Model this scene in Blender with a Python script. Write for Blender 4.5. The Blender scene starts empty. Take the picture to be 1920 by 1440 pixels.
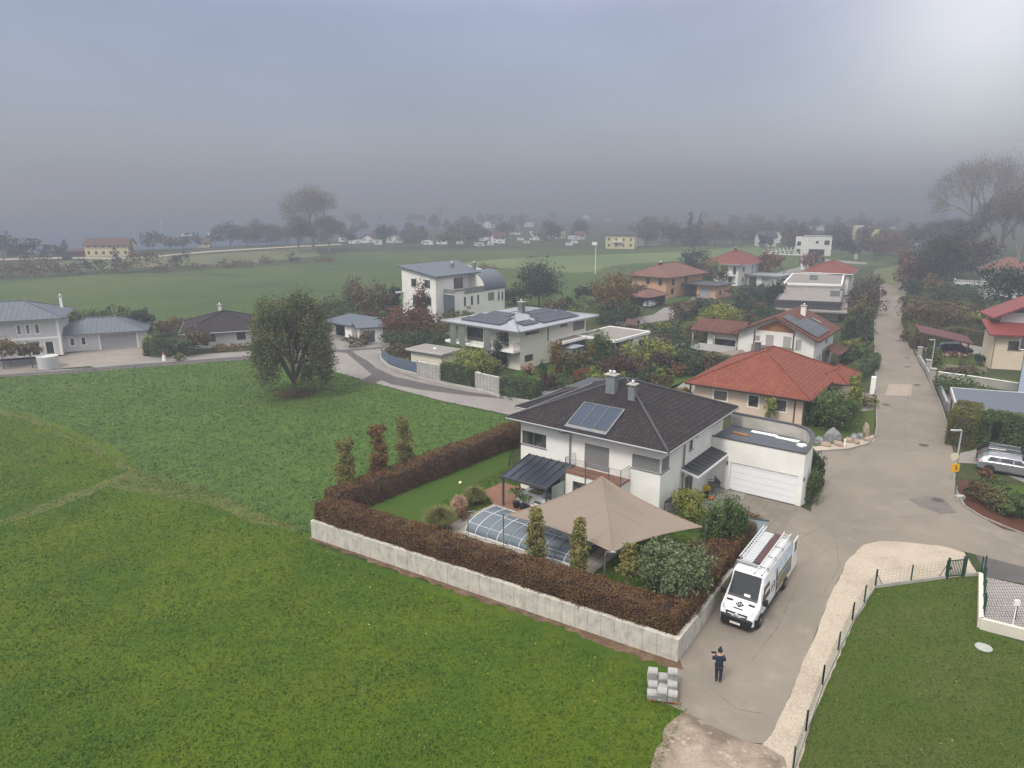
import bpy, bmesh, math, random
import numpy as np
from mathutils import Vector, Matrix
R = math.radians
sc = bpy.context.scene
COL = sc.collection
# camera, sky, sun, exposure
CAM_Z, PITCH, FPX = 21.5, R(14.4), 1333.33
cam_d = bpy.data.cameras.new("camera"); cam = bpy.data.objects.new("camera", cam_d); COL.objects.link(cam)
cam.location = (0, 0, CAM_Z); cam.rotation_euler = (R(90) - PITCH, 0, 0)
cam_d.sensor_width = 36; cam_d.lens = 25.0; cam_d.clip_start = .2; cam_d.clip_end = 9000
sc.camera = cam
SUN_EL, SUN_AZ = R(52), R(-140)            # azimuth measured from +Y towards +X
w = bpy.data.worlds.new("World"); sc.world = w; w.use_nodes = True
nt = w.node_tree; nt.nodes.clear()
def N(t, typ, **k):
    n = t.nodes.new(typ)
    for a, b in k.items():
        if a.startswith('i_'):
            n.inputs[int(a[2:])].default_value = b
        else: setattr(n, a, b)
    return n
out = N(nt, 'ShaderNodeOutputWorld')
sky = N(nt, 'ShaderNodeTexSky', sky_type='NISHITA', sun_disc=False)
sky.sun_elevation = SUN_EL; sky.sun_rotation = SUN_AZ; sky.air_density = 1.0; sky.dust_density = 3.0
bgs = N(nt, 'ShaderNodeBackground'); bgs.inputs[1].default_value = 0.05
nt.links.new(sky.outputs[0], bgs.inputs[0])
# the fog deck overhead: grey low down, bright towards the zenith, a pale glow where the sun stands behind it
tc = N(nt, 'ShaderNodeTexCoord'); sep = N(nt, 'ShaderNodeSeparateXYZ'); nt.links.new(tc.outputs['Generated'], sep.inputs[0])
ramp = N(nt, 'ShaderNodeValToRGB'); cr = ramp.color_ramp
stops = [(0.0, (.20, .21, .245)), (.06, (.195, .205, .25)), (.13, (.185, .195, .25)), (.22, (.20, .205, .285)),
         (.30, (.33, .34, .42)), (.55, (1.25, 1.22, 1.17)), (1.0, (1.8, 1.73, 1.63))]
while len(cr.elements) < len(stops): cr.elements.new(.5)
for e, (p, c) in zip(cr.elements, stops): e.position = p; e.color = (*c, 1)
nz = N(nt, 'ShaderNodeTexNoise'); nz.inputs['Scale'].default_value = 2.6; nz.inputs['Detail'].default_value = 3
mp = N(nt, 'ShaderNodeMapping'); mp.inputs['Scale'].default_value = (1, 1, 2.2)
nt.links.new(tc.outputs['Generated'], mp.inputs[0]); nt.links.new(mp.outputs[0], nz.inputs['Vector'])
ma = N(nt, 'ShaderNodeMath', operation='MULTIPLY_ADD'); ma.inputs[1].default_value = .14; nt.links.new(nz.outputs[0], ma.inputs[0])
sb = N(nt, 'ShaderNodeMath', operation='SUBTRACT'); sb.inputs[1].default_value = .07; nt.links.new(sep.outputs[2], sb.inputs[0])
nt.links.new(sb.outputs[0], ma.inputs[2]); nt.links.new(ma.outputs[0], ramp.inputs[0])
GD = Vector((900 / 1333.33, math.cos(PITCH) + .53 * math.sin(PITCH), -math.sin(PITCH) + .53 * math.cos(PITCH))).normalized()
dot = N(nt, 'ShaderNodeVectorMath', operation='DOT_PRODUCT'); dot.inputs[1].default_value = GD
nrm = N(nt, 'ShaderNodeVectorMath', operation='NORMALIZE'); nt.links.new(tc.outputs['Generated'], nrm.inputs[0])
nt.links.new(nrm.outputs[0], dot.inputs[0])
mr = N(nt, 'ShaderNodeMath', operation='MAXIMUM'); mr.inputs[1].default_value = 0; nt.links.new(dot.outputs['Value'], mr.inputs[0])
nz2 = N(nt, 'ShaderNodeTexNoise'); nz2.inputs['Scale'].default_value = 3.2; nz2.inputs['Detail'].default_value = 5; nz2.inputs['Roughness'].default_value = .55; nt.links.new(mp.outputs[0], nz2.inputs['Vector'])
mr2 = N(nt, 'ShaderNodeMapRange'); mr2.inputs[1].default_value = .3; mr2.inputs[2].default_value = .7; mr2.inputs[3].default_value = .86; mr2.inputs[4].default_value = 1.14; nt.links.new(nz2.outputs[0], mr2.inputs[0])
scl = N(nt, 'ShaderNodeVectorMath', operation='SCALE'); nt.links.new(ramp.outputs[0], scl.inputs[0]); nt.links.new(mr2.outputs[0], scl.inputs['Scale'])
prev = scl.outputs[0]
for ex, gc_ in ((130, (.38, .35, .30)), (14, (.09, .08, .06))):
    pw = N(nt, 'ShaderNodeMath', operation='POWER'); pw.inputs[1].default_value = ex; nt.links.new(mr.outputs[0], pw.inputs[0])
    gl = N(nt, 'ShaderNodeMix', data_type='RGBA', blend_type='ADD'); gl.inputs[7].default_value = (*gc_, 1)
    nt.links.new(pw.outputs[0], gl.inputs[0]); nt.links.new(prev, gl.inputs[6]); prev = gl.outputs[2]
bgf = N(nt, 'ShaderNodeBackground'); bgf.inputs[1].default_value = 1.0; nt.links.new(gl.outputs[2], bgf.inputs[0])
ads = N(nt, 'ShaderNodeAddShader'); nt.links.new(bgs.outputs[0], ads.inputs[0]); nt.links.new(bgf.outputs[0], ads.inputs[1])
nt.links.new(ads.outputs[0], out.inputs[0])
sd = bpy.data.lights.new("sun", 'SUN'); sd.energy = 2.3; sd.angle = R(14); sd.color = (1, .95, .87)
sun = bpy.data.objects.new("sun", sd); COL.objects.link(sun)
sdir = Vector((math.sin(SUN_AZ) * math.cos(SUN_EL), math.cos(SUN_AZ) * math.cos(SUN_EL), math.sin(SUN_EL)))
sun.rotation_euler = sdir.to_track_quat('Z', 'Y').to_euler(); sun.location = (0, 0, 100)
sc.view_settings.view_transform = 'Standard'; sc.view_settings.look = 'None'; sc.view_settings.gamma = 1
sc.view_settings.exposure = 0.24
sc.cycles.volume_bounces = 0; sc.cycles.max_bounces = 6; sc.cycles.transparent_max_bounces = 8
sc.cycles.use_denoising = True

# terrain: level village, meadow and lane falling to -1 m in the south
VX, VY = math.sin(R(36)), math.cos(R(36)); UX, UY = math.cos(R(36)), -math.sin(R(36))
KN = [29 + 2 * i for i in range(11)]
def hw(wv):
    t = min(1, max(0, (wv - 29) / 20.)); return -1.0 * (1 - t * t * (3 - 2 * t))
def H0(x, y):
    wv = x * VX + y * VY
    if wv <= KN[0]: return -1.0
    if wv >= KN[-1]: return 0.0
    i = int((wv - 29) // 2); f = (wv - KN[i]) / 2
    return hw(KN[i]) * (1 - f) + hw(KN[i + 1]) * f
def ray(px, py):
    a = (px - 960) / FPX; b = (720 - py) / FPX
    return Vector((a, math.cos(PITCH) + b * math.sin(PITCH), -math.sin(PITCH) + b * math.cos(PITCH)))
def P(px, py, z=0.0):
    d = ray(px, py); t = (z - CAM_Z) / d.z
    return (round(d.x * t, 2), round(d.y * t, 2))
def G(px, py):
    z = -.5
    for _ in range(12): x, y = P(px, py, z); z = H0(x, y)
    return (x, y, z)

# mesh building
class MB:
    def __init__(s): s.v = []; s.f = []; s.m = []; s.cur = 0; s.M = None
    def add(s, pts, faces):
        o = len(s.v)
        if s.M is not None: pts = [tuple(s.M @ Vector(p)) for p in pts]
        s.v += [tuple(p) for p in pts]; s.f += [tuple(o + i for i in f) for f in faces]; s.m += [s.cur] * len(faces)
        return s
    def quad(s, *p): return s.add(p, [tuple(range(len(p)))])
    def box(s, x0, x1, y0, y1, z0, z1):
        return s.add([(x0, y0, z0), (x1, y0, z0), (x1, y1, z0), (x0, y1, z0), (x0, y0, z1), (x1, y0, z1), (x1, y1, z1), (x0, y1, z1)],
                     [(3, 2, 1, 0), (4, 5, 6, 7), (0, 1, 5, 4), (1, 2, 6, 5), (2, 3, 7, 6), (3, 0, 4, 7)])
    def prism(s, poly, z0, z1):
        n = len(poly)
        if sum(poly[i][0] * poly[(i + 1) % n][1] - poly[(i + 1) % n][0] * poly[i][1] for i in range(n)) < 0: poly = poly[::-1]
        b = [(x, y, z0) for x, y in poly]; t = [(x, y, z1) for x, y in poly]
        return s.add(b + t, [tuple(range(n - 1, -1, -1)), tuple(range(n, 2 * n))] + [(i, (i + 1) % n, n + (i + 1) % n, n + i) for i in range(n)])
    def tube(s, p, q, r, r2=None, n=8, cap=True):
        p = Vector(p); q = Vector(q); d = (q - p)
        if d.length < 1e-6: return s
        d.normalize(); a = d.orthogonal().normalized(); b = d.cross(a); r2 = r if r2 is None else r2
        ps = [p + (a * math.cos(t) + b * math.sin(t)) * r for t in [2 * math.pi * i / n for i in range(n)]]
        qs = [q + (a * math.cos(t) + b * math.sin(t)) * r2 for t in [2 * math.pi * i / n for i in range(n)]]
        fs = [(i, (i + 1) % n, n + (i + 1) % n, n + i) for i in range(n)]
        if cap: fs += [tuple(range(n - 1, -1, -1)), tuple(range(n, 2 * n))]
        return s.add(ps + qs, fs)
    def path(s, pts, r, n=6):
        for a, b in zip(pts, pts[1:]): s.tube(a, b, r, n=n)
        return s
    def bar(s, p, q, wd, ht):            # box beam between two points, width horizontal, height vertical
        p = Vector(p); q = Vector(q); d = (q - p).normalized(); sd_ = d.cross(Vector((0, 0, 1)))
        if sd_.length < .01: sd_ = Vector((1, 0, 0))
        sd_.normalize(); up = sd_.cross(d)
        c = [(-1, -1), (1, -1), (1, 1), (-1, 1)]
        ps = [p + sd_ * a * wd / 2 + up * b * ht / 2 for a, b in c] + [q + sd_ * a * wd / 2 + up * b * ht / 2 for a, b in c]
        return s.add(ps, [(3, 2, 1, 0), (4, 5, 6, 7), (0, 1, 5, 4), (1, 2, 6, 5), (2, 3, 7, 6), (3, 0, 4, 7)])
    def lathe(s, cx, cy, prof, n=16):
        ps = []; fs = []
        for (r, z) in prof: ps += [(cx + r * math.cos(2 * math.pi * i / n), cy + r * math.sin(2 * math.pi * i / n), z) for i in range(n)]
        for k in range(len(prof) - 1): fs += [(k * n + i, k * n + (i + 1) % n, (k + 1) * n + (i + 1) % n, (k + 1) * n + i) for i in range(n)]
        fs += [tuple(range(n - 1, -1, -1)), tuple((len(prof) - 1) * n + i for i in range(n))]
        return s.add(ps, fs)
    def ball(s, c, r, rz=None, n=10, m=6):
        rz = rz or r
        return s.lathe(c[0], c[1], [(max(.001, r * math.sin(math.pi * k / m)), c[2] - rz * math.cos(math.pi * k / m)) for k in range(m + 1)], n)
    def build(s, name, mat, parent=None, smooth=False, bevel=0):
        me = bpy.data.meshes.new(name); me.from_pydata(s.v, [], s.f)
        mats = mat if isinstance(mat, (list, tuple)) else [mat]
        for m_ in mats: me.materials.append(m_)
        if len(mats) > 1: me.polygons.foreach_set('material_index', s.m)
        uv = me.uv_layers.new(name='UVMap'); 
        Z = Vector((0, 0, 1)); data = uv.data
        for p in me.polygons:
            n_ = p.normal; t = Z.cross(n_)
            if t.length < .02: t = Vector((1, 0, 0)); v_ = Vector((0, 1, 0))
            else: t.normalize(); v_ = n_.cross(t)
            for li in p.loop_indices:
                co = me.vertices[me.loops[li].vertex_index].co
                data[li].uv = (co.dot(t), co.dot(v_))
        if smooth: me.polygons.foreach_set('use_smooth', [True] * len(me.polygons))
        o = bpy.data.objects.new(name, me); COL.objects.link(o)
        if parent: o.parent = parent
        if bevel:
            b = o.modifiers.new('bevel', 'BEVEL'); b.width = bevel; b.segments = 2; b.limit_method = 'ANGLE'; b.angle_limit = R(35)
        return o
def tag(o, label=None, cat=None, group=None, kind=None):
    if label: o['label'] = label
    if cat: o['category'] = cat
    if group: o['group'] = group
    if kind: o['kind'] = kind
    return o
def thing(name, label, cat, loc=(0, 0, 0), rz=0, group=None):
    o = bpy.data.objects.new(name, None); COL.objects.link(o); o.location = loc; o.rotation_euler = (0, 0, rz)
    o.empty_display_size = .3
    return tag(o, label, cat, group)
def kids(o): return [c for c in COL.objects if c.parent == o]
def copy_tree(o, loc=None, rz=None, label=None, scale=None, par=None):
    c = o.copy(); COL.objects.link(c)
    if par: c.parent = par
    if loc: c.location = loc
    if rz is not None: c.rotation_euler = (0, 0, rz)
    if scale: c.scale = (scale,) * 3 if not isinstance(scale, tuple) else scale
    if label: c['label'] = label
    for ch in list(o.children): copy_tree(ch, par=c)
    return c

# materials
MATS = {}
def mat(name, col, rough=.7, metal=0, col2=None, scale=3., detail=4, bump=0, bscale=None, spec=.35, mix=(.35, .65), coord='Object'):
    if name in MATS: return MATS[name]
    m = bpy.data.materials.new(name); m.use_nodes = True; t = m.node_tree; p = t.nodes['Principled BSDF']
    p.inputs['Roughness'].default_value = rough; p.inputs['Metallic'].default_value = metal
    p.inputs['Specular IOR Level'].default_value = spec
    p.inputs['Base Color'].default_value = (*col, 1)
    c = N(t, 'ShaderNodeTexCoord')
    if col2:
        n = N(t, 'ShaderNodeTexNoise'); n.inputs['Scale'].default_value = scale; n.inputs['Detail'].default_value = detail
        t.links.new(c.outputs[coord], n.inputs['Vector'])
        r = N(t, 'ShaderNodeMapRange'); r.inputs[1].default_value = mix[0]; r.inputs[2].default_value = mix[1]
        t.links.new(n.outputs[0], r.inputs[0])
        x = N(t, 'ShaderNodeMix', data_type='RGBA'); x.inputs[6].default_value = (*col, 1); x.inputs[7].default_value = (*col2, 1)
        t.links.new(r.outputs[0], x.inputs[0]); t.links.new(x.outputs[2], p.inputs['Base Color'])
    if bump:
        n = N(t, 'ShaderNodeTexNoise'); n.inputs['Scale'].default_value = bscale or scale; n.inputs['Detail'].default_value = 4
        t.links.new(c.outputs[coord], n.inputs['Vector'])
        b = N(t, 'ShaderNodeBump'); b.inputs['Strength'].default_value = 1; b.inputs['Distance'].default_value = bump
        t.links.new(n.outputs[0], b.inputs['Height']); t.links.new(b.outputs[0], p.inputs['Normal'])
    MATS[name] = m; return m
def leafmat(name, cols, rough=.75):
    m = bpy.data.materials.new(name); m.use_nodes = True; t = m.node_tree; p = t.nodes['Principled BSDF']
    p.inputs['Roughness'].default_value = rough; p.inputs['Specular IOR Level'].default_value = .2
    g = N(t, 'ShaderNodeNewGeometry'); c = N(t, 'ShaderNodeTexCoord')
    n = N(t, 'ShaderNodeTexNoise'); n.inputs['Scale'].default_value = .9; n.inputs['Detail'].default_value = 2; t.links.new(c.outputs['Object'], n.inputs['Vector'])
    a = N(t, 'ShaderNodeMath', operation='MULTIPLY_ADD'); a.inputs[1].default_value = .62; t.links.new(g.outputs['Random Per Island'], a.inputs[0])
    b = N(t, 'ShaderNodeMath', operation='MULTIPLY_ADD'); b.inputs[1].default_value = 1.5; b.inputs[2].default_value = -.55; t.links.new(n.outputs[0], b.inputs[0])
    t.links.new(b.outputs[0], a.inputs[2])
    r = N(t, 'ShaderNodeValToRGB'); cr = r.color_ramp
    while len(cr.elements) < len(cols): cr.elements.new(.5)
    for i, (e, cc) in enumerate(zip(cr.elements, cols)): e.position = i / (len(cols) - 1); e.color = (*cc, 1)
    t.links.new(a.outputs[0], r.inputs[0]); t.links.new(r.outputs[0], p.inputs['Base Color'])
    MATS[name] = m; return m
def tilemat(name, c1, c2, cm, bw=.3, rh=.36, bump=.03, spots=0):
    m = bpy.data.materials.new(name); m.use_nodes = True; t = m.node_tree; p = t.nodes['Principled BSDF']
    p.inputs['Roughness'].default_value = .75; p.inputs['Specular IOR Level'].default_value = .15
    uv = N(t, 'ShaderNodeUVMap')
    b = N(t, 'ShaderNodeTexBrick'); b.offset = 0; b.inputs['Scale'].default_value = 1
    b.inputs['Brick Width'].default_value = bw; b.inputs['Row Height'].default_value = rh; b.inputs['Mortar Size'].default_value = .035
    b.inputs['Mortar Smooth'].default_value = .6; b.inputs['Bias'].default_value = -.2
    b.inputs['Color1'].default_value = (*c1, 1); b.inputs['Color2'].default_value = (*c2, 1); b.inputs['Mortar'].default_value = (*cm, 1)
    t.links.new(uv.outputs[0], b.inputs['Vector'])
    n = N(t, 'ShaderNodeTexNoise'); n.inputs['Scale'].default_value = .7; n.inputs['Detail'].default_value = 5; t.links.new(uv.outputs[0], n.inputs['Vector'])
    mr_ = N(t, 'ShaderNodeMapRange'); mr_.inputs[3].default_value = .75; mr_.inputs[4].default_value = 1.3; t.links.new(n.outputs[0], mr_.inputs[0])
    x = N(t, 'ShaderNodeVectorMath', operation='SCALE'); t.links.new(b.outputs['Color'], x.inputs[0]); t.links.new(mr_.outputs[0], x.inputs['Scale'])
    t.links.new(x.outputs[0], p.inputs['Base Color'])
    wv = N(t, 'ShaderNodeTexWave', bands_direction='X'); wv.inputs['Scale'].default_value = 2 * math.pi / bw / 20 * 1.0
    t.links.new(uv.outputs[0], wv.inputs['Vector'])
    sp = N(t, 'ShaderNodeSeparateXYZ'); t.links.new(uv.outputs[0], sp.inputs[0])
    fr = N(t, 'ShaderNodeMath', operation='DIVIDE'); fr.inputs[1].default_value = -rh; t.links.new(sp.outputs[1], fr.inputs[0])
    ff = N(t, 'ShaderNodeMath', operation='FRACT'); t.links.new(fr.outputs[0], ff.inputs[0])
    ad = N(t, 'ShaderNodeMath', operation='ADD'); t.links.new(wv.outputs['Fac'], ad.inputs[0]); t.links.new(ff.outputs[0], ad.inputs[1])
    bp = N(t, 'ShaderNodeBump'); bp.inputs['Distance'].default_value = bump; t.links.new(ad.outputs[0], bp.inputs['Height']); t.links.new(bp.outputs[0], p.inputs['Normal'])
    MATS[name] = m; return m
def linemat(name, col, colL, period=.5, width=.06, rough=.45, metal=0, axis=0, stain=.25, spec=.4):
    """sheet metal, slats or boards: one thin line every period metres"""
    m = bpy.data.materials.new(name); m.use_nodes = True; t = m.node_tree; p = t.nodes['Principled BSDF']
    p.inputs['Roughness'].default_value = rough; p.inputs['Metallic'].default_value = metal; p.inputs['Specular IOR Level'].default_value = spec
    uv = N(t, 'ShaderNodeUVMap'); sp = N(t, 'ShaderNodeSeparateXYZ'); t.links.new(uv.outputs[0], sp.inputs[0])
    d = N(t, 'ShaderNodeMath', operation='DIVIDE'); d.inputs[1].default_value = period; t.links.new(sp.outputs[axis], d.inputs[0])
    f = N(t, 'ShaderNodeMath', operation='FRACT'); t.links.new(d.outputs[0], f.inputs[0])
    l = N(t, 'ShaderNodeMath', operation='LESS_THAN'); l.inputs[1].default_value = width / period; t.links.new(f.outputs[0], l.inputs[0])
    x = N(t, 'ShaderNodeMix', data_type='RGBA'); x.inputs[6].default_value = (*col, 1); x.inputs[7].default_value = (*colL, 1)
    t.links.new(l.outputs[0], x.inputs[0])
    n = N(t, 'ShaderNodeTexNoise'); n.inputs['Scale'].default_value = 1.1; n.inputs['Detail'].default_value = 6; t.links.new(uv.outputs[0], n.inputs['Vector'])
    r = N(t, 'ShaderNodeMapRange'); r.inputs[3].default_value = 1 - stain; r.inputs[4].default_value = 1 + stain; t.links.new(n.outputs[0], r.inputs[0])
    s_ = N(t, 'ShaderNodeVectorMath', operation='SCALE'); t.links.new(x.outputs[2], s_.inputs[0]); t.links.new(r.outputs[0], s_.inputs['Scale'])
    t.links.new(s_.outputs[0], p.inputs['Base Color'])
    b = N(t, 'ShaderNodeBump'); b.inputs['Distance'].default_value = .02; t.links.new(l.outputs[0], b.inputs['Height']); t.links.new(b.outputs[0], p.inputs['Normal'])
    MATS[name] = m; return m
M_WHITE = mat('white_render', (.80, .79, .75), .85, col2=(.70, .69, .64), scale=.45, detail=7, bump=.004, bscale=30)
M_GREY_WALL = mat('grey_render', (.50, .50, .49), .85, col2=(.45, .45, .44), scale=.8)
M_CREAM = mat('cream_render', (.68, .57, .43), .85, col2=(.63, .53, .40), scale=.7)
M_PEACH = mat('peach_render', (.60, .36, .22), .85, col2=(.54, .33, .20), scale=.7)
M_PINK = mat('pale_peach_render', (.68, .55, .44), .85, col2=(.62, .50, .40), scale=.7)
M_VILLA = linemat('grey_clapboard', (.60, .60, .60), (.48, .48, .48), .22, .02, .7, axis=1, stain=.06)
M_YELL = mat('yellow_render', (.68, .60, .36), .85, col2=(.62, .55, .33), scale=.7)
M_TRIM = mat('white_trim', (.82, .82, .80), .6)
M_ALU = mat('grey_aluminium', (.13, .135, .14), .5)
M_STEEL = mat('brushed_steel', (.45, .45, .46), .3, metal=.9)
M_CHROME = mat('bright_steel', (.75, .75, .75), .15, metal=1)
M_GLASS = mat('dark_window_glass', (.02, .024, .028), .08, spec=.8, col2=(.10, .105, .10), scale=1.3, mix=(.48, .66))  # paler noise patches are reflections painted into the glass colour
M_GLASS2 = mat('curtained_window_glass', (.22, .23, .23), .12, spec=.8, col2=(.08, .09, .09), scale=3)
M_BLIND = linemat('closed_grey_blind', (.24, .24, .24), (.14, .14, .14), .08, .02, .6, axis=1, stain=.05)
M_BLINDL = linemat('closed_pale_shutter', (.48, .47, .43), (.36, .35, .33), .06, .015, .7, axis=1, stain=.05)
M_BLACK = mat('black_plastic', (.015, .015, .017), .5)
M_DGREY = mat('anthracite_metal', (.055, .058, .065), .5)
M_ANTH = linemat('anthracite_standing_seam', (.05, .053, .06), (.025, .026, .03), .5, .05, .42, stain=.2)
M_SEAMB = linemat('blue_grey_standing_seam', (.085, .105, .13), (.05, .063, .08), .62, .06, .42, stain=.3)
M_SEAML = linemat('pale_grey_standing_seam', (.30, .32, .35), (.17, .18, .2), .6, .07, .4, stain=.25)
M_TILED = tilemat('dark_roof_tiles', (.028, .023, .025), (.043, .035, .036), (.010, .009, .010), .3, .36)
M_TILER = tilemat('red_roof_tiles', (.195, .056, .036), (.25, .082, .052), (.09, .028, .02), .3, .4)
M_TILEB = tilemat('brown_roof_tiles', (.115, .050, .038), (.155, .072, .055), (.05, .022, .018), .3, .4)
M_TILEP = tilemat('weathered_brown_tiles', (.17, .085, .065), (.25, .135, .105), (.08, .04, .03), .3, .4)
M_TILEM = tilemat('dull_red_tiles', (.19, .06, .046), (.24, .08, .06), (.10, .03, .024), .3, .4)
M_WOOD = linemat('oiled_wood_boards', (.33, .15, .06), (.16, .07, .03), .16, .02, .6, stain=.35)
M_BROWNW = linemat('dark_brown_boards', (.10, .045, .028), (.05, .022, .015), .18, .02, .7, axis=1, stain=.25)
M_CONC = mat('concrete', (.42, .40, .36), .9, col2=(.32, .31, .28), scale=1.2, detail=8, bump=.006, bscale=12)
M_GRAVROOF = mat('gravel_roof', (.28, .255, .23), .95, col2=(.20, .185, .17), scale=14, detail=8, bump=.02, bscale=20)
M_TRUNK = mat('bark', (.10, .075, .055), .9, col2=(.16, .13, .10), scale=9, bump=.01)
M_TRUNKL = mat('pale_bark', (.28, .25, .20), .9, col2=(.20, .17, .14), scale=9)
M_PV = linemat('solar_cells', (.018, .020, .028), (.05, .05, .06), .85, .03, .18, axis=0, stain=.05, spec=.6)
M_RUBBER = mat('tyre_rubber', (.02, .02, .02), .8)
M_RED = mat('red_lamp_lens', (.4, .02, .02), .3)
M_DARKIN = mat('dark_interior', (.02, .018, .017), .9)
PAL = {}
def pal(k, *c): PAL[k] = leafmat('leaves_' + k, c)
pal('dark', (0.014, 0.024, 0.014), (0.027, 0.049, 0.023), (0.046, 0.076, 0.032), (0.074, 0.108, 0.047))
pal('green', (0.025, 0.045, 0.015), (0.050, 0.084, 0.025), (0.084, 0.129, 0.039), (0.140, 0.182, 0.063))
pal('lime', (0.063, 0.091, 0.020), (0.133, 0.168, 0.034), (0.224, 0.238, 0.049), (0.322, 0.308, 0.084))
pal('olive', (0.036, 0.042, 0.017), (0.073, 0.076, 0.028), (0.123, 0.112, 0.042), (0.196, 0.147, 0.059))
pal('autumn', (.055, .042, .016), (.12, .078, .028), (.19, .125, .04), (.20, .18, .06))
pal('rust', (.06, .032, .02), (.12, .058, .034), (.18, .085, .045), (.20, .12, .06))
pal('red', (.045, .024, .016), (.085, .040, .026), (.13, .058, .036), (.10, .085, .036))
pal('purple', (.032, .020, .018), (.056, .032, .028), (.08, .045, .035), (.06, .07, .035))
pal('brown', (.05, .042, .022), (.09, .068, .034), (.135, .095, .048), (.11, .12, .05))
pal('hedge', (.062, .033, .016), (.105, .055, .026), (.15, .078, .036), (.12, .10, .04))
pal('fog', (0.055, 0.050, 0.039), (0.094, 0.083, 0.061), (0.132, 0.110, 0.083), (0.154, 0.132, 0.094))  # leaf colours greyed and lightened to imitate fog in front of far trees
pal('ever', (0.008, 0.016, 0.010), (0.016, 0.031, 0.017), (0.028, 0.046, 0.023), (0.040, 0.057, 0.030))
pal('yelhedge', (.045, .055, .014), (.085, .095, .024), (.13, .125, .034), (.17, .11, .03))
pal('pinkgrass', (0.224, 0.126, 0.084), (0.364, 0.224, 0.154), (0.476, 0.336, 0.238), (0.280, 0.140, 0.084))
pal('sedge', (.07, .085, .03), (.12, .13, .045), (.18, .17, .06), (.2, .15, .07))
pal('slim', (.09, .10, .03), (.15, .155, .05), (.21, .19, .065), (.24, .16, .065))
pal('sage', (.05, .075, .035), (.09, .12, .055), (.13, .16, .08), (.18, .2, .11))
# vegetation
RNG = np.random.default_rng(7)
def cards(name, C, Nrm, size, material, parent=None, spread=.8, aspect=.6, mats=None, extra=None):
    """many leaf-sized four-cornered faces; C centres, Nrm outward directions, size leaf length"""
    n = len(C); rng = RNG
    d = Nrm + rng.normal(size=(n, 3)) * spread; d /= np.linalg.norm(d, axis=1)[:, None] + 1e-9
    r = rng.normal(size=(n, 3)); t1 = np.cross(d, r); t1 /= np.linalg.norm(t1, axis=1)[:, None] + 1e-9
    t2 = np.cross(d, t1); s = (size * rng.uniform(.6, 1.35, n))[:, None] * .5
    V = np.stack([C - t1 * s, C + t2 * s * aspect, C + t1 * s, C - t2 * s * aspect], 1).reshape(-1, 3)
    ev = np.zeros((0, 3)); ef = []
    if extra is not None: ev = np.array(extra.v, float).reshape(-1, 3); ef = extra.f
    me = bpy.data.meshes.new(name); tot = len(V) + len(ev); me.vertices.add(tot)
    me.vertices.foreach_set('co', np.concatenate([V, ev]).astype(np.float32).ravel())
    el = [i + len(V) for f in ef for i in f]; nl = n * 4 + len(el)
    me.loops.add(nl); me.loops.foreach_set('vertex_index', np.concatenate([np.arange(n * 4), np.array(el, int)]).astype(np.int32))
    ls = np.concatenate([np.arange(n) * 4, n * 4 + np.cumsum([0] + [len(f) for f in ef])[:-1]]).astype(np.int32) if ef else (np.arange(n) * 4).astype(np.int32)
    me.polygons.add(n + len(ef)); me.polygons.foreach_set('loop_start', ls)
    me.materials.append(material)
    if ef:
        me.materials.append(mats or M_DARKIN); me.polygons.foreach_set('material_index', [0] * n + [1] * len(ef))
    me.update(calc_edges=True)
    o = bpy.data.objects.new(name, me); COL.objects.link(o)
    if parent: o.parent = parent
    return o
def clump_pts(n, shape, rng, k=None, irr=.22):
    """points through a crown of many small clumps. shape: list of (cx,cy,cz,rx,ry,rz)"""
    Cs = []; Ns = []
    vol = np.array([s[3] * s[4] * s[5] for s in shape]) ** .67; vol /= vol.sum()
    for s, f in zip(shape, vol):
        m = max(8, int(n * f)); kk = k or max(10, int(m / 34))
        d = rng.normal(size=(kk, 3)); d /= np.linalg.norm(d, axis=1)[:, None]
        rr = rng.uniform(.1, 1, kk) ** .4 * .88 * (1 + np.clip(rng.normal(size=kk) * irr * .5, -.3, .14)); cc = d * rr[:, None]
        cr_ = rng.uniform(.2, .42, kk)
        idx = rng.integers(0, kk, m); q = rng.normal(size=(m, 3)); q /= np.linalg.norm(q, axis=1)[:, None]
        p = cc[idx] + q * (cr_[idx] * rng.uniform(.4, 1, m) ** .5)[:, None]
        nn = q * .8 + cc[idx]
        Cs.append(p * np.array(s[3:6]) + np.array(s[:3])); Ns.append(nn / np.array(s[3:6]) * np.mean(s[3:6]))
    C = np.concatenate(Cs); Nn = np.concatenate(Ns); Nn /= np.linalg.norm(Nn, axis=1)[:, None] + 1e-9
    return C, Nn
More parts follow.
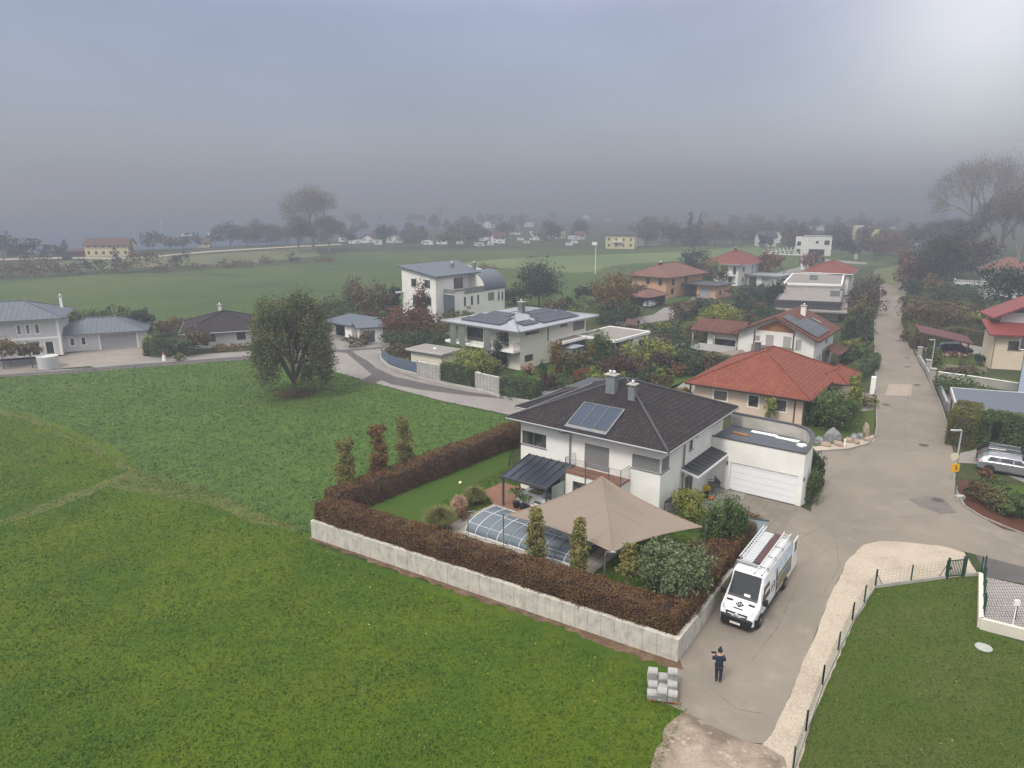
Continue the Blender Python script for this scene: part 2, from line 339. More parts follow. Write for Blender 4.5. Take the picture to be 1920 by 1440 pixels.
def limb_mesh(h, r, spread, n=7, seed=0, lean=0, z0=.35):
    rg = random.Random(seed); m = MB(); top = Vector((lean, 0, h * .72)); pts = [Vector((0, 0, -.15)), Vector((.02 * h * rg.uniform(-1, 1), .02 * h * rg.uniform(-1, 1), h * .3)), top]
    for (a, b, ra, rb) in ((pts[0], pts[1], r, r * .75), (pts[1], pts[2], r * .75, r * .25)): m.tube(a, b, ra, rb, n=7)
    for i in range(n):
        t = rg.uniform(z0, .95); base = pts[0].lerp(pts[1], t * 2) if t < .5 else pts[1].lerp(pts[2], t * 2 - 1)
        a = i * 2.4 + rg.uniform(-.4, .4); e = base + Vector((math.cos(a) * spread * .7, math.sin(a) * spread * .7, h * rg.uniform(.1, .25)))
        mid = base.lerp(e, .5) + Vector((0, 0, -.03 * h)); m.tube(base, mid, r * .32, r * .2, n=5); m.tube(mid, e, r * .2, r * .05, n=5)
        for j in range(3):
            a2 = a + rg.uniform(-1, 1); m.tube(mid.lerp(e, .3 + .2 * j), mid.lerp(e, .3 + .2 * j) + Vector((math.cos(a2), math.sin(a2), .7)) * spread * .33, r * .1, r * .03, n=4)
    return m
def branchy(h, r, wd, seed, up=.12, n0=3, z0=.14):
    """forking limbs down to twigs, fitted to height and width; .tips holds the twig ends"""
    rg = random.Random(seed); m = MB(); tips = []; spr = .45 if up > .05 else 1.1
    def go(p, d, L_, rad, k):
        q = p + d * L_; m.tube(p, q, rad, rad * .65, n=5 if k < 2 else 3, cap=False)
        if k >= 4: tips.append(q)
        if k >= 6: return
        for i in range(3 if k < 5 else 2):
            a = d.orthogonal().normalized(); a.rotate(Matrix.Rotation(rg.uniform(0, 6.28), 3, d)); nd = (d + a * rg.uniform(.4, .95) + Vector((0, 0, up))).normalized(); go(p + d * L_ * rg.uniform(.6, 1), nd, L_ * rg.uniform(.66, .86), rad * .62, k + 1)
    m.tube((0, 0, -.2), (0, 0, h * z0), r * 1.25, r, n=8)
    for i in range(n0): a = i * 6.28 / n0 + rg.random(); go(Vector((0, 0, h * z0)), Vector((math.cos(a) * spr, math.sin(a) * spr, 1)).normalized(), h * .2, r * .8, 0)
    T = np.array([tuple(t) for t in tips]); zm = np.percentile(T[:, 2], 99); rm = np.percentile(np.hypot(T[:, 0], T[:, 1]), 97); fz = (h * .97) / zm; fr = wd / 2 / rm
    m.v = [(x * fr if z > h * z0 * .5 else x, y * fr if z > h * z0 * .5 else y, z * fz if z > 0 else z) for x, y, z in m.v]; m.tips = T * np.array([fr, fr, fz]); return m
def tree(name, label, cat, loc, h, wd, palette, crown_z=.3, n=1500, leaf=.22, trunk=None, bark=None, shape=None, seed=1, group=None, spread=.8, crown_name='crown', rz=0, k=None):
    rng = np.random.default_rng(seed)
    t = thing(name, label, cat, loc, rz, group)
    r = wd / 2
    if shape is None:
        zc = h * (crown_z + 1) / 2; rz_ = h * (1 - crown_z) / 2
        shape = [(0, 0, zc, r * .95, r * .95, rz_)]
        for i in range(4):
            a = i * 1.7 + seed; shape.append((math.cos(a) * r * .45, math.sin(a) * r * .45, zc + rz_ * rng.uniform(-.5, .45), r * .58, r * .58, rz_ * .5))
    if k == 61:
        bt = branchy(h, max(.05, h * .018) if trunk is None else trunk, wd, seed, *((.0, 7, .07) if name == 'meadow_tree' else ())); reps = max(1, n // len(bt.tips)); base = np.repeat(bt.tips, reps, 0); off = rng.normal(size=base.shape) * (wd * .028 + leaf * .5)
        C = base + off; Nn = off / (np.linalg.norm(off, axis=1)[:, None] + 1e-9) + np.array([0, 0, .4])
    else: C, Nn = clump_pts(n, shape, rng, k)
    C[:, 2] = np.maximum(C[:, 2], .05 + rng.uniform(0, .1, len(C)))
    cards(crown_name, C, Nn, leaf, PAL[palette] if isinstance(palette, str) else palette, t, spread)
    tr = trunk or max(.05, h * .022)
    (bt if k == 61 else limb_mesh(h, tr, r * .8, 7, seed, z0=max(.3, crown_z))).build('trunk', bark or M_TRUNK, t)
    return t
def shrub(name, label, loc, h, wd, palette, n=700, leaf=.14, seed=1, group=None, cat='shrub', wy=None):
    rng = np.random.default_rng(seed); r = wd / 2; ry = (wy or wd) / 2
    t = thing(name, label, cat, loc, rng.uniform(0, 3) if wy is None else 0, group)
    shape = [(0, 0, h * .48, r * .85, ry * .85, h * .5)]
    for i in range(5):
        a = i * 1.3 + seed; shape.append((math.cos(a) * r * .5, math.sin(a) * ry * .5, h * rng.uniform(.3, .7), r * .5, ry * .5, h * .32))
    C, Nn = clump_pts(n, shape, rng); C[:, 2] = np.maximum(C[:, 2], .02 + rng.uniform(0, .1, len(C)))
    cards('foliage', C, Nn, leaf, PAL[palette], t)
    m = MB()
    for i in range(6):
        a = i * 1.05 + seed; m.tube((math.cos(a) * .06, math.sin(a) * .06, -.1), (math.cos(a) * r * .5, math.sin(a) * ry * .5, h * .75), .035, .01, n=5)
    m.build('stems', M_TRUNK, t)
    for c in t.children:
        if c.name.startswith('stems'): c.name = 'stem'
    return t
def ornamental(label, loc, h, wd, palette, n=900, seed=1):
    """a fountain of long thin blades"""
    rng = np.random.default_rng(seed); V = []; F = []
    for i in range(n):
        a = rng.uniform(0, 2 * math.pi); sp = rng.uniform(.05, 1) ** .7 * wd / 2; L = h * rng.uniform(.7, 1.05) * (1 - .35 * (sp / (wd / 2)) ** 2)
        b = np.array([math.cos(a), math.sin(a), 0]); sd_ = np.array([-b[1], b[0], 0]) * .018
        p0 = b * sp * .12; p1 = b * sp * .55 + np.array([0, 0, L * .75]); p2 = b * sp + np.array([0, 0, L * rng.uniform(.55, 1.0)])
        o = len(V); V += [p0 - sd_, p0 + sd_, p1 - sd_, p1 + sd_, p2]; F += [(o, o + 1, o + 3, o + 2), (o + 2, o + 3, o + 4)]
    me = bpy.data.meshes.new('ornamental_grass'); me.from_pydata([tuple(v) for v in V], [], F); me.materials.append(PAL[palette])
    o = bpy.data.objects.new('ornamental_grass', me); COL.objects.link(o); o.location = loc
    return tag(o, label, 'ornamental grass')
def hedge(label, pts, width, h, palette, dens=130, leaf=.11, zfun=H0, seed=3, name='hedge', cat='hedge', z0=None, wob=.12, group=None, round_=.0):
    """leafy wall following a line of (x,y) points"""
    rng = np.random.default_rng(seed); core = MB(); Cs = []; Ns = []
    t = [Vector((p[0], p[1], (zfun(p[0], p[1]) if z0 is None else z0))) for p in pts]
    hs = h if isinstance(h, (list, tuple)) else [h] * len(t)
    hw_ = width / 2
    for (a, b, ha, hb) in zip(t, t[1:], hs, hs[1:]):
        d = b - a; L = math.hypot(d.x, d.y); dx, dy = d.x / L, d.y / L; nx, ny = -dy, dx
        i_ = hw_ * .78
        core.add([(a.x - nx * i_, a.y - ny * i_, a.z), (b.x - nx * i_, b.y - ny * i_, b.z), (b.x + nx * i_, b.y + ny * i_, b.z), (a.x + nx * i_, a.y + ny * i_, a.z),
                  (a.x - nx * i_, a.y - ny * i_, a.z + ha * .92), (b.x - nx * i_, b.y - ny * i_, b.z + hb * .92), (b.x + nx * i_, b.y + ny * i_, b.z + hb * .92), (a.x + nx * i_, a.y + ny * i_, a.z + ha * .92)],
                 [(4, 5, 6, 7), (0, 1, 5, 4), (2, 3, 7, 6), (3, 0, 4, 7), (1, 2, 6, 5)])
        per = 2 * max(ha, hb) + width; n = int(L * per * dens)
        s = rng.uniform(0, L, n); q = rng.uniform(0, per, n); hh = ha + (hb - ha) * s / L; zz = a.z + (b.z - a.z) * s / L
        side = np.where(q < hh, -1, np.where(q < hh + width, 0, 1))
        lat = np.where(side == 0, (q - hh) - hw_, side * hw_); up = np.where(side == -1, q, np.where(side == 1, np.clip(per - q, 0, None), hh)); up = np.minimum(up, hh)
        bump = (np.sin(s * 2.1 + seed) * .5 + np.sin(s * 5.3 + up * 3) * .5 + np.sin(s * .7) * .4) * wob + rng.normal(size=n) * wob * .55
        if round_: lat = lat * (1 - round_ * (up / hh) ** 3)
        lat = lat + np.where(side != 0, side * bump, 0); up2 = up + np.where(side == 0, bump, 0)
        Cs.append(np.stack([a.x + dx * s + nx * lat, a.y + dy * s + ny * lat, zz + np.maximum(up2, .02)], 1))
        Ns.append(np.stack([nx * side, ny * side, np.where(side == 0, 1., .25)], 1))
    for (p, q_, hh) in ((t[0], t[1], hs[0]), (t[-1], t[-2], hs[-1])):
        d = (p - q_); d.z = 0; d.normalize(); n = int(width * hh * dens); l = rng.uniform(-hw_, hw_, n); u = rng.uniform(0, hh, n); e = rng.normal(size=n) * wob * .6
        Cs.append(np.stack([p.x + d.x * e - d.y * l, p.y + d.y * e + d.x * l, p.z + u], 1)); Ns.append(np.tile(np.array([d.x, d.y, .2]), (n, 1)))
    C = np.concatenate(Cs); Nn = np.concatenate(Ns)
    base = t[0].copy(); off = np.array([base.x, base.y, base.z]); core.v = [tuple(np.array(v) - off) for v in core.v]
    o = cards(name, C - off, Nn, leaf, PAL[palette], None, .9, .65, M_DARKIN, core); o.location = base
    return tag(o, label, cat, group)
# the ground and everything laid on it
def groundmat(name, layers, rough=.95, bump=.05, bscale=6., vor=None):
    """layers: [(col_a, col_b, scale, lo, hi)], later ones laid over by noise"""
    m = bpy.data.materials.new(name); m.use_nodes = True; t = m.node_tree; p = t.nodes['Principled BSDF']
    p.inputs['Roughness'].default_value = rough; p.inputs['Specular IOR Level'].default_value = .15
    c = N(t, 'ShaderNodeNewGeometry'); prev = None
    for i, (ca, scale, lo, hi, det) in enumerate(layers):
        if prev is None: prev = ca; continue
        n = N(t, 'ShaderNodeTexNoise'); n.inputs['Scale'].default_value = scale; n.inputs['Detail'].default_value = det; n.inputs['Roughness'].default_value = .62
        mp_ = N(t, 'ShaderNodeMapping'); mp_.inputs['Location'].default_value = (i * 17.3, i * 5.1, 0); t.links.new(c.outputs['Position'], mp_.inputs[0]); t.links.new(mp_.outputs[0], n.inputs['Vector'])
        r = N(t, 'ShaderNodeMapRange'); r.inputs[1].default_value = lo; r.inputs[2].default_value = hi; t.links.new(n.outputs[0], r.inputs[0])
        x = N(t, 'ShaderNodeMix', data_type='RGBA'); x.inputs[7].default_value = (*ca, 1)
        if isinstance(prev, tuple): x.inputs[6].default_value = (*prev, 1)
        else: t.links.new(prev, x.inputs[6])
        t.links.new(r.outputs[0], x.inputs[0]); prev = x.outputs[2]
    t.links.new(prev, p.inputs['Base Color'])
    if bump:
        n = N(t, 'ShaderNodeTexNoise'); n.inputs['Scale'].default_value = bscale; n.inputs['Detail'].default_value = 6; n.inputs['Roughness'].default_value = .7
        t.links.new(c.outputs['Position'], n.inputs['Vector'])
        b = N(t, 'ShaderNodeBump'); b.inputs['Distance'].default_value = bump; t.links.new(n.outputs[0], b.inputs['Height']); t.links.new(b.outputs[0], p.inputs['Normal'])
    MATS[name] = m; return m
M_MEADOW = groundmat('meadow_grass', [((0.066, 0.108, 0.008), 0, 0, 0, 0), ((0.043, 0.086, 0.008), .12, .42, .6, 3), ((0.087, 0.108, 0.009), .5, .5, .75, 5),
                                      ((0.032, 0.064, 0.009), 2.6, .5, .72, 5), ((0.093, 0.136, 0.025), 9, .55, .8, 4)], bump=.10, bscale=5)
M_UPPER = groundmat('rough_meadow_grass', [((0.056, 0.104, 0.021), 0, 0, 0, 0), ((0.074, 0.121, 0.025), .25, .42, .62, 4), ((0.025, 0.051, 0.013), 1.5, .48, .7, 6), ((0.071, 0.111, 0.034), 4, .55, .75, 5)], bump=.10, bscale=3)
M_FIELD = groundmat('far_field_grass', [((.046, .082, .020), 0, 0, 0, 0), ((.066, .098, .024), .012, .4, .6, 3), ((.034, .062, .018), .05, .5, .7, 4)], bump=.05, bscale=1)
M_STRIPE = groundmat('mown_pale_field', [((.125, .17, .062), 0, 0, 0, 0), ((.095, .14, .048), .02, .4, .6, 3)], bump=0)
M_BASE = groundmat('village_ground', [((.040, .056, .018), 0, 0, 0, 0), ((.062, .066, .026), .1, .42, .62, 4), ((.026, .038, .014), 1.2, .45, .65, 5)], bump=.05)
M_LAWN = groundmat('mown_lawn', [((0.043, 0.089, 0.012), 0, 0, 0, 0), ((0.056, 0.089, 0.015), .35, .42, .62, 4), ((0.064, 0.085, 0.024), 7, .5, .8, 4), ((0.025, 0.047, 0.010), 18, .5, .8, 3)], bump=.04, bscale=14)
M_LAWN2 = groundmat('dry_mown_lawn', [((0.053, 0.088, 0.013), 0, 0, 0, 0), ((0.071, 0.092, 0.021), .3, .42, .62, 4), ((0.064, 0.079, 0.024), 9, .5, .8, 4), ((0.030, 0.049, 0.009), 22, .5, .8, 3)], bump=.03, bscale=18)
M_ROAD = groundmat('worn_light_asphalt', [((.225, .195, .160), 0, 0, 0, 0), ((.188, .166, .138), .14, .40, .6, 4), ((.262, .228, .195), .6, .52, .75, 5), ((.155, .135, .12), .9, .64, .8, 7), ((.18, .158, .137), 30, .45, .9, 3)], bump=.01, bscale=40)
M_ROAD2 = groundmat('old_grey_asphalt', [((.245, .23, .215), 0, 0, 0, 0), ((.215, .20, .19), .3, .42, .6, 4), ((.275, .26, .245), 3, .55, .75, 4)], bump=.01, bscale=40)
M_DARKROAD = groundmat('fresh_dark_asphalt', [((.105, .098, .096), 0, 0, 0, 0), ((.088, .083, .083), .7, .4, .6, 4)], bump=.01, bscale=40)
M_GRAVEL = groundmat('pale_gravel', [((.43, .37, .295), 0, 0, 0, 0), ((.35, .295, .23), .45, .42, .62, 7), ((.52, .46, .385), 10, .5, .7, 6), ((.22, .18, .14), 13, .54, .68, 7), ((.15, .12, .09), .6, .66, .76, 8)], bump=.04, bscale=16)
M_GRAVMUD = groundmat('muddy_gravel', [((.34, .28, .22), 0, 0, 0, 0), ((.155, .12, .095), .35, .40, .56, 6), ((.46, .40, .32), 2.2, .55, .7, 6), ((.20, .165, .13), 11, .5, .7, 6)], bump=.05, bscale=12)
M_SOIL = groundmat('brown_soil', [((.12, .075, .05), 0, 0, 0, 0), ((.19, .13, .09), 1.4, .45, .65, 6), ((.07, .085, .03), 3, .55, .65, 4)], bump=.05, bscale=9)
M_MULCH = groundmat('red_bark_mulch', [((0.105, 0.043, 0.028), 0, 0, 0, 0), ((0.056, 0.025, 0.017), 5, .45, .65, 6)], bump=.05, bscale=14)
M_PAVE = groundmat('grey_paving', [((.25, .235, .215), 0, 0, 0, 0), ((.20, .19, .175), 2, .42, .62, 4)], bump=0)
M_PAVEB = tilemat('block_paving', (.21, .185, .16), (.27, .24, .21), (.12, .11, .10), .2, .2, .004)
M_DRIVE = tilemat('driveway_blocks', (.17, .15, .125), (.205, .18, .15), (.14, .125, .105), .6, .6, .002)
M_SLAB = tilemat('garden_slabs', (.27, .245, .215), (.31, .285, .25), (.15, .14, .12), .8, .8, .004)
M_DECK = linemat('reddish_wood_deck', (.22, .105, .065), (.10, .05, .035), .14, .015, .6, stain=.2)
M_STRAW = groundmat('dry_grass_track', [((.105, .118, .036), 0, 0, 0, 0), ((.065, .095, .024), .5, .40, .60, 5), ((.13, .125, .05), 2, .52, .7, 5)], bump=.08)

def sheet(name, poly, material, dz, kind='structure', label=None, cat=None, z=None, thick=0):
    """a flat sheet draped over the terrain; poly of (x,y)"""
    bm = bmesh.new(); vs = [bm.verts.new((x, y, 0)) for x, y in poly]
    f = bm.faces.new(vs); f.normal_update()
    if f.normal.z < 0: f.normal_flip()
    if len(poly) > 4: bmesh.ops.triangulate(bm, faces=bm.faces[:])
    if z is None:
        for k in KN:
            ws = [v.co.x * VX + v.co.y * VY for v in bm.verts]
            if min(ws) < k < max(ws):
                bmesh.ops.bisect_plane(bm, geom=bm.verts[:] + bm.edges[:] + bm.faces[:], dist=1e-4, plane_co=(VX * k, VY * k, 0), plane_no=(VX, VY, 0))
    for v in bm.verts: v.co.z = (H0(v.co.x, v.co.y) if z is None else z) + dz
    me = bpy.data.meshes.new(name); bm.to_mesh(me); bm.free()
    uv = me.uv_layers.new(name='UVMap'); 
    for l in me.loops:
        co = me.vertices[l.vertex_index].co; uv.data[l.index].uv = (co.x * UX + co.y * UY, co.x * VX + co.y * VY)
    me.materials.append(material); o = bpy.data.objects.new(name, me); COL.objects.link(o)
    return tag(o, label, cat, kind=kind)
def px(*pts): return [G(a, b)[:2] for a, b in pts]
def wob_poly(pts, amp=.25, step=1.2, seed=0):
    """resample a closed outline with an uneven hand-made edge"""
    rg = random.Random(seed); out_ = []
    for (a, b) in zip(pts, pts[1:] + pts[:1]):
        L = math.hypot(b[0] - a[0], b[1] - a[1]); n = max(1, int(L / step)); nx, ny = (-(b[1] - a[1]) / max(L, .01), (b[0] - a[0]) / max(L, .01))
        for i in range(n):
            t = i / n; j = rg.uniform(-amp, amp) if 0 < i else 0; out_.append((a[0] + (b[0] - a[0]) * t + nx * j, a[1] + (b[1] - a[1]) * t + ny * j))
    return out_
def catmull(pts, n=5, closed=False):
    res = []; L = len(pts)
    for i in range(L if closed else L - 1):
        p0, p1, p2, p3 = (pts[(i - 1) % L] if closed or i else pts[0]), pts[i], pts[(i + 1) % L], (pts[(i + 2) % L] if closed or i + 2 < L else pts[-1])
        for k in range(n):
            t = k / n; res.append(tuple(.5 * (2 * p1[j] + (p2[j] - p0[j]) * t + (2 * p0[j] - 5 * p1[j] + 4 * p2[j] - p3[j]) * t * t + (3 * p1[j] - p0[j] - 3 * p2[j] + p3[j]) * t ** 3) for j in range(2)))
    if not closed: res.append(pts[-1])
    return res
M_TARP = groundmat('patched_asphalt', [((.135, .122, .11), 0, 0, 0, 0), ((.16, .145, .13), 1, .4, .6, 4)], bump=0)
BIG = 2600
sheet('ground', [(-BIG, -60), (BIG, -60), (BIG, BIG), (-BIG, BIG)], M_BASE, 0)
# near meadow: two cuts of grass with a strip of dry stalks between them
sheet('meadow', px((-900, 1500), (-700, 735), (0, 706), (300, 686), (470, 673), (560, 698), (640, 700), (700, 718), (830, 752), (960, 779), (1000, 800), (592, 1022), (1285, 1252), (1290, 1330), (1250, 1500), (500, 2300), (-900, 2300)), M_MEADOW, .004)
up = px((-400, 735), (0, 706), (300, 686), (470, 673), (560, 698), (640, 700), (700, 718), (830, 752), (960, 779), (1000, 800), (590, 1000), (560, 1000), (420, 935), (300, 915), (225, 845), (60, 775), (-200, 745))
sheet('rough_meadow', up, M_UPPER, .008)
sheet('dry_track', wob_poly(px((-40, 755), (80, 790), (200, 850), (290, 893), (420, 928), (560, 990), (545, 1000), (400, 950), (280, 925), (200, 912), (100, 955), (-10, 990), (-10, 980), (130, 925), (235, 885), (150, 832), (40, 785), (-40, 768)), .35, 1.5, 4), M_STRAW, .012)
# the great field beyond the houses
sheet('field', px((-500, 545), (0, 521), (300, 512), (600, 492), (640, 473), (800, 470), (1120, 466), (1300, 462), (1500, 457), (1700, 480), (1660, 500), (1475, 508), (1200, 585), (900, 640), (500, 600), (-500, 620)), M_FIELD, .004)
sheet('mown_field', catmull(px((850, 497), (960, 484), (1120, 478), (1290, 471), (1420, 463), (1500, 462), (1480, 475), (1300, 487), (1160, 497), (1090, 511), (960, 503)), 4, True), M_STRIPE, .008)
sheet('far_meadow', px((60, 500), (140, 487), (330, 481), (590, 464), (600, 480), (480, 492), (300, 500), (100, 508)), groundmat('pale_reed_meadow', [((.10, .12, .05), 0, 0, 0, 0), ((.14, .13, .065), .05, .42, .6, 4)], bump=0), .008)
lake_m = mat('lake_water', (.05, .08, .13), .5, spec=.15)
sheet('lake', [(-BIG, 262), (-330, 290), (-205, 312), (-150, 345), (-120, 360), (-100, 430), (-40, 640), (0, 900), (200, 1500), (200, BIG), (-BIG, BIG)], lake_m, .012)
sheet('lake_path', catmull(px((-60, 487), (120, 482), (250, 482), (400, 470), (560, 461), (640, 457)), 3) + catmull(px((640, 459), (560, 463), (400, 472.5), (250, 485), (120, 485), (-60, 490)), 3), M_GRAVEL, .016)
# streets
left_n = [(-60, 703), (60, 694), (200, 684), (290, 672), (400, 662), (480, 657), (560, 654), (600, 652), (640, 646), (680, 646), (725, 640), (760, 632)]
sheet('lane', px((-300, 735), (-60, 711), (0, 706), (300, 686), (470, 673), (560, 660), (600, 690), (640, 700), (700, 719), (830, 753), (960, 781), (1120, 825), (1300, 800), (1200, 768), (1010, 752), (985, 747), (937, 739), (890, 725), (840, 712), (790, 707), (745, 697), (722, 685), (712, 672), (714, 658), (735, 650), (770, 640), (770, 625), (735, 632), (690, 640), (655, 634), (640, 605), (560, 615), (620, 640), (600, 652), (470, 658), (290, 670), (190, 660), (110, 668), (180, 690), (0, 698), (-300, 720)), M_ROAD2, .008)
sheet('asphalt_patch', px((-60, 707), (0, 703), (150, 692), (300, 680), (470, 667), (560, 661), (700, 652), (720, 650), (720, 653), (660, 658), (668, 665), (690, 677), (705, 690), (740, 706), (800, 720), (880, 735), (948, 744), (945, 748), (925, 746), (880, 742), (790, 731), (735, 721), (715, 713), (700, 720), (676, 714), (697, 702), (685, 692), (668, 678), (650, 662), (630, 660), (560, 668), (470, 674), (300, 687), (150, 699), (0, 708), (-60, 712)), M_DARKROAD, .012)
sheet('street', px((1225, 1310), (1285, 1335), (1330, 1360), (1400, 1392), (1432, 1395), (1445, 1380), (1470, 1330), (1500, 1260), (1540, 1160), (1560, 1110), (1590, 1050), (1620, 1022), (1650, 1015), (1700, 1017), (1770, 1025), (1830, 1040), (1920, 1064), (2300, 1180), (2500, 1130), (1960, 1015), (1880, 985), (1810, 948), (1790, 925), (1793, 870), (1783, 830), (1765, 765), (1745, 720), (1715, 665), (1700, 620), (1690, 580), (1700, 545), (1688, 535), (1650, 534), (1645, 560), (1641, 640), (1643, 720), (1645, 800), (1643, 815), (1628, 832), (1590, 842), (1527, 843), (1540, 860), (1520, 960), (1500, 950), (1280, 950), (1290, 960), (1400, 990), (1340, 1090), (1262, 1240)), M_ROAD, .012)
sheet('dark_asphalt', px((1828, 1040), (1920, 1063), (2200, 1140), (2200, 1240), (1920, 1095), (1850, 1082), (1840, 1060)), M_DARKROAD, .016)
sheet('asphalt_seam', px((1765, 963), (1800, 968), (1920, 1022), (2000, 1060), (2000, 1064), (1920, 1029), (1800, 976)), groundmat('worn_seam', [((.19, .17, .155), 0, 0, 0, 0), ((.23, .205, .185), 1, .4, .6, 4)], bump=0), .016)
sheet('road_patch', px((1667, 720), (1710, 721), (1708, 743), (1660, 741)), groundmat('pinkish_patch', [((.33, .275, .23), 0, 0, 0, 0), ((.29, .24, .20), 1, .4, .6, 4)], bump=0), .016)
sheet('gravel_verge', wob_poly(px((1300, 1480), (1432, 1395), (1445, 1380), (1470, 1330), (1500, 1260), (1540, 1160), (1560, 1110), (1590, 1050), (1620, 1022), (1650, 1015), (1700, 1017), (1770, 1025), (1808, 1036), (1822, 1060), (1833, 1077), (1780, 1084), (1710, 1093), (1640, 1103), (1600, 1170), (1560, 1260), (1530, 1330), (1510, 1390), (1485, 1500)), .05, .5, 2), M_GRAVEL, .020)
sheet('muddy_verge', wob_poly(px((1285, 1333), (1330, 1360), (1400, 1392), (1432, 1398), (1470, 1420), (1490, 1500), (1300, 1560), (1215, 1500), (1225, 1420), (1250, 1360)), .12, .5, 3), M_GRAVMUD, .024)
sheet('soil_strip', wob_poly([(-14.0, 45.1), (-13.9, 44.55), (-8, 40.85), (-2, 37.1), (3, 33.9), (7.9, 30.75), (8.5, 30.6), (8.5, 31.5)], .24, .45, 5), M_SOIL, .014)
sheet('asphalt_patch', px((1703, 936), (1738, 930), (1768, 934), (1795, 962), (1765, 964), (1725, 951)), M_TARP, .016)
sheet('right_lawn', px((1484, 1500), (1510, 1390), (1530, 1330), (1560, 1260), (1600, 1170), (1640, 1103), (1710, 1093), (1780, 1085), (1835, 1078), (1838, 1180), (2200, 1300), (2300, 1600), (1480, 1600)), M_LAWN2, .016)
sheet('lane_behind', px((1140, 604), (1225, 590), (1245, 577), (1285, 570), (1300, 556), (1330, 575), (1255, 600), (1170, 612)), M_ROAD2, .012)
sheet('lane_far', px((1455, 512), (1500, 500), (1502, 482), (1600, 490), (1625, 492), (1625, 496), (1520, 490), (1515, 512), (1440, 540), (1420, 532)), M_ROAD2, .016)
sheet('rear_grass', px((1640, 505), (1700, 495), (1710, 540), (1688, 535), (1650, 534), (1635, 540)), groundmat('tall_rear_grass', [((.10, .12, .045), 0, 0, 0, 0), ((.13, .13, .06), .1, .4, .6, 4)], bump=.05), .016)
# neighbours' gardens, drives and beds
sheet('lawn', px((1530, 798), (1600, 760), (1640, 768), (1637, 815), (1600, 830), (1525, 838), (1505, 800)), M_LAWN2, .016)
sheet('paving', px((1600, 775), (1600, 735), (1640, 738), (1640, 768)), M_PAVEB, .020)
sheet('garden_path', px((1180, 760), (1215, 740), (1330, 700), (1400, 690), (1400, 700), (1290, 745), (1240, 770)), M_PAVE, .016)
sheet('lawn', px((1100, 720), (1130, 690), (1280, 690), (1340, 695), (1290, 712), (1240, 745), (1180, 745)), M_LAWN, .016)
sheet('lawn', px((930, 735), (1000, 660), (1120, 655), (1150, 700), (1060, 725), (1000, 745)), M_LAWN, .008)
sheet('garden_path', px((1010, 738), (1110, 682), (1118, 684), (1030, 742)), M_PAVE, .016)
sheet('lawn', px((1240, 650), (1270, 600), (1330, 592), (1350, 620), (1330, 655)), M_LAWN, .016)
sheet('lawn', px((1745, 655), (1850, 660), (1852, 705), (1905, 712), (1915, 720), (1750, 705)), M_LAWN2, .016)
sheet('paving', px((1720, 620), (1740, 612), (1850, 640), (1850, 665), (1735, 660)), M_PAVE, .018)
sheet('paving', px((1770, 740), (1790, 735), (1800, 780), (1787, 830), (1783, 800)), M_PAVEB, .020)
sheet('paving', px((1796, 868), (1838, 870), (1920, 905), (1990, 935), (1990, 900), (1990, 860), (1850, 838), (1800, 850)), M_PAVE, .018)
sheet('mulch_bed', px((1796, 900), (1800, 925), (1822, 960), (1880, 992), (1960, 1012), (1960, 985), (1880, 960), (1840, 930), (1815, 900)), M_MULCH, .020)
sheet('lawn', px((1815, 900), (1920, 912), (2000, 930), (2000, 985), (1880, 962), (1840, 930)), M_LAWN, .022)
sheet('paving', px((119, 660), (187, 655), (262, 649), (285, 676), (150, 688), (0, 700), (-60, 700), (-60, 684), (70, 684)), groundmat('pinkish_paving', [((.27, .235, .21), 0, 0, 0, 0), ((.23, .205, .185), .6, .4, .6, 4)], bump=0), .016)
sheet('rock_bed', px((1523, 838), (1600, 828), (1638, 815), (1640, 826), (1600, 840), (1530, 846)), M_GRAVEL, .022)

def kerb(pts, w_=.14, h_=.07):
    m = MB(); Q = [Vector(G(*p)) for p in pts]
    for a, b in zip(Q, Q[1:]): m.bar(a + Vector((0, 0, h_ / 2)), b + Vector((0, 0, h_ / 2)), w_, h_ + .08)
    tag(m.build('kerb', mat('kerb_stone', (.27, .25, .225), .9, col2=(.20, .185, .165), scale=2)), kind='structure')
kerb([(1641, 560), (1640, 640), (1642, 720), (1644, 800), (1641, 818), (1627, 833), (1590, 843), (1530, 847)])
kerb([(1700, 600), (1717, 660), (1745, 716), (1766, 765), (1785, 830)]); kerb([(1793, 922), (1808, 950), (1840, 970), (1880, 987), (1920, 1003), (1990, 1028)])
kerb([(712, 672), (722, 687), (745, 699), (784, 710)]); kerb([(0, 706.5), (150, 698), (300, 686.5), (470, 673.5)], .1, .03)
M_TAR = groundmat('dark_tar_seam', [((.135, .118, .103), 0, 0, 0, 0), ((.185, .162, .14), 1.5, .42, .58, 4)], bump=0)
def seam(pts, w_=.03, seed=1):
    rg = random.Random(seed); Q = [Vector(G(*p)[:2]) for p in pts]; R2 = []
    for a, b in zip(Q, Q[1:]):
        n = max(2, int((b - a).length / .6))
        for i in range(n): R2.append(a.lerp(b, i / n) + Vector((rg.uniform(-.04, .04), rg.uniform(-.04, .04))))
    R2.append(Q[-1]); L1 = []; L2 = []
    for i, q in enumerate(R2):
        d = (R2[min(i + 1, len(R2) - 1)] - R2[max(i - 1, 0)]).normalized(); n = Vector((-d.y, d.x)) * w_ * rg.uniform(.6, 1.4); L1.append(tuple(q + n)); L2.append(tuple(q - n))
    sheet('tar_seam', L1 + L2[::-1], M_TAR, .018)
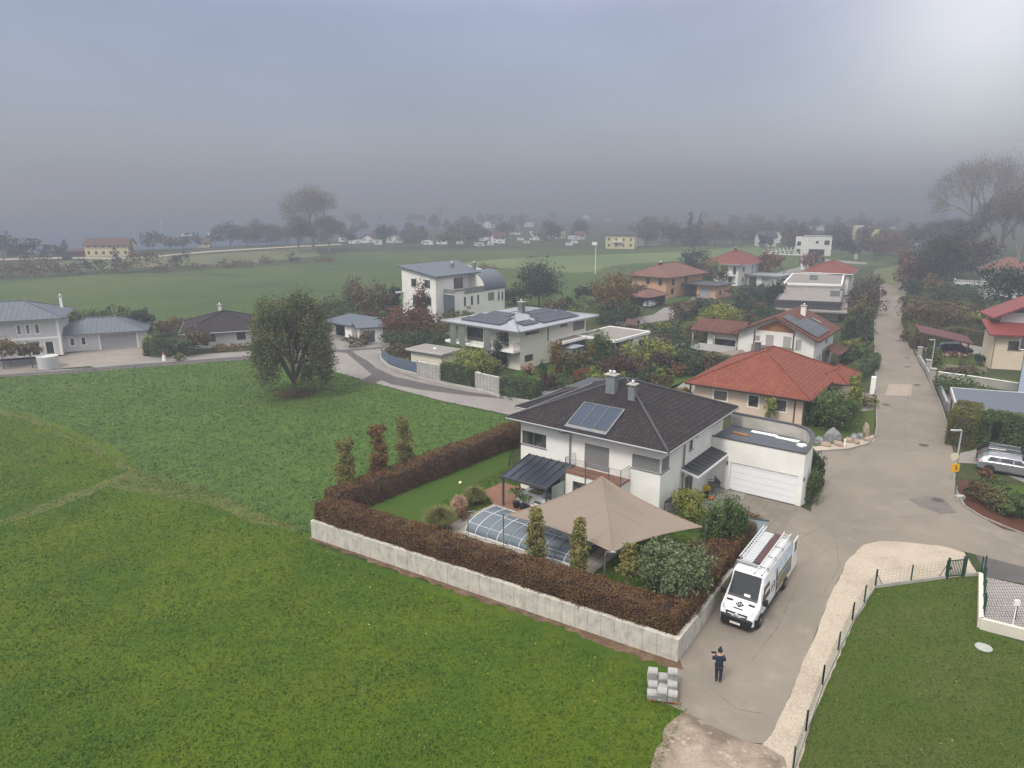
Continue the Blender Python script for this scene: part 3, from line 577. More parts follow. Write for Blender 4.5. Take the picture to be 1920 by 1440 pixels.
for i, p in enumerate(([(1545, 880), (1600, 905), (1680, 915), (1770, 905)], [(1560, 985), (1575, 1060), (1540, 1120)], [(1700, 850), (1695, 780), (1712, 700), (1690, 620), (1672, 560)], [(1410, 1240), (1455, 1180), (1500, 1090)], [(1520, 1115), (1545, 1118), (1560, 1122)], [(1330, 1290), (1380, 1330), (1440, 1340)], [(925, 752), (960, 765), (975, 776)], [(1500, 1010), (1545, 985), (1620, 975), (1765, 965)])): seam(p, .022, i)
# building kit. Local frame of a house: x along the front (to the right), y to the back, origin = front right corner
DIRS = {'F': ((1, 0), (0, -1)), 'R': ((0, 1), (1, 0)), 'B': ((-1, 0), (0, 1)), 'L': ((0, -1), (-1, 0))}
class House:
    def __init__(s, name, label, cat, x, y, ang, z=0, group=None):
        s.a = R(ang); s.o = (x, y, z); s.t = thing(name, label, cat, (x, y, z), s.a, group)
        s.wins = []; s.vols = []
    def world(s, x, y, z=0):
        c, q = math.cos(s.a), math.sin(s.a); return (s.o[0] + x * c - y * q, s.o[1] + x * q + y * c, s.o[2] + z)
    def onf(s, f, off, px_, py_):
        """photo pixel -> (a, z) on a facade plane lying at off (local y for F/B, local x for R/L)"""
        d = ray(px_, py_); c, q = math.cos(s.a), math.sin(s.a)
        lx = d.x * c + d.y * q; ly = -d.x * q + d.y * c
        ox = -s.o[0] * c - s.o[1] * q; oy = s.o[0] * q - s.o[1] * c
        t = (off - oy) / ly if f in 'FB' else (off - ox) / lx
        X = ox + lx * t; Y = oy + ly * t; return (X if f in 'FB' else Y), CAM_Z + d.z * t - s.o[2]
    def loc(s, px_, py_, z):
        x, y = P(px_, py_, z + s.o[2]); c, q = math.cos(s.a), math.sin(s.a); x -= s.o[0]; y -= s.o[1]; return (x * c + y * q, -x * q + y * c)
    def vol(s, x0, x1, y0, y1, z0, z1, m=None, wins=None, trim=None, slant=None, name='wall'):
        """four walls with real openings. wins: {'F': [(a0, a1, z0, z1, kind, opts)]}; a runs along local x (F,B) or y (R,L). slant: heights at corners (x0y0,x1y0,x1y1,x0y1)"""
        m = m or M_WHITE; wins = wins or {}; mb = MB(); zc = slant or (z1,) * 4
        for f, off, a0, a1, h0, h1 in (('F', y0, x0, x1, zc[0], zc[1]), ('R', x1, y0, y1, zc[1], zc[2]), ('B', y1, x0, x1, zc[3], zc[2]), ('L', x0, y0, y1, zc[0], zc[3])):
            W_ = [w for w in wins.get(f, [])]; n = DIRS[f][1]; zt = min(h0, h1)
            def pt(a, z, dpt=0): return (a + n[0] * dpt, off + n[1] * dpt, z) if f in 'FB' else (off + n[0] * dpt, a + n[1] * dpt, z)
            fl = f in 'BL'
            A = sorted({a0, a1} | {min(max(v, a0), a1) for w in W_ for v in w[:2]}); Zs = sorted({z0, zt} | {min(max(v, z0), zt) for w in W_ for v in w[2:4]})
            for p, q in zip(A, A[1:]):
                for u_, v_ in zip(Zs, Zs[1:]):
                    if any(w[0] < (p + q) / 2 < w[1] and w[2] < (u_ + v_) / 2 < w[3] for w in W_): continue
                    qd = [pt(p, u_), pt(q, u_), pt(q, v_), pt(p, v_)]; mb.quad(*(qd[::-1] if fl else qd))
            if abs(h0 - h1) > .01:
                tri = [pt(a0, zt), pt(a1, zt), pt(a1, h1)] if h1 > h0 else [pt(a0, zt), pt(a1, zt), pt(a0, h0)]; mb.quad(*(tri[::-1] if fl else tri))
            for w in W_:
                p, q, u_, v_ = w[:4]; dd = -.14
                for (e0, e1) in (((p, u_), (q, u_)), ((q, u_), (q, v_)), ((q, v_), (p, v_)), ((p, v_), (p, u_))):
                    qd = [pt(*e0), pt(*e1), pt(*e1, dd), pt(*e0, dd)]; mb.quad(*(qd if fl else qd[::-1]))
                s.window(f, off, *w)
        o = mb.build(name, m, s.t); return o
    def window(s, f, off, p, q, u_, v_, kind='glass', opt=None):
        opt = opt or {}; n = DIRS[f][1]
        def bx(mb, a0, a1, z0, z1, d0, d1):
            xs = sorted((off + (n[1] if f in 'FB' else n[0]) * d for d in (d0, d1)))
            mb.box(a0, a1, xs[0], xs[1], z0, z1) if f in 'FB' else mb.box(xs[0], xs[1], a0, a1, z0, z1)
        fm = opt.get('fm', M_ALU); w = opt.get('w', .07)
        nm = {'glass': 'window', 'blind': 'window', 'door': 'door', 'garage': 'garage_door', 'shut': 'window'}[kind]
        if kind == 'garage':
            mb = MB(); bx(mb, p + .02, q - .02, u_ + .01, v_ - .02, -.12, -.08); g = mb.build(nm, opt.get('m', M_GARAGE), s.t); return g
        mb = MB()
        bx(mb, p, p + w, u_, v_, -.12, -.05); bx(mb, q - w, q, u_, v_, -.12, -.05); bx(mb, p + w, q - w, v_ - w, v_, -.12, -.05); bx(mb, p + w, q - w, u_, u_ + w, -.12, -.05)
        for i in range(1, opt.get('n', 1)):
            a = p + (q - p) * i / opt['n']; bx(mb, a - w / 2, a + w / 2, u_ + w, v_ - w, -.12, -.052)
        if opt.get('bars'):
            for i in range(1, opt['bars'][0]): a = p + (q - p) * i / opt['bars'][0]; bx(mb, a - .02, a + .02, u_ + w, v_ - w, -.10, -.06)
            for i in range(1, opt['bars'][1]): a = u_ + (v_ - u_) * i / opt['bars'][1]; bx(mb, p + w, q - w, a - .02, a + .02, -.10, -.061)
        fr = mb.build(nm, fm, s.t)
        mb = MB()
        if kind in ('glass', 'door'):
            bx(mb, p + w * .6, q - w * .6, u_ + w * .6, v_ - w * .6, -.10, -.085); mb.build('pane' if kind == 'glass' else 'leaf', opt.get('pm', M_GLASS), fr)
            if kind == 'door':
                mb = MB(); bx(mb, q - w - .12, q - w - .08, u_ + .9, u_ + 1.5, -.05, -.02); mb.build('handle', M_STEEL, fr)
        else:
            bx(mb, p + .02, q - .02, u_ + .02, v_ - .02, -.06, -.035); mb.build('roller_blind' if kind == 'blind' else 'shutter', opt.get('pm', M_BLIND), fr)
        if opt.get('sill', kind != 'door'):
            mb = MB(); bx(mb, p - .06, q + .06, u_ - .04, u_ - .003, -.12, .07); mb.build('sill', opt.get('sm', M_ALU), fr)
        if opt.get('surround'):
            b_ = opt['surround']; mb = MB()
            for e in ((p - b_, p - .002, u_ - b_, v_ + b_), (q + .002, q + b_, u_ - b_, v_ + b_), (p - .002, q + .002, v_ + .002, v_ + b_), (p - .002, q + .002, u_ - b_, u_ - .05)): bx(mb, *e, .003, .03)
            mb.build('surround', M_TRIM, fr)
        return fr
    def pw(s, f, off, tl, br, kind='glass', **opt):
        """window given by its top left and bottom right corners in the photograph"""
        a0, z1 = s.onf(f, off, *tl); a1, z0 = s.onf(f, off, *br)
        a0, a1 = sorted((a0, a1)); return (round(a0, 2), round(a1, 2), round(min(z0, z1), 2), round(max(z0, z1), 2), kind, opt)
    def slab(s, name, x0, x1, y0, y1, z0, z1, m, rim=0, rimm=None, rimh=.12):
        MB().box(x0, x1, y0, y1, z0, z1).build(name, m, s.t)
        if rim:
            mb = MB(); e = .003
            mb.box(x0 - e, x1 + e, y0 - e, y0 + rim, z0 + .05, z1 + rimh); mb.box(x0 - e, x1 + e, y1 - rim, y1 + e, z0 + .05, z1 + rimh)
            mb.box(x0 - e, x0 + rim, y0 + rim, y1 - rim, z0 + .05, z1 + rimh); mb.box(x1 - rim, x1 + e, y0 + rim, y1 - rim, z0 + .05, z1 + rimh)
            mb.build('parapet', rimm or M_DGREY, s.t)
    def hip(s, x0, x1, y0, y1, z, rise, m, fas=None, th=.2, gutter=True, capm=None, name='roof', seams=0, top=0, spots=0):
        """hipped roof over the eaves rectangle; ridge along the longer side"""
        w_, d_ = x1 - x0, y1 - y0; h_ = min(w_, d_) / 2 * (1 - top)
        if w_ >= d_: r0 = (x0 + h_, y0 + d_ / 2 - (0 if not top else 0), z + rise); r1 = (x1 - h_, y0 + d_ / 2, z + rise)
        else: r0 = (x0 + w_ / 2, y0 + h_, z + rise); r1 = (x0 + w_ / 2, y1 - h_, z + rise)
        c = [(x0, y0, z), (x1, y0, z), (x1, y1, z), (x0, y1, z)]; mb = MB()
        same = abs(w_ - d_) < .02
        if same: fs = [(0, 1, 4), (1, 2, 4), (2, 3, 4), (3, 0, 4)]; V = c + [r0]; hips = [(c[i], r0) for i in range(4)]
        elif w_ >= d_: V = c + [r0, r1]; fs = [(0, 1, 5, 4), (1, 2, 5), (2, 3, 4, 5), (3, 0, 4)]; hips = [(c[0], r0), (c[3], r0), (c[1], r1), (c[2], r1), (r0, r1)]
        else: V = c + [r0, r1]; fs = [(0, 1, 4), (1, 2, 5, 4), (2, 3, 5), (3, 0, 4, 5)]; hips = [(c[0], r0), (c[1], r0), (c[3], r1), (c[2], r1), (r0, r1)]
        mb.add(V, fs)
        if spots:            # snow guards standing on the tiles
            mb.cur = 1
            for f in fs:
                P0, P1 = Vector(V[f[0]]), Vector(V[f[1]]); top_ = Vector(V[f[-1]]); e = (P1 - P0).normalized(); upv = (top_ - P0) - e * (top_ - P0).dot(e); H_ = upv.length; upv.normalize()
                Lb = (P1 - P0).length; row = .5; k = 0
                while row < H_ - .4:
                    fr_ = row / H_; lo = (top_ - P0).dot(e) * fr_ + .4
                    hi = Lb - (Lb - (Vector(V[f[2]]) - P0).dot(e)) * fr_ - .4
                    a = lo + (.35 if k % 2 else 0)
                    while a < hi:
                        q = P0 + e * a + upv * row; q2 = q + Vector((0, 0, .06))
                        mb.tube(q, q2 + upv * .08, .009, n=4, cap=False); a += .9 if (k < 3 or spots > 1) else 1.5
                    row += .72 if k > 2 else .55; k += 1
            mb.cur = 0
        mb.build(name, [m, M_GREYPL] if spots else m, s.t)
        mb = MB(); mb.box(x0 + .02, x1 - .02, y0 + .02, y1 - .02, z - th, z - .004); mb.build('fascia', fas or M_DGREY, s.t)
        if capm:
            mb = MB()
            for a, b in hips: mb.tube(Vector(a) + Vector((0, 0, .03)), Vector(b) + Vector((0, 0, .03)), .09, n=6)
            mb.build('ridge_cap', capm, s.t)
        if gutter:
            mb = MB(); g = .06
            for a, b in zip(c, c[1:] + c[:1]):
                dx_, dy_ = (a[0] + b[0]) / 2 - (x0 + x1) / 2, (a[1] + b[1]) / 2 - (y0 + y1) / 2; L_ = math.hypot(dx_, dy_); o_ = Vector((dx_ / L_ * g, dy_ / L_ * g, -.07))
                mb.tube(Vector(a) + o_, Vector(b) + o_, .065, n=8)
            mb.build('gutter', gutter if not isinstance(gutter, bool) else M_STEEL, s.t)
        return V
    def pipe(s, pts, r=.05, m=None, name='downpipe'): return MB().path([Vector(p) for p in pts], r, 8).build(name, m or M_STEEL, s.t)
    def chimney(s, x, y, z0, z1, w_=.7, d_=.6, m=None, pots=1, cap=True):
        mb = MB().box(x - w_ / 2, x + w_ / 2, y - d_ / 2, y + d_ / 2, z0, z1); c = mb.build('chimney', m or M_GREYPL, s.t)
        MB().box(x - w_ / 2 - .1, x + w_ / 2 + .1, y - d_ / 2 - .1, y + d_ / 2 + .1, z1 + .001, z1 + .08).build('cap_slab', M_CONC, c)
        for i in range(pots):
            xx = x + (i - (pots - 1) / 2) * .32; mb = MB(); mb.tube((xx, y, z1 + .08), (xx, y, z1 + .22), .10, n=12); mb.ball((xx, y, z1 + .27), .14, .10); mb.build('cowl', M_CHROME, c, smooth=True)
        return c
    def panels(s, name, o, ex, ey, w_, h_, nx, ny, m, gap=.03, th=.06, frame=None):
        """rows of flat panels: origin, two unit vectors"""
        o = Vector(o); ex = Vector(ex).normalized(); ey = Vector(ey).normalized(); nn = ex.cross(ey)
        for i in range(nx):
            for j in range(ny):
                a = o + ex * (i * (w_ + gap)) + ey * (j * (h_ + gap)); mb = MB()
                c = [a, a + ex * w_, a + ex * w_ + ey * h_, a + ey * h_]; mb.add([p_ for p_ in c] + [p_ + nn * th for p_ in c], [(3, 2, 1, 0), (0, 1, 5, 4), (1, 2, 6, 5), (2, 3, 7, 6), (3, 0, 4, 7), (4, 5, 6, 7)])
                pn = mb.build(name, m, s.t)
                if frame:
                    mb = MB(); k = .04; q = [p_ + nn * (th + .012) for p_ in c]
                    for p_, r_ in zip(q, q[1:] + q[:1]): mb.tube(p_, r_, .025, n=4)
                    mb.build('frame', frame, pn)
M_GARAGE = linemat('white_sectional_door', (.78, .79, .81), (.60, .61, .63), .5, .02, .4, axis=1, stain=.02)
M_GARAGEG = linemat('grey_sectional_door', (.36, .37, .38), (.24, .25, .26), .4, .02, .5, axis=1, stain=.04)
M_GREYPL = mat('grey_sheet_metal', (.20, .215, .225), .5, col2=(.16, .175, .185), scale=3)
def gable(h, x0, x1, y0, y1, z, rise, m, oh_th=.16, axis='y', cap=None, name='roof', fas=None, xr=None, zl=None):
    """gabled roof slab over the eaves rectangle, ridge along axis"""
    mb = MB(); t_ = oh_th; xm = xr if xr is not None else (x0 + x1) / 2; zl = z if zl is None else zl
    if axis == 'y':
        sec = [(x0, zl), (xm, z + rise), (x1, z)]; pts = [[(a, y, b) for a, b in sec] + [(a, y, b - t_) for a, b in sec[::-1]] for y in (y0, y1)]
    else:
        ym = xr if xr is not None else (y0 + y1) / 2; sec = [(y0, zl), (ym, z + rise), (y1, z)]; pts = [[(x, a, b) for a, b in sec] + [(x, a, b - t_) for a, b in sec[::-1]] for x in (x0, x1)]
    V = pts[0] + pts[1]; F = [(i, (i + 1) % 6, 6 + (i + 1) % 6, 6 + i) for i in range(6)] + [(5, 4, 3, 2, 1, 0), (6, 7, 8, 9, 10, 11)]
    if axis == 'y': F = [tuple(reversed(f)) for f in F]
    mb.add(V, F); o = mb.build(name, m, h.t)
    bm = bmesh.new(); bm.from_mesh(o.data); bmesh.ops.recalc_face_normals(bm, faces=bm.faces); bm.to_mesh(o.data); bm.free()
    return o
# the white house with the dark hipped roof
mh = House('white_house', 'large white two-storey house under a dark tiled hipped roof with three blue solar collectors', 'house', 9.93, 44.52, -36.4, .05)
LW, WW, ZE = 11.5, 11.4, 5.75
wf = [mh.pw('F', 0, (986, 807.5), (1024, 842), 'glass', n=2), mh.pw('F', 0, (1096.7, 830.4), (1140.8, 891.5), 'blind', sill=False), mh.pw('F', 0, (1186, 850), (1235.5, 888), 'blind')]
wf[0] = (-LW, *wf[0][1:]); wf[2] = (wf[2][0], 0, *wf[2][2:]); wf[1] = (wf[1][0], wf[1][1], 2.95, wf[1][3], *wf[1][4:])
wf += [(-LW + .8, -LW + 3.6, .05, 2.35, 'glass', {'n': 3, 'sill': False})]
aR = mh.onf('R', 0, 1255, 870)[0]
wr = [(0, round(aR, 2), wf[2][2], wf[2][3], 'blind', {}), mh.pw('R', 0, (1293, 826), (1298.5, 841), 'glass'), mh.pw('R', 0, (1284.5, 897), (1297, 930), 'door', n=2, pm=M_ALU), mh.pw('R', 0, (1247, 925), (1253, 952), 'glass')]
wr[2] = (wr[2][0], wr[2][1], .03, 2.15, *wr[2][4:]); wr[3] = (.9, 2.2, .5, 1.5, *wr[3][4:])
mh.vol(-LW, 0, 0, WW, 0, ZE, M_WHITE, {'F': wf, 'R': wr, 'L': [(.0, 1.6, wf[0][2], wf[0][3], 'glass', {}), (4, 6, .9, 2.2, 'glass', {})]})
V = mh.hip(-LW - .8, .8, -.8, WW + .8 - .1 + .1, ZE, 2.65, M_TILED, M_GREYPL, .16, M_STEEL, M_DGREY, spots=1)
def slope_pt(px_, py_, rise=2.65, half=6.15):
    """photo pixel -> point on the front slope"""
    d = ray(px_, py_); c, q = math.cos(mh.a), math.sin(mh.a); z0 = ZE + mh.o[2]
    best = None; lo, hi = 30., 80.
    def f(t):
        X, Y, Z_ = d.x * t, d.y * t, CAM_Z + d.z * t; x = X - mh.o[0]; y = Y - mh.o[1]; ly = -x * q + y * c; lx = x * c + y * q
        return Z_ - (z0 + (ly + .8) * rise / half), lx, ly, Z_ - mh.o[2]
    for _ in range(50):
        m_ = (lo + hi) / 2
        if f(m_)[0] > 0: lo = m_
        else: hi = m_
    return Vector(f(lo)[1:])
pa = slope_pt(1066, 795); pb = slope_pt(1139, 807); pc = slope_pt(1097, 757)
sl = math.hypot(6.15, 2.65); ey = Vector((0, 6.15 / sl, 2.65 / sl)); wd3 = (pb - pa).x; ht3 = min(3.2, (pc.y - pa.y) * sl / 6.15)
M_COLL = mat('blue_collector_glass', (.016, .034, .065), .18, spec=.5)
fr_ = MB(); o_ = Vector((pa.x - .12, pa.y, pa.z)) + Vector((0, -2.65 / sl, 6.15 / sl)) * .02
fr_.M = None
def slopebox(mb, o, w0, h0, th):
    o = Vector(o); ex = Vector((1, 0, 0)); nn = ex.cross(ey); c = [o, o + ex * w0, o + ex * w0 + ey * h0, o + ey * h0]
    mb.add(c + [q + nn * th for q in c], [(3, 2, 1, 0), (0, 1, 5, 4), (1, 2, 6, 5), (2, 3, 7, 6), (3, 0, 4, 7), (4, 5, 6, 7)])
slopebox(fr_, Vector((pa.x - .15, pa.y, pa.z)) - ey * .35, wd3 + .3, ht3 + .5, .07)
fr_.build('collector_frame', M_GREYPL, mh.t)
mh.panels('solar_collector', Vector((pa.x, pa.y, pa.z)) + Vector((0, -2.65 / sl, 6.15 / sl)) * .08, (1, 0, 0), ey, (wd3 - .12) / 3, ht3, 3, 1, M_COLL, .06, .05, M_ALU)
# chimneys
c1 = slope_pt(1147, 731); c2 = slope_pt(1184, 747)
mh.chimney(c1.x, c1.y, c1.z - .6, c1.z + 1.15, .75, .6, pots=2); mh.chimney(c2.x, c2.y + .15, c2.z - .6, c2.z + 1.0, .5, .5, pots=1)
mh.pipe([(c1.x, c1.y, c1.z + 1.2), (c1.x, c1.y, c1.z + 1.9)], .012, M_STEEL, 'lightning_rod')
# downpipes
a_, _z = mh.onf('F', 0, 1070, 840); mh.pipe([(a_ - .5, -.8, ZE - .15), (a_ - .5, -.75, ZE - .35), (a_, -.08, ZE - .45), (a_, -.08, 3.0)], .06)
b_, _z = mh.onf('R', 0, 1279.5, 880); mh.pipe([(.82, b_ + .6, ZE - .1), (.8, b_ + .5, ZE - .3), (.09, b_, ZE - .45), (.09, b_, .02)], .06)
# bay with balcony
bx0, _ = mh.onf('F', -1.3, 1060, 905); bx1, _ = mh.onf('F', -1.3, 1163, 925)
mh.vol(bx0, bx1, -1.3, -.003, 0, 2.8, M_WHITE, {'F': [(bx0 + .6, bx1 - .6, .05, 2.3, 'glass', {'n': 3, 'sill': False})]}, name='bay')
MB().box(bx0 - .05, bx1 + .05, -1.36, -.003, 2.801, 2.9).build('balcony_deck', M_DECK, mh.t)
rl = MB(); zt = 3.9; cs = [(bx0, -.05), (bx0, -1.3), (bx1, -1.3), (bx1, -.05)]
for (x0, y0), (x1, y1) in zip(cs, cs[1:]):
    rl.tube((x0, y0, zt), (x1, y1, zt), .028); rl.tube((x0, y0, 3.05), (x1, y1, 3.05), .016); rl.tube((x0, y0, zt - .16), (x1, y1, zt - .16), .014)
    L_ = math.hypot(x1 - x0, y1 - y0); k = max(2, int(L_ / .13))
    for i in range(k + 1): t_ = i / k; rl.tube((x0 + (x1 - x0) * t_, y0 + (y1 - y0) * t_, 3.05), (x0 + (x1 - x0) * t_, y0 + (y1 - y0) * t_, zt - .16), .009, n=4)
rl.build('railing', M_STEEL, mh.t)
for x_, y_ in [(bx0, -1.34), (bx0 + (bx1 - bx0) * .38, -1.38), (bx0 + (bx1 - bx0) * .8, -1.38), (bx1, -1.34)]: MB().tube((x_, y_, 2.3), (x_, y_, zt + .05), .035).build('post', M_STEEL, mh.t)
# terrace roof on two posts
t0 = -10.65; t1 = bx0 - .05; yd = -3.55
tr = MB(); tr.add([(t0, yd, 2.32), (t1, yd, 2.32), (t1, -.005, 2.95), (t0, -.005, 2.95), (t0, yd, 2.24), (t1, yd, 2.24), (t1, -.005, 2.87), (t0, -.005, 2.87)], [(0, 1, 2, 3), (7, 6, 5, 4), (0, 4, 5, 1), (1, 5, 6, 2), (3, 7, 4, 0), (2, 6, 7, 3)])
M_TERR = mat('blue_black_glass_roof', (.025, .034, .05), .3, spec=.35)
ter = tr.build('terrace_roof', M_TERR, mh.t)
rb = MB(); nn_ = int((t1 - t0) / .62)
for i in range(nn_ + 1): x_ = t0 + (t1 - t0) * i / nn_; rb.bar((x_, yd, 2.36), (x_, -.01, 2.99), .05, .05)
rb.bar((t0 - .05, yd - .06, 2.27), (t1 + .05, yd - .06, 2.27), .12, .18)
rb.build('rafters', M_DGREY, ter).name = 'rafter'
for x_ in (t0 + .1, t1 - .1): MB().box(x_ - .06, x_ + .06, yd, yd + .12, 0.0, 2.24).build('post', M_DGREY, mh.t)
MB().box(t1 - .03, t1, yd + .6, -.3, .05, 2.2).build('glass_screen', mat('pale_glass', (.35, .4, .38), .1), mh.t)
# entrance canopy on the right side
cy0 = mh.onf('R', 1.6, 1305, 894)[0]; cy0, cy1 = 3.4, 9.13
cn = MB(); cn.add([(.003, cy0, 3.15), (1.35, cy0, 2.85), (1.35, cy1 - .003, 2.85), (.003, cy1 - .003, 3.15), (.003, cy0, 2.95), (1.35, cy0, 2.68), (1.35, cy1 - .003, 2.68), (.003, cy1 - .003, 2.95)], [(0, 1, 2, 3), (7, 6, 5, 4), (0, 4, 5, 1), (1, 5, 6, 2), (3, 7, 4, 0), (2, 6, 7, 3)])
cn.build('canopy', M_TRIM, mh.t)
cr_ = MB(); cr_.add([(.01, cy0 + .03, 3.17), (1.32, cy0 + .03, 2.87), (1.32, cy1 - .04, 2.87), (.01, cy1 - .04, 3.17), (.01, cy0 + .03, 3.155), (1.32, cy0 + .03, 2.855), (1.32, cy1 - .04, 2.855), (.01, cy1 - .04, 3.155)], [(0, 1, 2, 3), (0, 4, 5, 1), (1, 5, 6, 2)])
for i in range(10): yy = cy0 + .05 + (cy1 - cy0 - .12) * i / 9; cr_.bar((.02, yy, 3.19), (1.31, yy, 2.89), .035, .04)
cr_.build('canopy_roof', M_ANTH, mh.t)
mh.pipe([(.75, cy0 + .1, 2.75), (.75, cy0 + .1, 2.6)], .03)
M_FLATR = linemat('bitumen_roof', (.075, .082, .10), (.13, .135, .15), 2.3, .05, .7, stain=.35)
# garage with the curved raised parapet
gy = 9.15; GX = 6.9; gz = 4.0
gp = [(0, gy), (GX, gy)] + [(7.02, 9.8), (7.05, 10.4), (6.95, 11.0), (6.72, 11.6), (6.35, 12.15), (5.85, 12.6), (5.25, 12.9)] + [(0, 13.35)]
gdoor = mh.pw('F', gy, (1369.6, 877), (1490, 947), 'garage'); gdoor = (round(gdoor[0], 2), round(gdoor[1], 2), .0, 2.25, 'garage', {})
sdoor = (gdoor[0] - 1.75, gdoor[0] - .5, 0, 2.15, 'garage', {'m': M_TRIM})
g = MB(); A = [0, sdoor[0], sdoor[1], gdoor[0], gdoor[1], GX]; Zs = [0, 2.15, 2.25, gz]
for a, b in zip(A, A[1:]):
    for c_, d_ in zip(Zs, Zs[1:]):
        if (a == sdoor[0] and d_ <= 2.16) or (a == gdoor[0] and d_ <= 2.26): continue
        g.quad((a, gy, c_), (b, gy, c_), (b, gy, d_), (a, gy, d_))
for q_ in (sdoor, gdoor):
    for e0, e1 in (((q_[0], q_[2]), (q_[0], q_[3])), ((q_[1], q_[3]), (q_[1], q_[2])), ((q_[0], q_[3]), (q_[1], q_[3]))): g.quad((e0[0], gy, e0[1]), (e1[0], gy, e1[1]), (e1[0], gy + .14, e1[1]), (e0[0], gy + .14, e0[1]))
    mh.window('F', gy, *q_)
ramp_ = [0, 0, .30, .55, .75, .85, .9, .9, .9, .9]
for i in range(1, len(gp)):
    j = (i + 1) % len(gp)
    if j == 0: continue
    a, b = gp[i], gp[j]; g.quad((*a, 0), (*b, 0), (*b, gz + ramp_[j]), (*a, gz + ramp_[i]))
g.build('garage_wall', M_WHITE, mh.t)
inn = [((x - 3.4) * .94 + 3.4, (y - 11.2) * .88 + 11.2) for x, y in gp]
MB().prism([(.01, gy + .03)] + [(x, max(y, gy + .03)) for x, y in inn[1:]] + [(.01, 13.1)], gz - .25, gz - .06).build('flat_roof', M_FLATR, mh.t)
pi = MB(); pc_ = MB(); K = list(range(1, len(gp)))
def off_(i, k=.24):
    x, y = gp[i]; dx, dy = x - 3.4, y - 11.0; L_ = math.hypot(dx, dy)
    return (x - k, y) if i == 1 else ((x, y - k) if i == len(gp) - 1 else (x - dx / L_ * k, y - dy / L_ * k))
for i, j in zip(K, K[1:]):
    a, b = gp[i], gp[j]; c_, d_ = off_(i), off_(j); za, zb = gz + ramp_[i], gz + ramp_[j]
    pi.quad((*d_, gz - .1), (*c_, gz - .1), (*c_, za), (*d_, zb))
    o1, o2 = off_(i, -.05), off_(j, -.05); i1, i2 = off_(i, .29), off_(j, .29)
    pc_.add([(*o1, za), (*o2, zb), (*i2, zb), (*i1, za), (*o1, za + .09), (*o2, zb + .09), (*i2, zb + .09), (*i1, za + .09)], [(3, 2, 1, 0), (4, 5, 6, 7), (0, 1, 5, 4), (2, 3, 7, 6), (3, 0, 4, 7), (1, 2, 6, 5)])
pi.build('parapet', M_CONC, mh.t)
pc_.box(0.003, GX + .05, gy - .05, gy + .18, gz, gz + .07)
pc_.build('coping', M_DGREY, mh.t)
for a in (sdoor[1] + .2, gdoor[1] + .42): MB().box(a, a + .1, gy - .1, gy, 2.0, 2.28).build('wall_lamp', M_ALU, mh.t)
# lower wing and flat roof at the back
wx, wy = mh.loc(965, 762, 3.7)
wx = round(wx, 1); wy = round(wy, 1)
mh.hip(wx, wx + 8.2, wy, wy + 8, 3.7, 1.5, M_TILED, M_TRIM, .16, M_STEEL, M_DGREY); mh.vol(wx + .6, wx + 7.6, wy + .6, wy + 7.4, 0, 3.53, M_WHITE, name='wing_wall')
fx, fy = mh.loc(1062, 724, 3.2); mh.slab('rear_flat_roof', fx, fx + 5.5, fy - 2, fy + 5, 3.0, 3.2, M_DGREY); mh.vol(fx + .2, fx + 5.3, fy - 1.8, fy + 4.8, 0, 2.99, M_WHITE, name='rear_wall')
def MW(x, y, z=0): return mh.world(x, y, z)
# things lying on the garage roof
def on_roof(name, label, cat, l, m, poly, h_): o = MB().prism(poly, 0, h_).build(name, m); p = MW(*l, gz - .06); o.location = p; o.rotation_euler = (0, 0, mh.a); return tag(o, label, cat)
on_roof('roofing_roll', 'white strip of roofing fleece lying on the dark garage roof nearer the house', 'roofing material', (2.0, 12.1), M_TRIM, wob_poly([(0, 0), (2.0, -.1), (2.0, .38), (0, .45)], .04, .4, 1), .04)
on_roof('roofing_roll', 'longer white strip of roofing fleece in the middle of the dark garage roof', 'roofing material', (4.0, 11.75), M_TRIM, wob_poly([(0, 0), (1.7, -.12), (1.75, .35), (0, .4)], .04, .4, 2), .05)
on_roof('plastic_sheet', 'crumpled white plastic sheet near the curved end of the garage roof', 'plastic sheet', (5.75, 11.0), M_TRIM, wob_poly([(0, 0), (.5, -.3), (.75, .1), (.5, .5), (.1, .4)], .1, .2, 3), .09)
on_roof('timber_pile', 'small pile of brown boards on the garage roof close to the house wall', 'boards', (.9, 10.9), M_WOOD, [(0, 0), (1.3, -.2), (1.35, .1), (.1, .35)], .12)
# garden platform, retaining wall, patio
WA, WB_ = (-13.85, 44.95), (8.32, 31.2)
WD = P(1432, 1000, .1)
M_WALLC = linemat('board_marked_concrete', (.50, .475, .42), (.30, .28, .25), .78, .018, .9, stain=.30)
def stain(m_):
    t = m_.node_tree; p = t.nodes['Principled BSDF']; src = p.inputs['Base Color'].links[0].from_socket
    uv = N(t, 'ShaderNodeUVMap'); mp_ = N(t, 'ShaderNodeMapping'); mp_.inputs['Scale'].default_value = (1.6, 1.0, 1); t.links.new(uv.outputs[0], mp_.inputs[0])
    n = N(t, 'ShaderNodeTexNoise'); n.inputs['Scale'].default_value = 1.6; n.inputs['Detail'].default_value = 8; n.inputs['Roughness'].default_value = .7; t.links.new(mp_.outputs[0], n.inputs['Vector'])
    r = N(t, 'ShaderNodeMapRange'); r.inputs[1].default_value = .46; r.inputs[2].default_value = .66; t.links.new(n.outputs[0], r.inputs[0])
    x = N(t, 'ShaderNodeMix', data_type='RGBA'); x.inputs[7].default_value = (.17, .16, .135, 1); t.links.new(src, x.inputs[6])
    k = N(t, 'ShaderNodeMath', operation='MULTIPLY'); k.inputs[1].default_value = .5; t.links.new(r.outputs[0], k.inputs[0]); t.links.new(k.outputs[0], x.inputs[0]); t.links.new(x.outputs[2], p.inputs['Base Color'])
stain(M_WALLC)
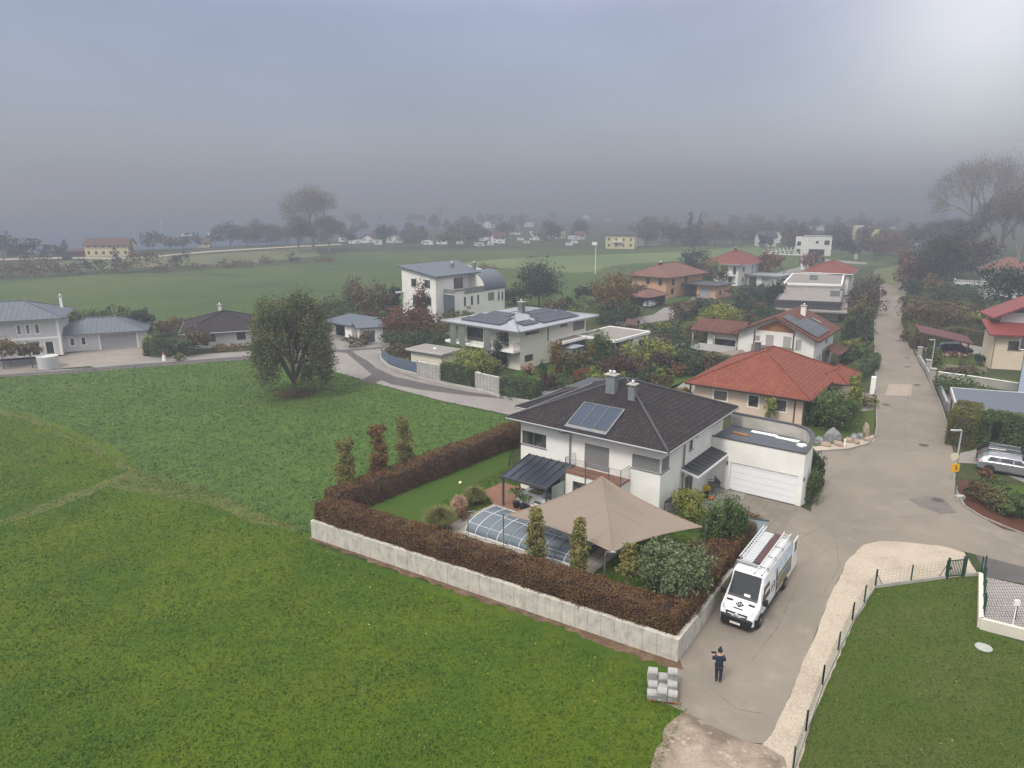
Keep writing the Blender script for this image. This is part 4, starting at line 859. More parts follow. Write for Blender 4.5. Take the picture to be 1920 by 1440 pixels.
rw = thing('retaining_wall', 'long weathered concrete retaining wall under the brown hedge along the meadow and lane', 'retaining wall', (WB_[0], WB_[1], -1))
def seg(a, b, z0, z1, th, nm):
    m = MB(); d = Vector((b[0] - a[0], b[1] - a[1], 0)); L_ = d.length; m.box(0, L_, 0, th, z0, z1)
    o = m.build(nm, M_WALLC, rw, bevel=.02); o.location = (a[0] - WB_[0], a[1] - WB_[1], 1); o.rotation_euler = (0, 0, math.atan2(d.y, d.x)); return o
seg(WA, WB_, -1.6, .3, .28, 'wall_front'); seg((WB_[0] + .02, WB_[1]), WD, -1.6, .297, .28, 'wall_side').name = 'side_wall'
[setattr(o, 'name', 'front_wall') for o in rw.children if o.name.startswith('wall_front')]
LH0 = (-13.6, 45.2)                                   # left hedge line
LH1 = P(995, 800, .8)
plat = [(-13.6, 45.3), (8.3, 31.5), (WD[0] - .1, WD[1] + .2), MW(3.6, 5.0)[:2], MW(3.0, 9.2)[:2], MW(0, 9.2)[:2], MW(0, 14)[:2], MW(-13.5, 14)[:2], MW(-15, 3)[:2], (LH1[0] - 1.5, LH1[1] + 1)]
pl = MB().prism(plat, -1.5, .05).build('garden_ground', M_LAWN); tag(pl, kind='structure')
def gsheet(name, pts, m, z=.05, dz=.004): return sheet(name, [MW(*p_)[:2] for p_ in pts], m, dz, z=z)
gsheet('patio', [(-11.6, -9.6), (-.35, -9.25), (-.35, -4.6), (-2.2, -1.4), (-11.3, -3.6), (-11.6, -6)], M_SLAB, dz=.008)
gsheet('terrace_deck', [(-11.3, -3.7), (-6.4, -3.7), (-6.4, -.02), (-13.2, -.02), (-13.4, -2.2)], M_DECK, dz=.016)
gsheet('forecourt', [(0.02, 3.0), (3.6, 3.0), (3.6, 5.0), (3.0, 9.1), (0.02, 9.1)], M_PAVE, dz=.004)
sheet('driveway', [MW(*p_)[:2] for p_ in [(1.5, 9.13), (6.95, 9.13), (6.8, 3.9), (1.2, 4.4)]], M_DRIVE, .030)
sheet('driveway_border', [MW(*p_)[:2] for p_ in [(1.0, 9.13), (7.0, 9.13), (6.95, 3.2), (.7, 3.6)]], M_PAVEB, .024)
# neighbouring houses
W = lambda *a, **k: (*a, k)
BR = mat('brown_window_frame', (.09, .035, .022), .5)
WF = mat('white_window_frame', (.75, .75, .74), .5)
# red-roofed bungalow
rb_ = House('bungalow', 'pale peach bungalow with a broad bright red hipped roof beside the curving street', 'house', 28.5, 66.9, -34.8)
Lb, Wb = 11.0, 14.0
q = dict(fm=BR, surround=.14, sill=False)
wF = [rb_.pw('F', 0, (1339.6, 731.7), (1361.9, 751.9), 'glass', n=2, bars=(4, 4), pm=M_GLASS2, **q), rb_.pw('F', 0, (1404.6, 740.8), (1420.8, 764), 'glass', pm=M_GLASS, **q), rb_.pw('F', 0, (1443.8, 747.7), (1473, 772.3), 'glass', n=2, bars=(4, 3), pm=M_GLASS2, **q)]
wF = [(a, b, max(.9, c), min(d, 2.45), e, f) for a, b, c, d, e, f in wF]
rb_.vol(-Lb, 0, 0, Wb, 0, 3.0, M_PINK, {'F': wF, 'R': [(1.2, 2.2, 1, 2.2, 'glass', dict(fm=BR)), (5, 6.2, 1, 2.2, 'glass', dict(fm=BR)), (8.5, 9.5, 0, 2.1, 'door', dict(fm=BR))]})
rb_.hip(-Lb - .8, .9, -.9, Wb + .7, 3.0, 3.05, M_TILER, BR, .22, BR, M_TILER, spots=2)
rb_.pipe([(-.8, -.8, 2.85), (-.75, -.25, 2.6), (-.75, -.08, 2.5), (-.75, -.08, 0)], .055, BR)
rb_.chimney(-7.2, 8.6, 4.2, 6.3, .5, .5, pots=0, m=mat('grey_slate_cladding', (.10, .11, .13), .6))
rb_.hip(-1.0, 2.6, 8.2, Wb + .8, 2.9, 1.0, M_TILER, BR, .2, BR, M_TILER)
rb_.vol(0.003, 1.9, 9.0, Wb, 0, 2.69, M_PINK, {'F': [(.4, 1.5, 0, 2.1, 'door', dict(fm=BR, n=2))]}, name='wing_wall')
# porch post on its left
MB().box(-Lb - .7, -Lb - .55, .3, .45, 0, 2.78).build('porch_post', BR, rb_.t)
# chalet with solar panels
ch = House('chalet_house', 'white gabled house with brown tiled roof, wood-clad gable and a strip of solar panels', 'house', 37.9, 87.5, -35.9)
Lc, Wc = 9.6, 10.4
cF = [ch.pw('F', 0, (1417, 618), (1425, 635), 'shut', pm=M_BLINDL, fm=WF), ch.pw('F', 0, (1437, 619), (1450, 644), 'shut', pm=M_BLINDL, fm=WF), ch.pw('F', 0, (1470, 623), (1483, 648), 'shut', pm=M_BLINDL, fm=WF), ch.pw('F', 0, (1494, 625), (1503, 642), 'shut', pm=M_BLINDL, fm=WF)]
cF = [(a, b, 3.0 if i in (1, 2) else 3.3, min(d, 4.75 if i in (1, 2) else 4.5), e, dict(f, sill=i in (0, 3))) for i, (a, b, c, d, e, f) in enumerate(cF)]
cF += [(-8.8, -7.4, .9, 2.1, 'glass', {}), (-6.5, -3.5, .1, 2.2, 'glass', {'n': 3})]
ch.vol(-Lc, 0, 0, Wc, 0, 4.85, M_WHITE, {'F': cF, 'R': [(2.0, 2.5, 1.2, 2.3, 'glass', dict(fm=BR)), (3.2, 3.7, 1.2, 2.3, 'glass', dict(fm=BR)), (5.2, 6.0, 1.0, 2.4, 'glass', dict(fm=BR)), (6.6, 7.6, 0, 2.2, 'door', dict(fm=BR)), (8.2, 9.2, 1.2, 2.4, 'glass', dict(fm=BR)), (6, 6.8, 3.4, 4.3, 'glass', dict(fm=BR))]})
mb = MB(); mb.add([(-Lc, 0, 4.85), (0, 0, 4.85), (-Lc / 2, 0, 7.2), (-Lc, Wc, 4.85), (0, Wc, 4.85), (-Lc / 2, Wc, 7.2)], [(0, 1, 2), (4, 3, 5)]); mb.build('gable_wall', M_WHITE, ch.t)
MB().add([(-7.4, -.04, 5.3), (-2.2, -.04, 5.3), (-2.75, -.04, 5.72), (-4.8, -.04, 6.75), (-6.85, -.04, 5.72)], [(0, 1, 2, 3, 4)]).add([(-7.4, -.04, 5.3), (-2.2, -.04, 5.3), (-2.2, .0, 5.3), (-7.4, .0, 5.3)], [(3, 2, 1, 0)]).build('gable_cladding', M_WOOD, ch.t)
gable(ch, -Lc - .75, .75, -.9, Wc + .8, 4.72, 2.62, M_TILEB, .2)
for x_ in (-7.2, -2.3): ch_p = MB().box(x_ - .08, x_ + .08, -1.2, -1.04, 2.75, 5.4); ch_p.build('balcony_post', M_BROWNW, ch.t)
MB().box(-7.4, -2.1, -1.3, -.003, 2.55, 2.72).build('balcony_floor', M_GREY_WALL, ch.t); MB().box(-7.4, -2.1, -1.38, -1.3, 2.5, 3.6).build('balcony_parapet', mat('taupe_panel', (.22, .185, .155), .7), ch.t)
s2 = math.hypot(5.55, 2.62); eyc = Vector((-5.55 / s2, 0, 2.62 / s2)); nrmc = Vector((2.62 / s2, 0, 5.55 / s2)); o0 = Vector((.2, .0, 4.72 + .55 * 2.62 / 5.55)) + nrmc * .08
ch.panels('solar_panel', o0, (0, 1, 0), eyc, 1.0, 1.62, 3, 3, M_PV, .03, .05, M_STEEL)
ch.panels('solar_panel', o0 + Vector((0, 3.1, 0)), (0, 1, 0), eyc, 1.0, 1.62, 3, 2, M_PV, .03, .05, M_STEEL)
ch.chimney(-3.4, 7.0, 6.0, 7.9, .6, .6, m=M_WHITE, pots=1)
MB().add([tuple(Vector((-1.2, 7.6, 4.72 + 1.95 * 2.62 / 5.55)) + nrmc * .06 + a) for a in (Vector((0, 0, 0)), Vector((0, .7, 0)), eyc * 1.3 + Vector((0, .7, 0)), eyc * 1.3)], [(0, 1, 2, 3)]).build('skylight', M_GLASS2, ch.t)
gable(ch, .5, 2.3, 4.6, Wc - .5, 2.3, .01, M_TILEB, .12, zl=3.1, xr=1.5, name='porch_roof')
for y_ in (4.8, Wc - .8): MB().box(2.05, 2.17, y_, y_ + .12, 0, 2.1).build('porch_post', M_BROWNW, ch.t)
ch.pipe([(-Lc - .6, -.7, 4.5), (-Lc - .3, -.2, 4.1), (-Lc - .1, -.08, 3.9), (-Lc - .1, -.08, 0)], .05, BR)
gable(ch, -Lc - 7.4, -Lc - .3, 1.6, 8.4, 4.1, 1.25, M_TILEB, .18, axis='x', name='wing_roof')
ch.vol(-Lc - 5.2, -Lc - .003, 2.6, 7.8, 0, 3.95, M_WHITE, {'F': [(-Lc - 4.4, -Lc - 1.2, 1.0, 3.0, 'glass', dict(n=2, fm=BR))]}, name='wing_wall')
for x_ in (-Lc - 7.1, -Lc - 4.0): MB().box(x_ - .09, x_ + .09, 1.9, 2.08, 0, 4.0).build('porch_post', mat('weathered_post', (.42, .37, .30), .8), ch.t)
MB().box(-Lc - 7.2, -Lc - .3, 1.75, 1.83, 1.3, 2.3).build('wing_balustrade', M_GREY_WALL, ch.t)
# modern villa with hipped metal roof and dark solar panels
mo = House('modern_villa', 'cream flat-looking villa with overhanging pale metal roof covered in black solar panels', 'house', 1.05, 90.9, -40.3)
Lm, Wm = 11.2, 15.0; zm = 5.5
oF = [mo.pw('F', 0, (943, 616), (954, 648), 'glass', fm=M_ALU), mo.pw('F', 0, (875, 603), (906, 637), 'glass', n=2)]
oF = [(a, b, 2.95, 5.1, e, dict(f, sill=False)) for a, b, c, d, e, f in oF] + [(-3.4, -2.2, .1, 2.3, 'glass', {'sill': False}), (-8.6, -5.0, .1, 2.4, 'glass', {'n': 2, 'sill': False})]
oR = [mo.pw('R', 0, (985, 616), (1010.5, 624), 'glass'), mo.pw('R', 0, (1050.5, 603), (1064, 611), 'glass'), mo.pw('R', 0, (1026.8, 610), (1029, 639), 'glass'), mo.pw('R', 0, (984, 667), (999.5, 676), 'glass')]
oR = [(a, b, c, min(d, 5.2), e, dict(f, sill=False)) for a, b, c, d, e, f in oR]
oR += [(11.8, 14.6, 3.6, 5.2, 'blind', {'pm': M_BLIND, 'sill': False})]
mo.vol(-Lm, 0, 0, Wm, 0, zm, M_WHITE if 0 else mat('warm_white_render', (.72, .69, .60), .85), {'F': oF, 'R': oR})
mo.hip(-Lm - 1.7, 1.25, -1.7, Wm + 1.4, zm + .02, 1.0, M_SEAML, mat('pale_soffit', (.42, .41, .39), .6), .28, M_STEEL, M_STEEL)
Vb = -1.7; hz = 7.075; 
def flatpv(x, y, nx, ny, w_=1.02, h_=1.7, slope='F'):
    k = 1.0 / 7.075; kk = math.hypot(1, k)
    if slope == 'F': o = Vector((x, y, zm + .02 + (y + 1.7) * k + .12)); mo.panels('solar_panel', o, (1, 0, 0), (0, 1 / kk, k / kk), w_, h_, nx, ny, M_PV, .02, .04)
    else: o = Vector((x, y, zm + .02 + (1.25 - x) * k + .12)); mo.panels('solar_panel', o, (0, 1, 0), (-1 / kk, 0, k / kk), w_, h_, nx, ny, M_PV, .02, .04)
flatpv(-10.2, -.6, 7, 1); flatpv(-9.6, 1.14, 6, 1); flatpv(-8.6, 2.88, 4, 1)
flatpv(.3, 4.6, 8, 1, slope='R'); flatpv(-1.42, 5.6, 7, 1, slope='R'); flatpv(-3.2, 6.6, 5, 1, slope='R'); flatpv(-.1, 1.0, 3, 1, slope='R')
mo.chimney(-5.0, 6.3, zm + .6, zm + 2.4, .8, .7, pots=1, m=M_STEEL)
for x_, y_ in ((-1.6, 5.0), (-2.6, 12), (-4.5, 12.5)): MB().tube((x_, y_, zm + .3), (x_, y_, zm + 1.3), .07).build('vent_pipe', M_STEEL, mo.t)
MB().box(-Lm - 1.2, .1, -1.45, -.003, 2.5, 2.8).build('balcony_floor', M_TRIM, mo.t)
M_GGREEN = linemat('grey_green_panel', (.17, .19, .165), (.12, .135, .12), .3, .02, .6, stain=.1)
for a in (-11.3, -9.6, -5.0): MB().box(a, a + 1.1, -1.53, -1.47, 2.3, 5.25).build('sliding_screen', M_GGREEN, mo.t)
ba = MB()
for p_, q_ in (((-Lm - 1.2, -1.42), (.1, -1.42)), ((.1, -1.42), (.1, -.1))):
    ba.tube((*p_, 3.75), (*q_, 3.75), .025)
    for i in range(9): t_ = i / 8; x_ = p_[0] + (q_[0] - p_[0]) * t_; y_ = p_[1] + (q_[1] - p_[1]) * t_; ba.tube((x_, y_, 2.8), (x_, y_, 3.75), .02)
    for z_ in (3.0, 3.25, 3.5): ba.tube((*p_, z_), (*q_, z_), .008, n=4)
ba.build('railing', M_STEEL, mo.t)
sp = MB(); sc_ = (-2.9, -2.5)
for i in range(15):
    a = i * .42; z_ = .2 + i * .18; sp.add([(sc_[0], sc_[1], z_), (sc_[0] + .95 * math.cos(a), sc_[1] + .95 * math.sin(a), z_), (sc_[0] + .95 * math.cos(a + .45), sc_[1] + .95 * math.sin(a + .45), z_),
        (sc_[0], sc_[1], z_ + .04), (sc_[0] + .95 * math.cos(a), sc_[1] + .95 * math.sin(a), z_ + .04), (sc_[0] + .95 * math.cos(a + .45), sc_[1] + .95 * math.sin(a + .45), z_ + .04)], [(0, 2, 1), (3, 4, 5), (0, 1, 4, 3), (1, 2, 5, 4), (2, 0, 3, 5)])
    sp.tube((sc_[0] + .9 * math.cos(a), sc_[1] + .9 * math.sin(a), z_), (sc_[0] + .9 * math.cos(a), sc_[1] + .9 * math.sin(a), z_ + .95), .012, n=4)
sp.tube((sc_[0], sc_[1], 0), (sc_[0], sc_[1], 3.7), .07); sp.build('spiral_stair', M_STEEL, mo.t)
mo.slab('annex_roof', .003, 2.3, 6.4, 12.0, 2.75, 3.05, M_GRAVROOF, .2, M_TRIM, .1); mo.slab('annex_roof', .003, 7.0, 12.05, 21.5, 2.72, 3.02, M_GRAVROOF, .2, M_TRIM, .1)
mo.vol(0.003, 1.0, 6.6, 9.0, 0, 2.72, M_WHITE, {'F': [(.1, .6, .1, 2.3, 'glass', {'sill': False})], 'R': [(.5 + 6.6, 1.3 + 6.6, .1, 2.3, 'glass', {'sill': False})]}, name='annex_wall')
mo.vol(4.5, 6.8, 17.0, 21.3, 0, 2.7, M_WHITE, name='annex_wall'); MB().box(6.7, 6.9, 12.2, 12.4, 0, 2.7).build('carport_post', M_ALU, mo.t)
MB().box(.3, 6.5, 20.9, 21.1, 0, 2.7).build('carport_rear_wall', M_DGREY, mo.t)
# small garden building and sheds
ou = House('garden_house', 'small cream garden building with flat gravel roof behind the blue fence', 'outbuilding', -9.0, 89.4, -35, .3)
ou.vol(-5.4, 0, 0, 3.1, 0, 2.1, mat('cream_white_render', (.70, .66, .54), .85)); ou.slab('flat_roof', -5.9, .4, -.5, 3.5, 2.101, 2.32, M_GRAVROOF, .1, M_GREY_WALL, .03)
ou.pipe([(.1, -.1, 2.1), (.1, -.1, 0)], .05)
MB().ball((-2.6, 1.6, 2.36), .22, .14).build('roof_light', M_TRIM, ou.t)
# three-storey white house with the curved metal roof
w3 = House('three_storey_house', 'tall white three-storey house with blue-grey shed roof, roof terrace and curved metal barrel roof', 'house', -13.4, 125.3, -38.5)
z3 = 2.9
tF = [(-3.5, -2.2, .9, 2.2, 'glass', {}), (-7, -5.6, .4, 2.2, 'glass', {}), (-5.9, -4.2, 3.3, 5.1, 'glass', {'n': 2}), (-2.2, -1.2, 3.6, 5.0, 'glass', {}), (-6.2, -4.8, 6.6, 8.0, 'glass', {}), (-2.8, -1.4, 6.6, 8.0, 'glass', {})]
w3.vol(-8.6, 0, 0, 4.6, 0, 8.6, M_WHITE, {'F': tF}, slant=(9.9, 8.5, 8.5, 9.9))
rr = MB(); rr.add([(-9.3, -.5, 10.0), (.5, -.5, 8.55), (.5, 11.5, 8.55), (-9.3, 15.5, 10.0), (-9.3, -.5, 10.22), (.5, -.5, 8.77), (.5, 11.5, 8.77), (-9.3, 15.5, 10.22)], [(3, 2, 1, 0), (4, 5, 6, 7), (0, 1, 5, 4), (1, 2, 6, 5), (2, 3, 7, 6), (3, 0, 4, 7)]); rr.build('roof', M_SEAMB, w3.t)
w3.vol(-8.6, -1.2, 4.603, 15, 0, 8.7, M_WHITE, {'R': [(5.6, 8.4, 5.9, 7.9, 'glass', {'n': 3, 'sill': False}), (10.2, 11.0, 5.9, 7.9, 'glass', {'sill': False})]}, slant=(9.9, 8.75, 8.75, 9.9), name='upper_wall')
w3.vol(-1.197, 2.6, 2.0, 16.0, 0, 5.6, M_WHITE, {'R': [(4.4, 5.0, 3.3, 4.9, 'glass', {}), (6.3, 6.9, 3.3, 4.9, 'glass', {}), (8.0, 8.6, 3.3, 4.9, 'glass', {}), (11.1, 12.9, 3.6, 5.0, 'blind', {}), (14.0, 14.5, 3.3, 4.9, 'glass', {}), (15.1, 15.6, 3.3, 4.9, 'glass', {})]}, name='lower_wall')
w3.slab('terrace_floor', -1.19, 2.6, 2.0, 10.2, 5.601, 5.65, M_PAVE); 
MB().box(2.5, 2.62, 4.6, 10.2, 5.4, 6.45).box(0.003, 2.5, 2.0, 2.12, 5.65, 6.4).build('terrace_parapet', mat('grey_fibre_panel', (.20, .205, .19), .7), w3.t)
MB().box(-1.0, -.9, 1.9, 2.0, 0, 5.5).box(.02, 2.58, 1.9, 1.997, 0, 5.5).build('grey_cladding', M_SEAMB, w3.t)
bc = MB(); nseg = 12; prof_ = [(2.75 - 3.95 * (1 - math.cos(math.pi / 2 * i / nseg)), 5.55 + 3.4 * math.sin(math.pi / 2 * i / nseg)) for i in range(nseg + 1)]
for y0, y1 in ((10.2, 16.3),):
    o_ = len(bc.v); pr = [(x, y0, z) for x, z in prof_] + [(x, y1, z) for x, z in prof_] + [(-1.2, y0, 5.55), (-1.2, y1, 5.55)]; n_ = nseg + 1
    bc.add(pr, [(i, n_ + i, n_ + i + 1, i + 1) for i in range(nseg)] + [tuple(list(range(n_)) + [2 * n_])] + [tuple([2 * n_ + 1] + list(range(2 * n_ - 1, n_ - 1, -1)))])
bcr = bc.build('curved_roof', [M_SEAMB], w3.t)
MB().add([(x + .0, 10.17, z) for x, z in [(2.6 - 3.8 * (1 - math.cos(math.pi / 2 * i / 12)), 5.66 + 3.15 * math.sin(math.pi / 2 * i / 12)) for i in range(13)]] + [(-1.19, 10.17, 5.66)], [tuple(range(14))]).build('barrel_end_wall', M_WHITE, w3.t)
MB().box(-9.2, -8.3, -1.2, 0, 5.3, 5.5).build('corner_balcony', M_GREY_WALL, w3.t)
for x_, y_ in ((-4.5, 9), (-2.5, 13.0)): w3.chimney(x_, y_, 8.8, 10.2, .6, .5, pots=1, m=M_STEEL)
# peach house, its garage and carport
pe = House('peach_house', 'peach-coloured two-storey house with wide weathered brown hipped roof beside the field', 'house', 35.0, 162.0, -43.5)
pv = lambda f, a, b: pe.pw(f, 0, a, b, 'glass', fm=M_ALU)
pF = [pv('F', (1212, 519), (1218, 529)), pv('F', (1235, 521), (1241, 532))]; pR = [pv('R', (1260, 522), (1265, 532)), pv('R', (1284, 520), (1289, 530)), pv('R', (1258, 546), (1263, 556))]
pe.vol(-9.2, 0, 0, 16.5, 0, 4.8, M_PEACH, {'F': [(a, b, 2.9, 4.3, e, f) for a, b, c, d, e, f in pF] + [(-6, -4.5, .3, 2.1, 'glass', {})], 'R': [(a, b, 2.9 if i < 2 else .8, 4.3 if i < 2 else 2.1, e, f) for i, (a, b, c, d, e, f) in enumerate(pR)]})
pe.hip(-10.3, 1.0, -1.0, 17.6, 4.8, 2.5, M_TILEP, BR, .2, BR, M_TILEP)
pe.chimney(-4.6, 4.5, 6.4, 7.7, .7, .7, pots=1, m=BR)
MB().box(-11.2, -9.203, .5, 5, 2.5, 2.7).box(-11.2, -11.12, .5, 5, 2.7, 3.6).build('side_balcony', mat('glass_balustrade', (.10, .14, .14), .2), pe.t)
pe.vol(3.8, 8.6, 7.2, 14.5, 0, 2.9, M_PEACH, {'F': [(4.5, 7.4, .05, 2.3, 'garage', {'m': M_GARAGEG})], 'R': [(9, 9.7, .8, 1.9, 'glass', {'fm': BR})]}, name='garage_wall')
pe.slab('garage_roof', -.2 + .5, 9.3, 6.2, 15, 2.93, 3.13, M_DGREY)
cp = House('hipped_carport', 'open timber carport with brown hipped tile roof sheltering a white car', 'carport', 28.0, 146.2, -42.5)
cp.hip(-4.9, .3, -.3, 7.6, 2.35, 1.2, M_TILEP, BR, .18, BR, M_TILEP)
for x_ in (-4.4, -.2):
    for y_ in (.2, 3.6, 7.0): MB().box(x_ - .08, x_ + .08, y_ - .08, y_ + .08, 0, 2.18).build('post', M_BROWNW, cp.t)
MB().box(-4.45, -4.37, .3, 6.9, 0, 2.1).box(-4.3, -.3, 6.98, 7.06, 0, 2.1).build('board_wall', M_BROWNW, cp.t)
# white house with red hip further back
wr_ = House('white_red_house', 'white two-storey house with dull red pyramid roof at the edge of the field', 'house', 59.0, 186.8, -43)
wr_.vol(-9, 0, 0, 14.5, 0, 5.6, M_WHITE, {'F': [(-8.3, -5.8, 3.7, 4.9, 'glass', {'n': 2}), (-4.2, -3.1, 2.9, 5.0, 'glass', {'sill': False}), (-1.5, -.6, 2.9, 5.0, 'glass', {'sill': False}), (-2.7, -1.6, .1, 2.2, 'glass', {'sill': False})], 'R': [(2.4, 3.6, 3.6, 4.7, 'glass', {}), (8, 8.5, 2, 5.1, 'glass', {}), (2.4, 3.4, .9, 2, 'glass', {})]})
wr_.hip(-10.2, 1.2, -1.2, 15.7, 5.62, 2.9, M_TILEM, M_TRIM, .2, M_STEEL, M_TILEM); wr_.chimney(-4.5, 6.5, 7.6, 9.4, .6, .6, pots=1, m=M_TILEM)
MB().box(-5.4, -.8, -1.3, -.003, 2.5, 2.7).build('balcony', M_GREY_WALL, wr_.t)
wr_.vol(.3, 9, 4.6, 11, 0, 2.7, M_WHITE, {'F': [(4.5, 6.6, .05, 2.2, 'garage', {'m': M_GARAGEG}), (1, 3, .1, 2.2, 'glass', {})], 'R': [(6, 8.5, 1.5, 2.1, 'glass', {})]}, name='garage_wall'); wr_.slab('garage_roof', -.0 + .003, 9.6, 3.6, 11.6, 2.701, 2.95, M_SEAML)
# two flat gravel roofs and the red hip behind them
for nm_, lb_, px_a, zf, upm, mm in (('flat_roofed_house', 'low house with wide gravel flat roof edged in anthracite, behind the chalet', [(1455, 563), (1577, 568), (1582, 544), (1471, 541)], 3.4, M_DGREY, 1),
                        ('flat_roofed_house', 'white house with grey flat roof and low parapet, farther up behind the other flat roof', [(1470, 531), (1578, 534), (1582, 516), (1487, 513)], 4.6, M_WHITE, 2)):
    c_ = [P(a, b, zf) for a, b in px_a]; fh = thing(nm_, lb_, 'house', (c_[1][0], c_[1][1], 0)); lc = [(x - c_[1][0], y - c_[1][1]) for x, y in c_]
    n_ = len(lc); cx_ = sum(p_[0] for p_ in lc) / 4; cy_ = sum(p_[1] for p_ in lc) / 4
    MB().prism([(cx_ + (x - cx_) * .97, cy_ + (y - cy_) * .97) for x, y in lc], zf - .15, zf).build('flat_roof', M_GRAVROOF, fh)
    MB().prism([(cx_ + (x - cx_) * .96, cy_ + (y - cy_) * .96) for x, y in lc], 0, zf - 1.2 if mm == 1 else zf - .16).build('wall', M_WHITE if mm == 2 else M_PINK, fh)
    e = MB()
    for a, b in zip(lc, lc[1:] + lc[:1]): e.bar((*a, zf - .1), (*b, zf - .1), .3, .5 if mm == 1 else .45)
    e.build('parapet', M_DGREY if mm == 1 else M_TRIM, fh)
    if mm == 1: MB().prism([(cx_ + (x - cx_) * 1.0, cy_ + (y - cy_) * 1.0) for x, y in lc], zf - 1.3, zf - .36).build('fascia_band', M_DGREY, fh); MB().prism([(cx_ + (x - cx_) * 1.1, cy_ + (y - cy_) * 1.12 - 1.2) for x, y in lc], 1.75, 2.0).build('lower_roof', M_GRAVROOF, fh)
    e = MB().box(cx_ - 1 + (4 if mm == 1 else -1), cx_ + (4.7 if mm == 1 else -.4), cy_ - 2.2, cy_ - 1.6, zf, zf + 1.1); e.build('chimney', M_GREYPL, fh)
h2 = House('rear_red_house', 'white house with low dull red hipped roof and satellite dish behind the flat roofs', 'house', 79.5, 168.8, -30)
h2.vol(-9.5, 0, 0, 14, 0, 5.0, M_WHITE, {'F': [(-3.2, -1.9, 1.6, 4.2, 'glass', {}), (-7, -5.5, 3.2, 4.4, 'glass', {})], 'R': [(3, 5, 2.8, 4.2, 'glass', {})]}); h2.hip(-10.5, .9, -.9, 15, 5.0, 2.4, M_TILEM, M_TRIM, .2, M_STEEL, M_TILEM)
MB().lathe(-6.4, -1.0, [(.05, 4.5), (.5, 4.6), (.62, 4.75)], 14).tube((-6.4, -1.0, 4.5), (-6.4, -.1, 4.2), .04).build('satellite_dish', M_TRIM, h2.t)
# far white cube, cream flat house
wc = House('cube_house', 'white cubic flat-roofed house with dark garage opening at the far edge of the field', 'house', *P(1557, 480), -20)
wc.vol(-10.5, 0, 0, 8, 0, 7.6, M_WHITE, {'F': [(-2.8, -.8, 4.4, 6.2, 'glass', {}), (-6, -5, 4.9, 5.9, 'glass', {}), (-8.4, -2.4, .1, 2.6, 'garage', {'m': M_DARKIN})], 'R': [(1.5, 2.5, 4.6, 6, 'glass', {}), (5, 6, 1.2, 2.4, 'glass', {})]}); wc.slab('flat_roof', -10.6, .1, -.1, 8.1, 7.6, 7.8, M_SEAML)  # garage opening is a near-black panel, its inner shade put into the colour
wc.vol(-13.5, -10.5, 2, 9, 0, 7.2, M_WHITE, {'F': [(-13, -11.5, 3.8, 5.5, 'glass', {}), (-13, -11.5, .4, 2.5, 'glass', {})]}, name='side_wall')
cf = House('cream_flat_house', 'pale yellow flat-roofed house among trees beyond the white cube house', 'house', *P(1650, 454), -15)
cf.vol(-13, -5.5, 0, 8, 0, 8.2, M_YELL, {'F': [(-10.5, -9.5, 5.2, 6.2, 'glass', {}), (-8.5, -6.8, 5.2, 6.4, 'glass', {})]}); cf.vol(-5.5, 0, 1, 8, 0, 6.6, M_YELL, name='side_wall'); cf.slab('flat_roof', -13.1, -5.4, -.1, 8.1, 8.2, 8.4, M_TRIM)
# big pale yellow farmhouse across the field
def simple(name, label, pxl, L_, W_, h_, rise, ang, wall, roof, wins=0, rows=2, axis='x', hip_=False, z=0, cat='house', group=None, oh=.6):
    x, y = G(*pxl)[:2]; b = House(name, label, cat, x, y, ang, z, group); wf_ = []
    if wins:
        for r_ in range(rows):
            for i in range(wins):
                a = -L_ + L_ * (i + .5) / wins; wf_.append((a - .5, a + .5, 1.0 + r_ * 2.7, 2.2 + r_ * 2.7, 'glass', {'sill': False}))
    b.vol(-L_, 0, 0, W_, 0, h_, wall, {'F': wf_})
    if hip_: b.hip(-L_ - oh, oh, -oh, W_ + oh, h_, rise, roof, BR, .15, False)
    else:
        if axis == 'x': MB().add([(-L_, 0, h_), (-L_, W_, h_), (-L_, W_ / 2, h_ + rise * W_ / (W_ + 2 * oh)), (0, 0, h_), (0, W_, h_), (0, W_ / 2, h_ + rise * W_ / (W_ + 2 * oh))], [(0, 2, 1), (3, 4, 5)]).build('gable_wall', wall, b.t)
        else: MB().add([(-L_, 0, h_), (0, 0, h_), (-L_ / 2, 0, h_ + rise * L_ / (L_ + 2 * oh)), (-L_, W_, h_), (0, W_, h_), (-L_ / 2, W_, h_ + rise * L_ / (L_ + 2 * oh))], [(0, 1, 2), (4, 3, 5)]).build('gable_wall', wall, b.t)
        gable(b, -L_ - oh, oh, -oh, W_ + oh, h_ - .05, rise + .1, roof, .25, axis=axis)
    return b
M_SLATE = mat('dark_slate', (.055, .058, .068), .7, col2=(.04, .042, .05), scale=1.0)
M_BROOF = mat('brown_roof', (.11, .055, .042), .8, col2=(.08, .04, .03), scale=1.0)
yf = simple('farmhouse', 'large pale yellow farmhouse with dark slate hipped roof across the field', (1189, 467), 13.5, 16, 6.3, 2.6, -15, M_YELL, M_SLATE, 4, 2, 'y', True)
MB().box(-9.8, -5.6, -1.2, 0, 3.0, 3.6).build('balcony', M_TRIM, yf.t)
simple('barn', 'grey-white barn with dark slate roof joined to the right of the yellow farmhouse', (1232, 462), 16, 11, 5, 5, -25, M_GREY_WALL, M_SLATE, 0)
simple('lake_house', 'long yellow guest house with brown roof and dark balconies near the lake', (243, 481), 16.5, 8, 4.6, 2.6, 8, M_YELL, M_BROOF, 6, 2)
simple('long_shed', 'low dark open shed attached to the left of the yellow lakeside guest house', (160, 481), 9, 5, 2.2, .8, 8, M_BROWNW, M_BROOF, 0, cat='shed')
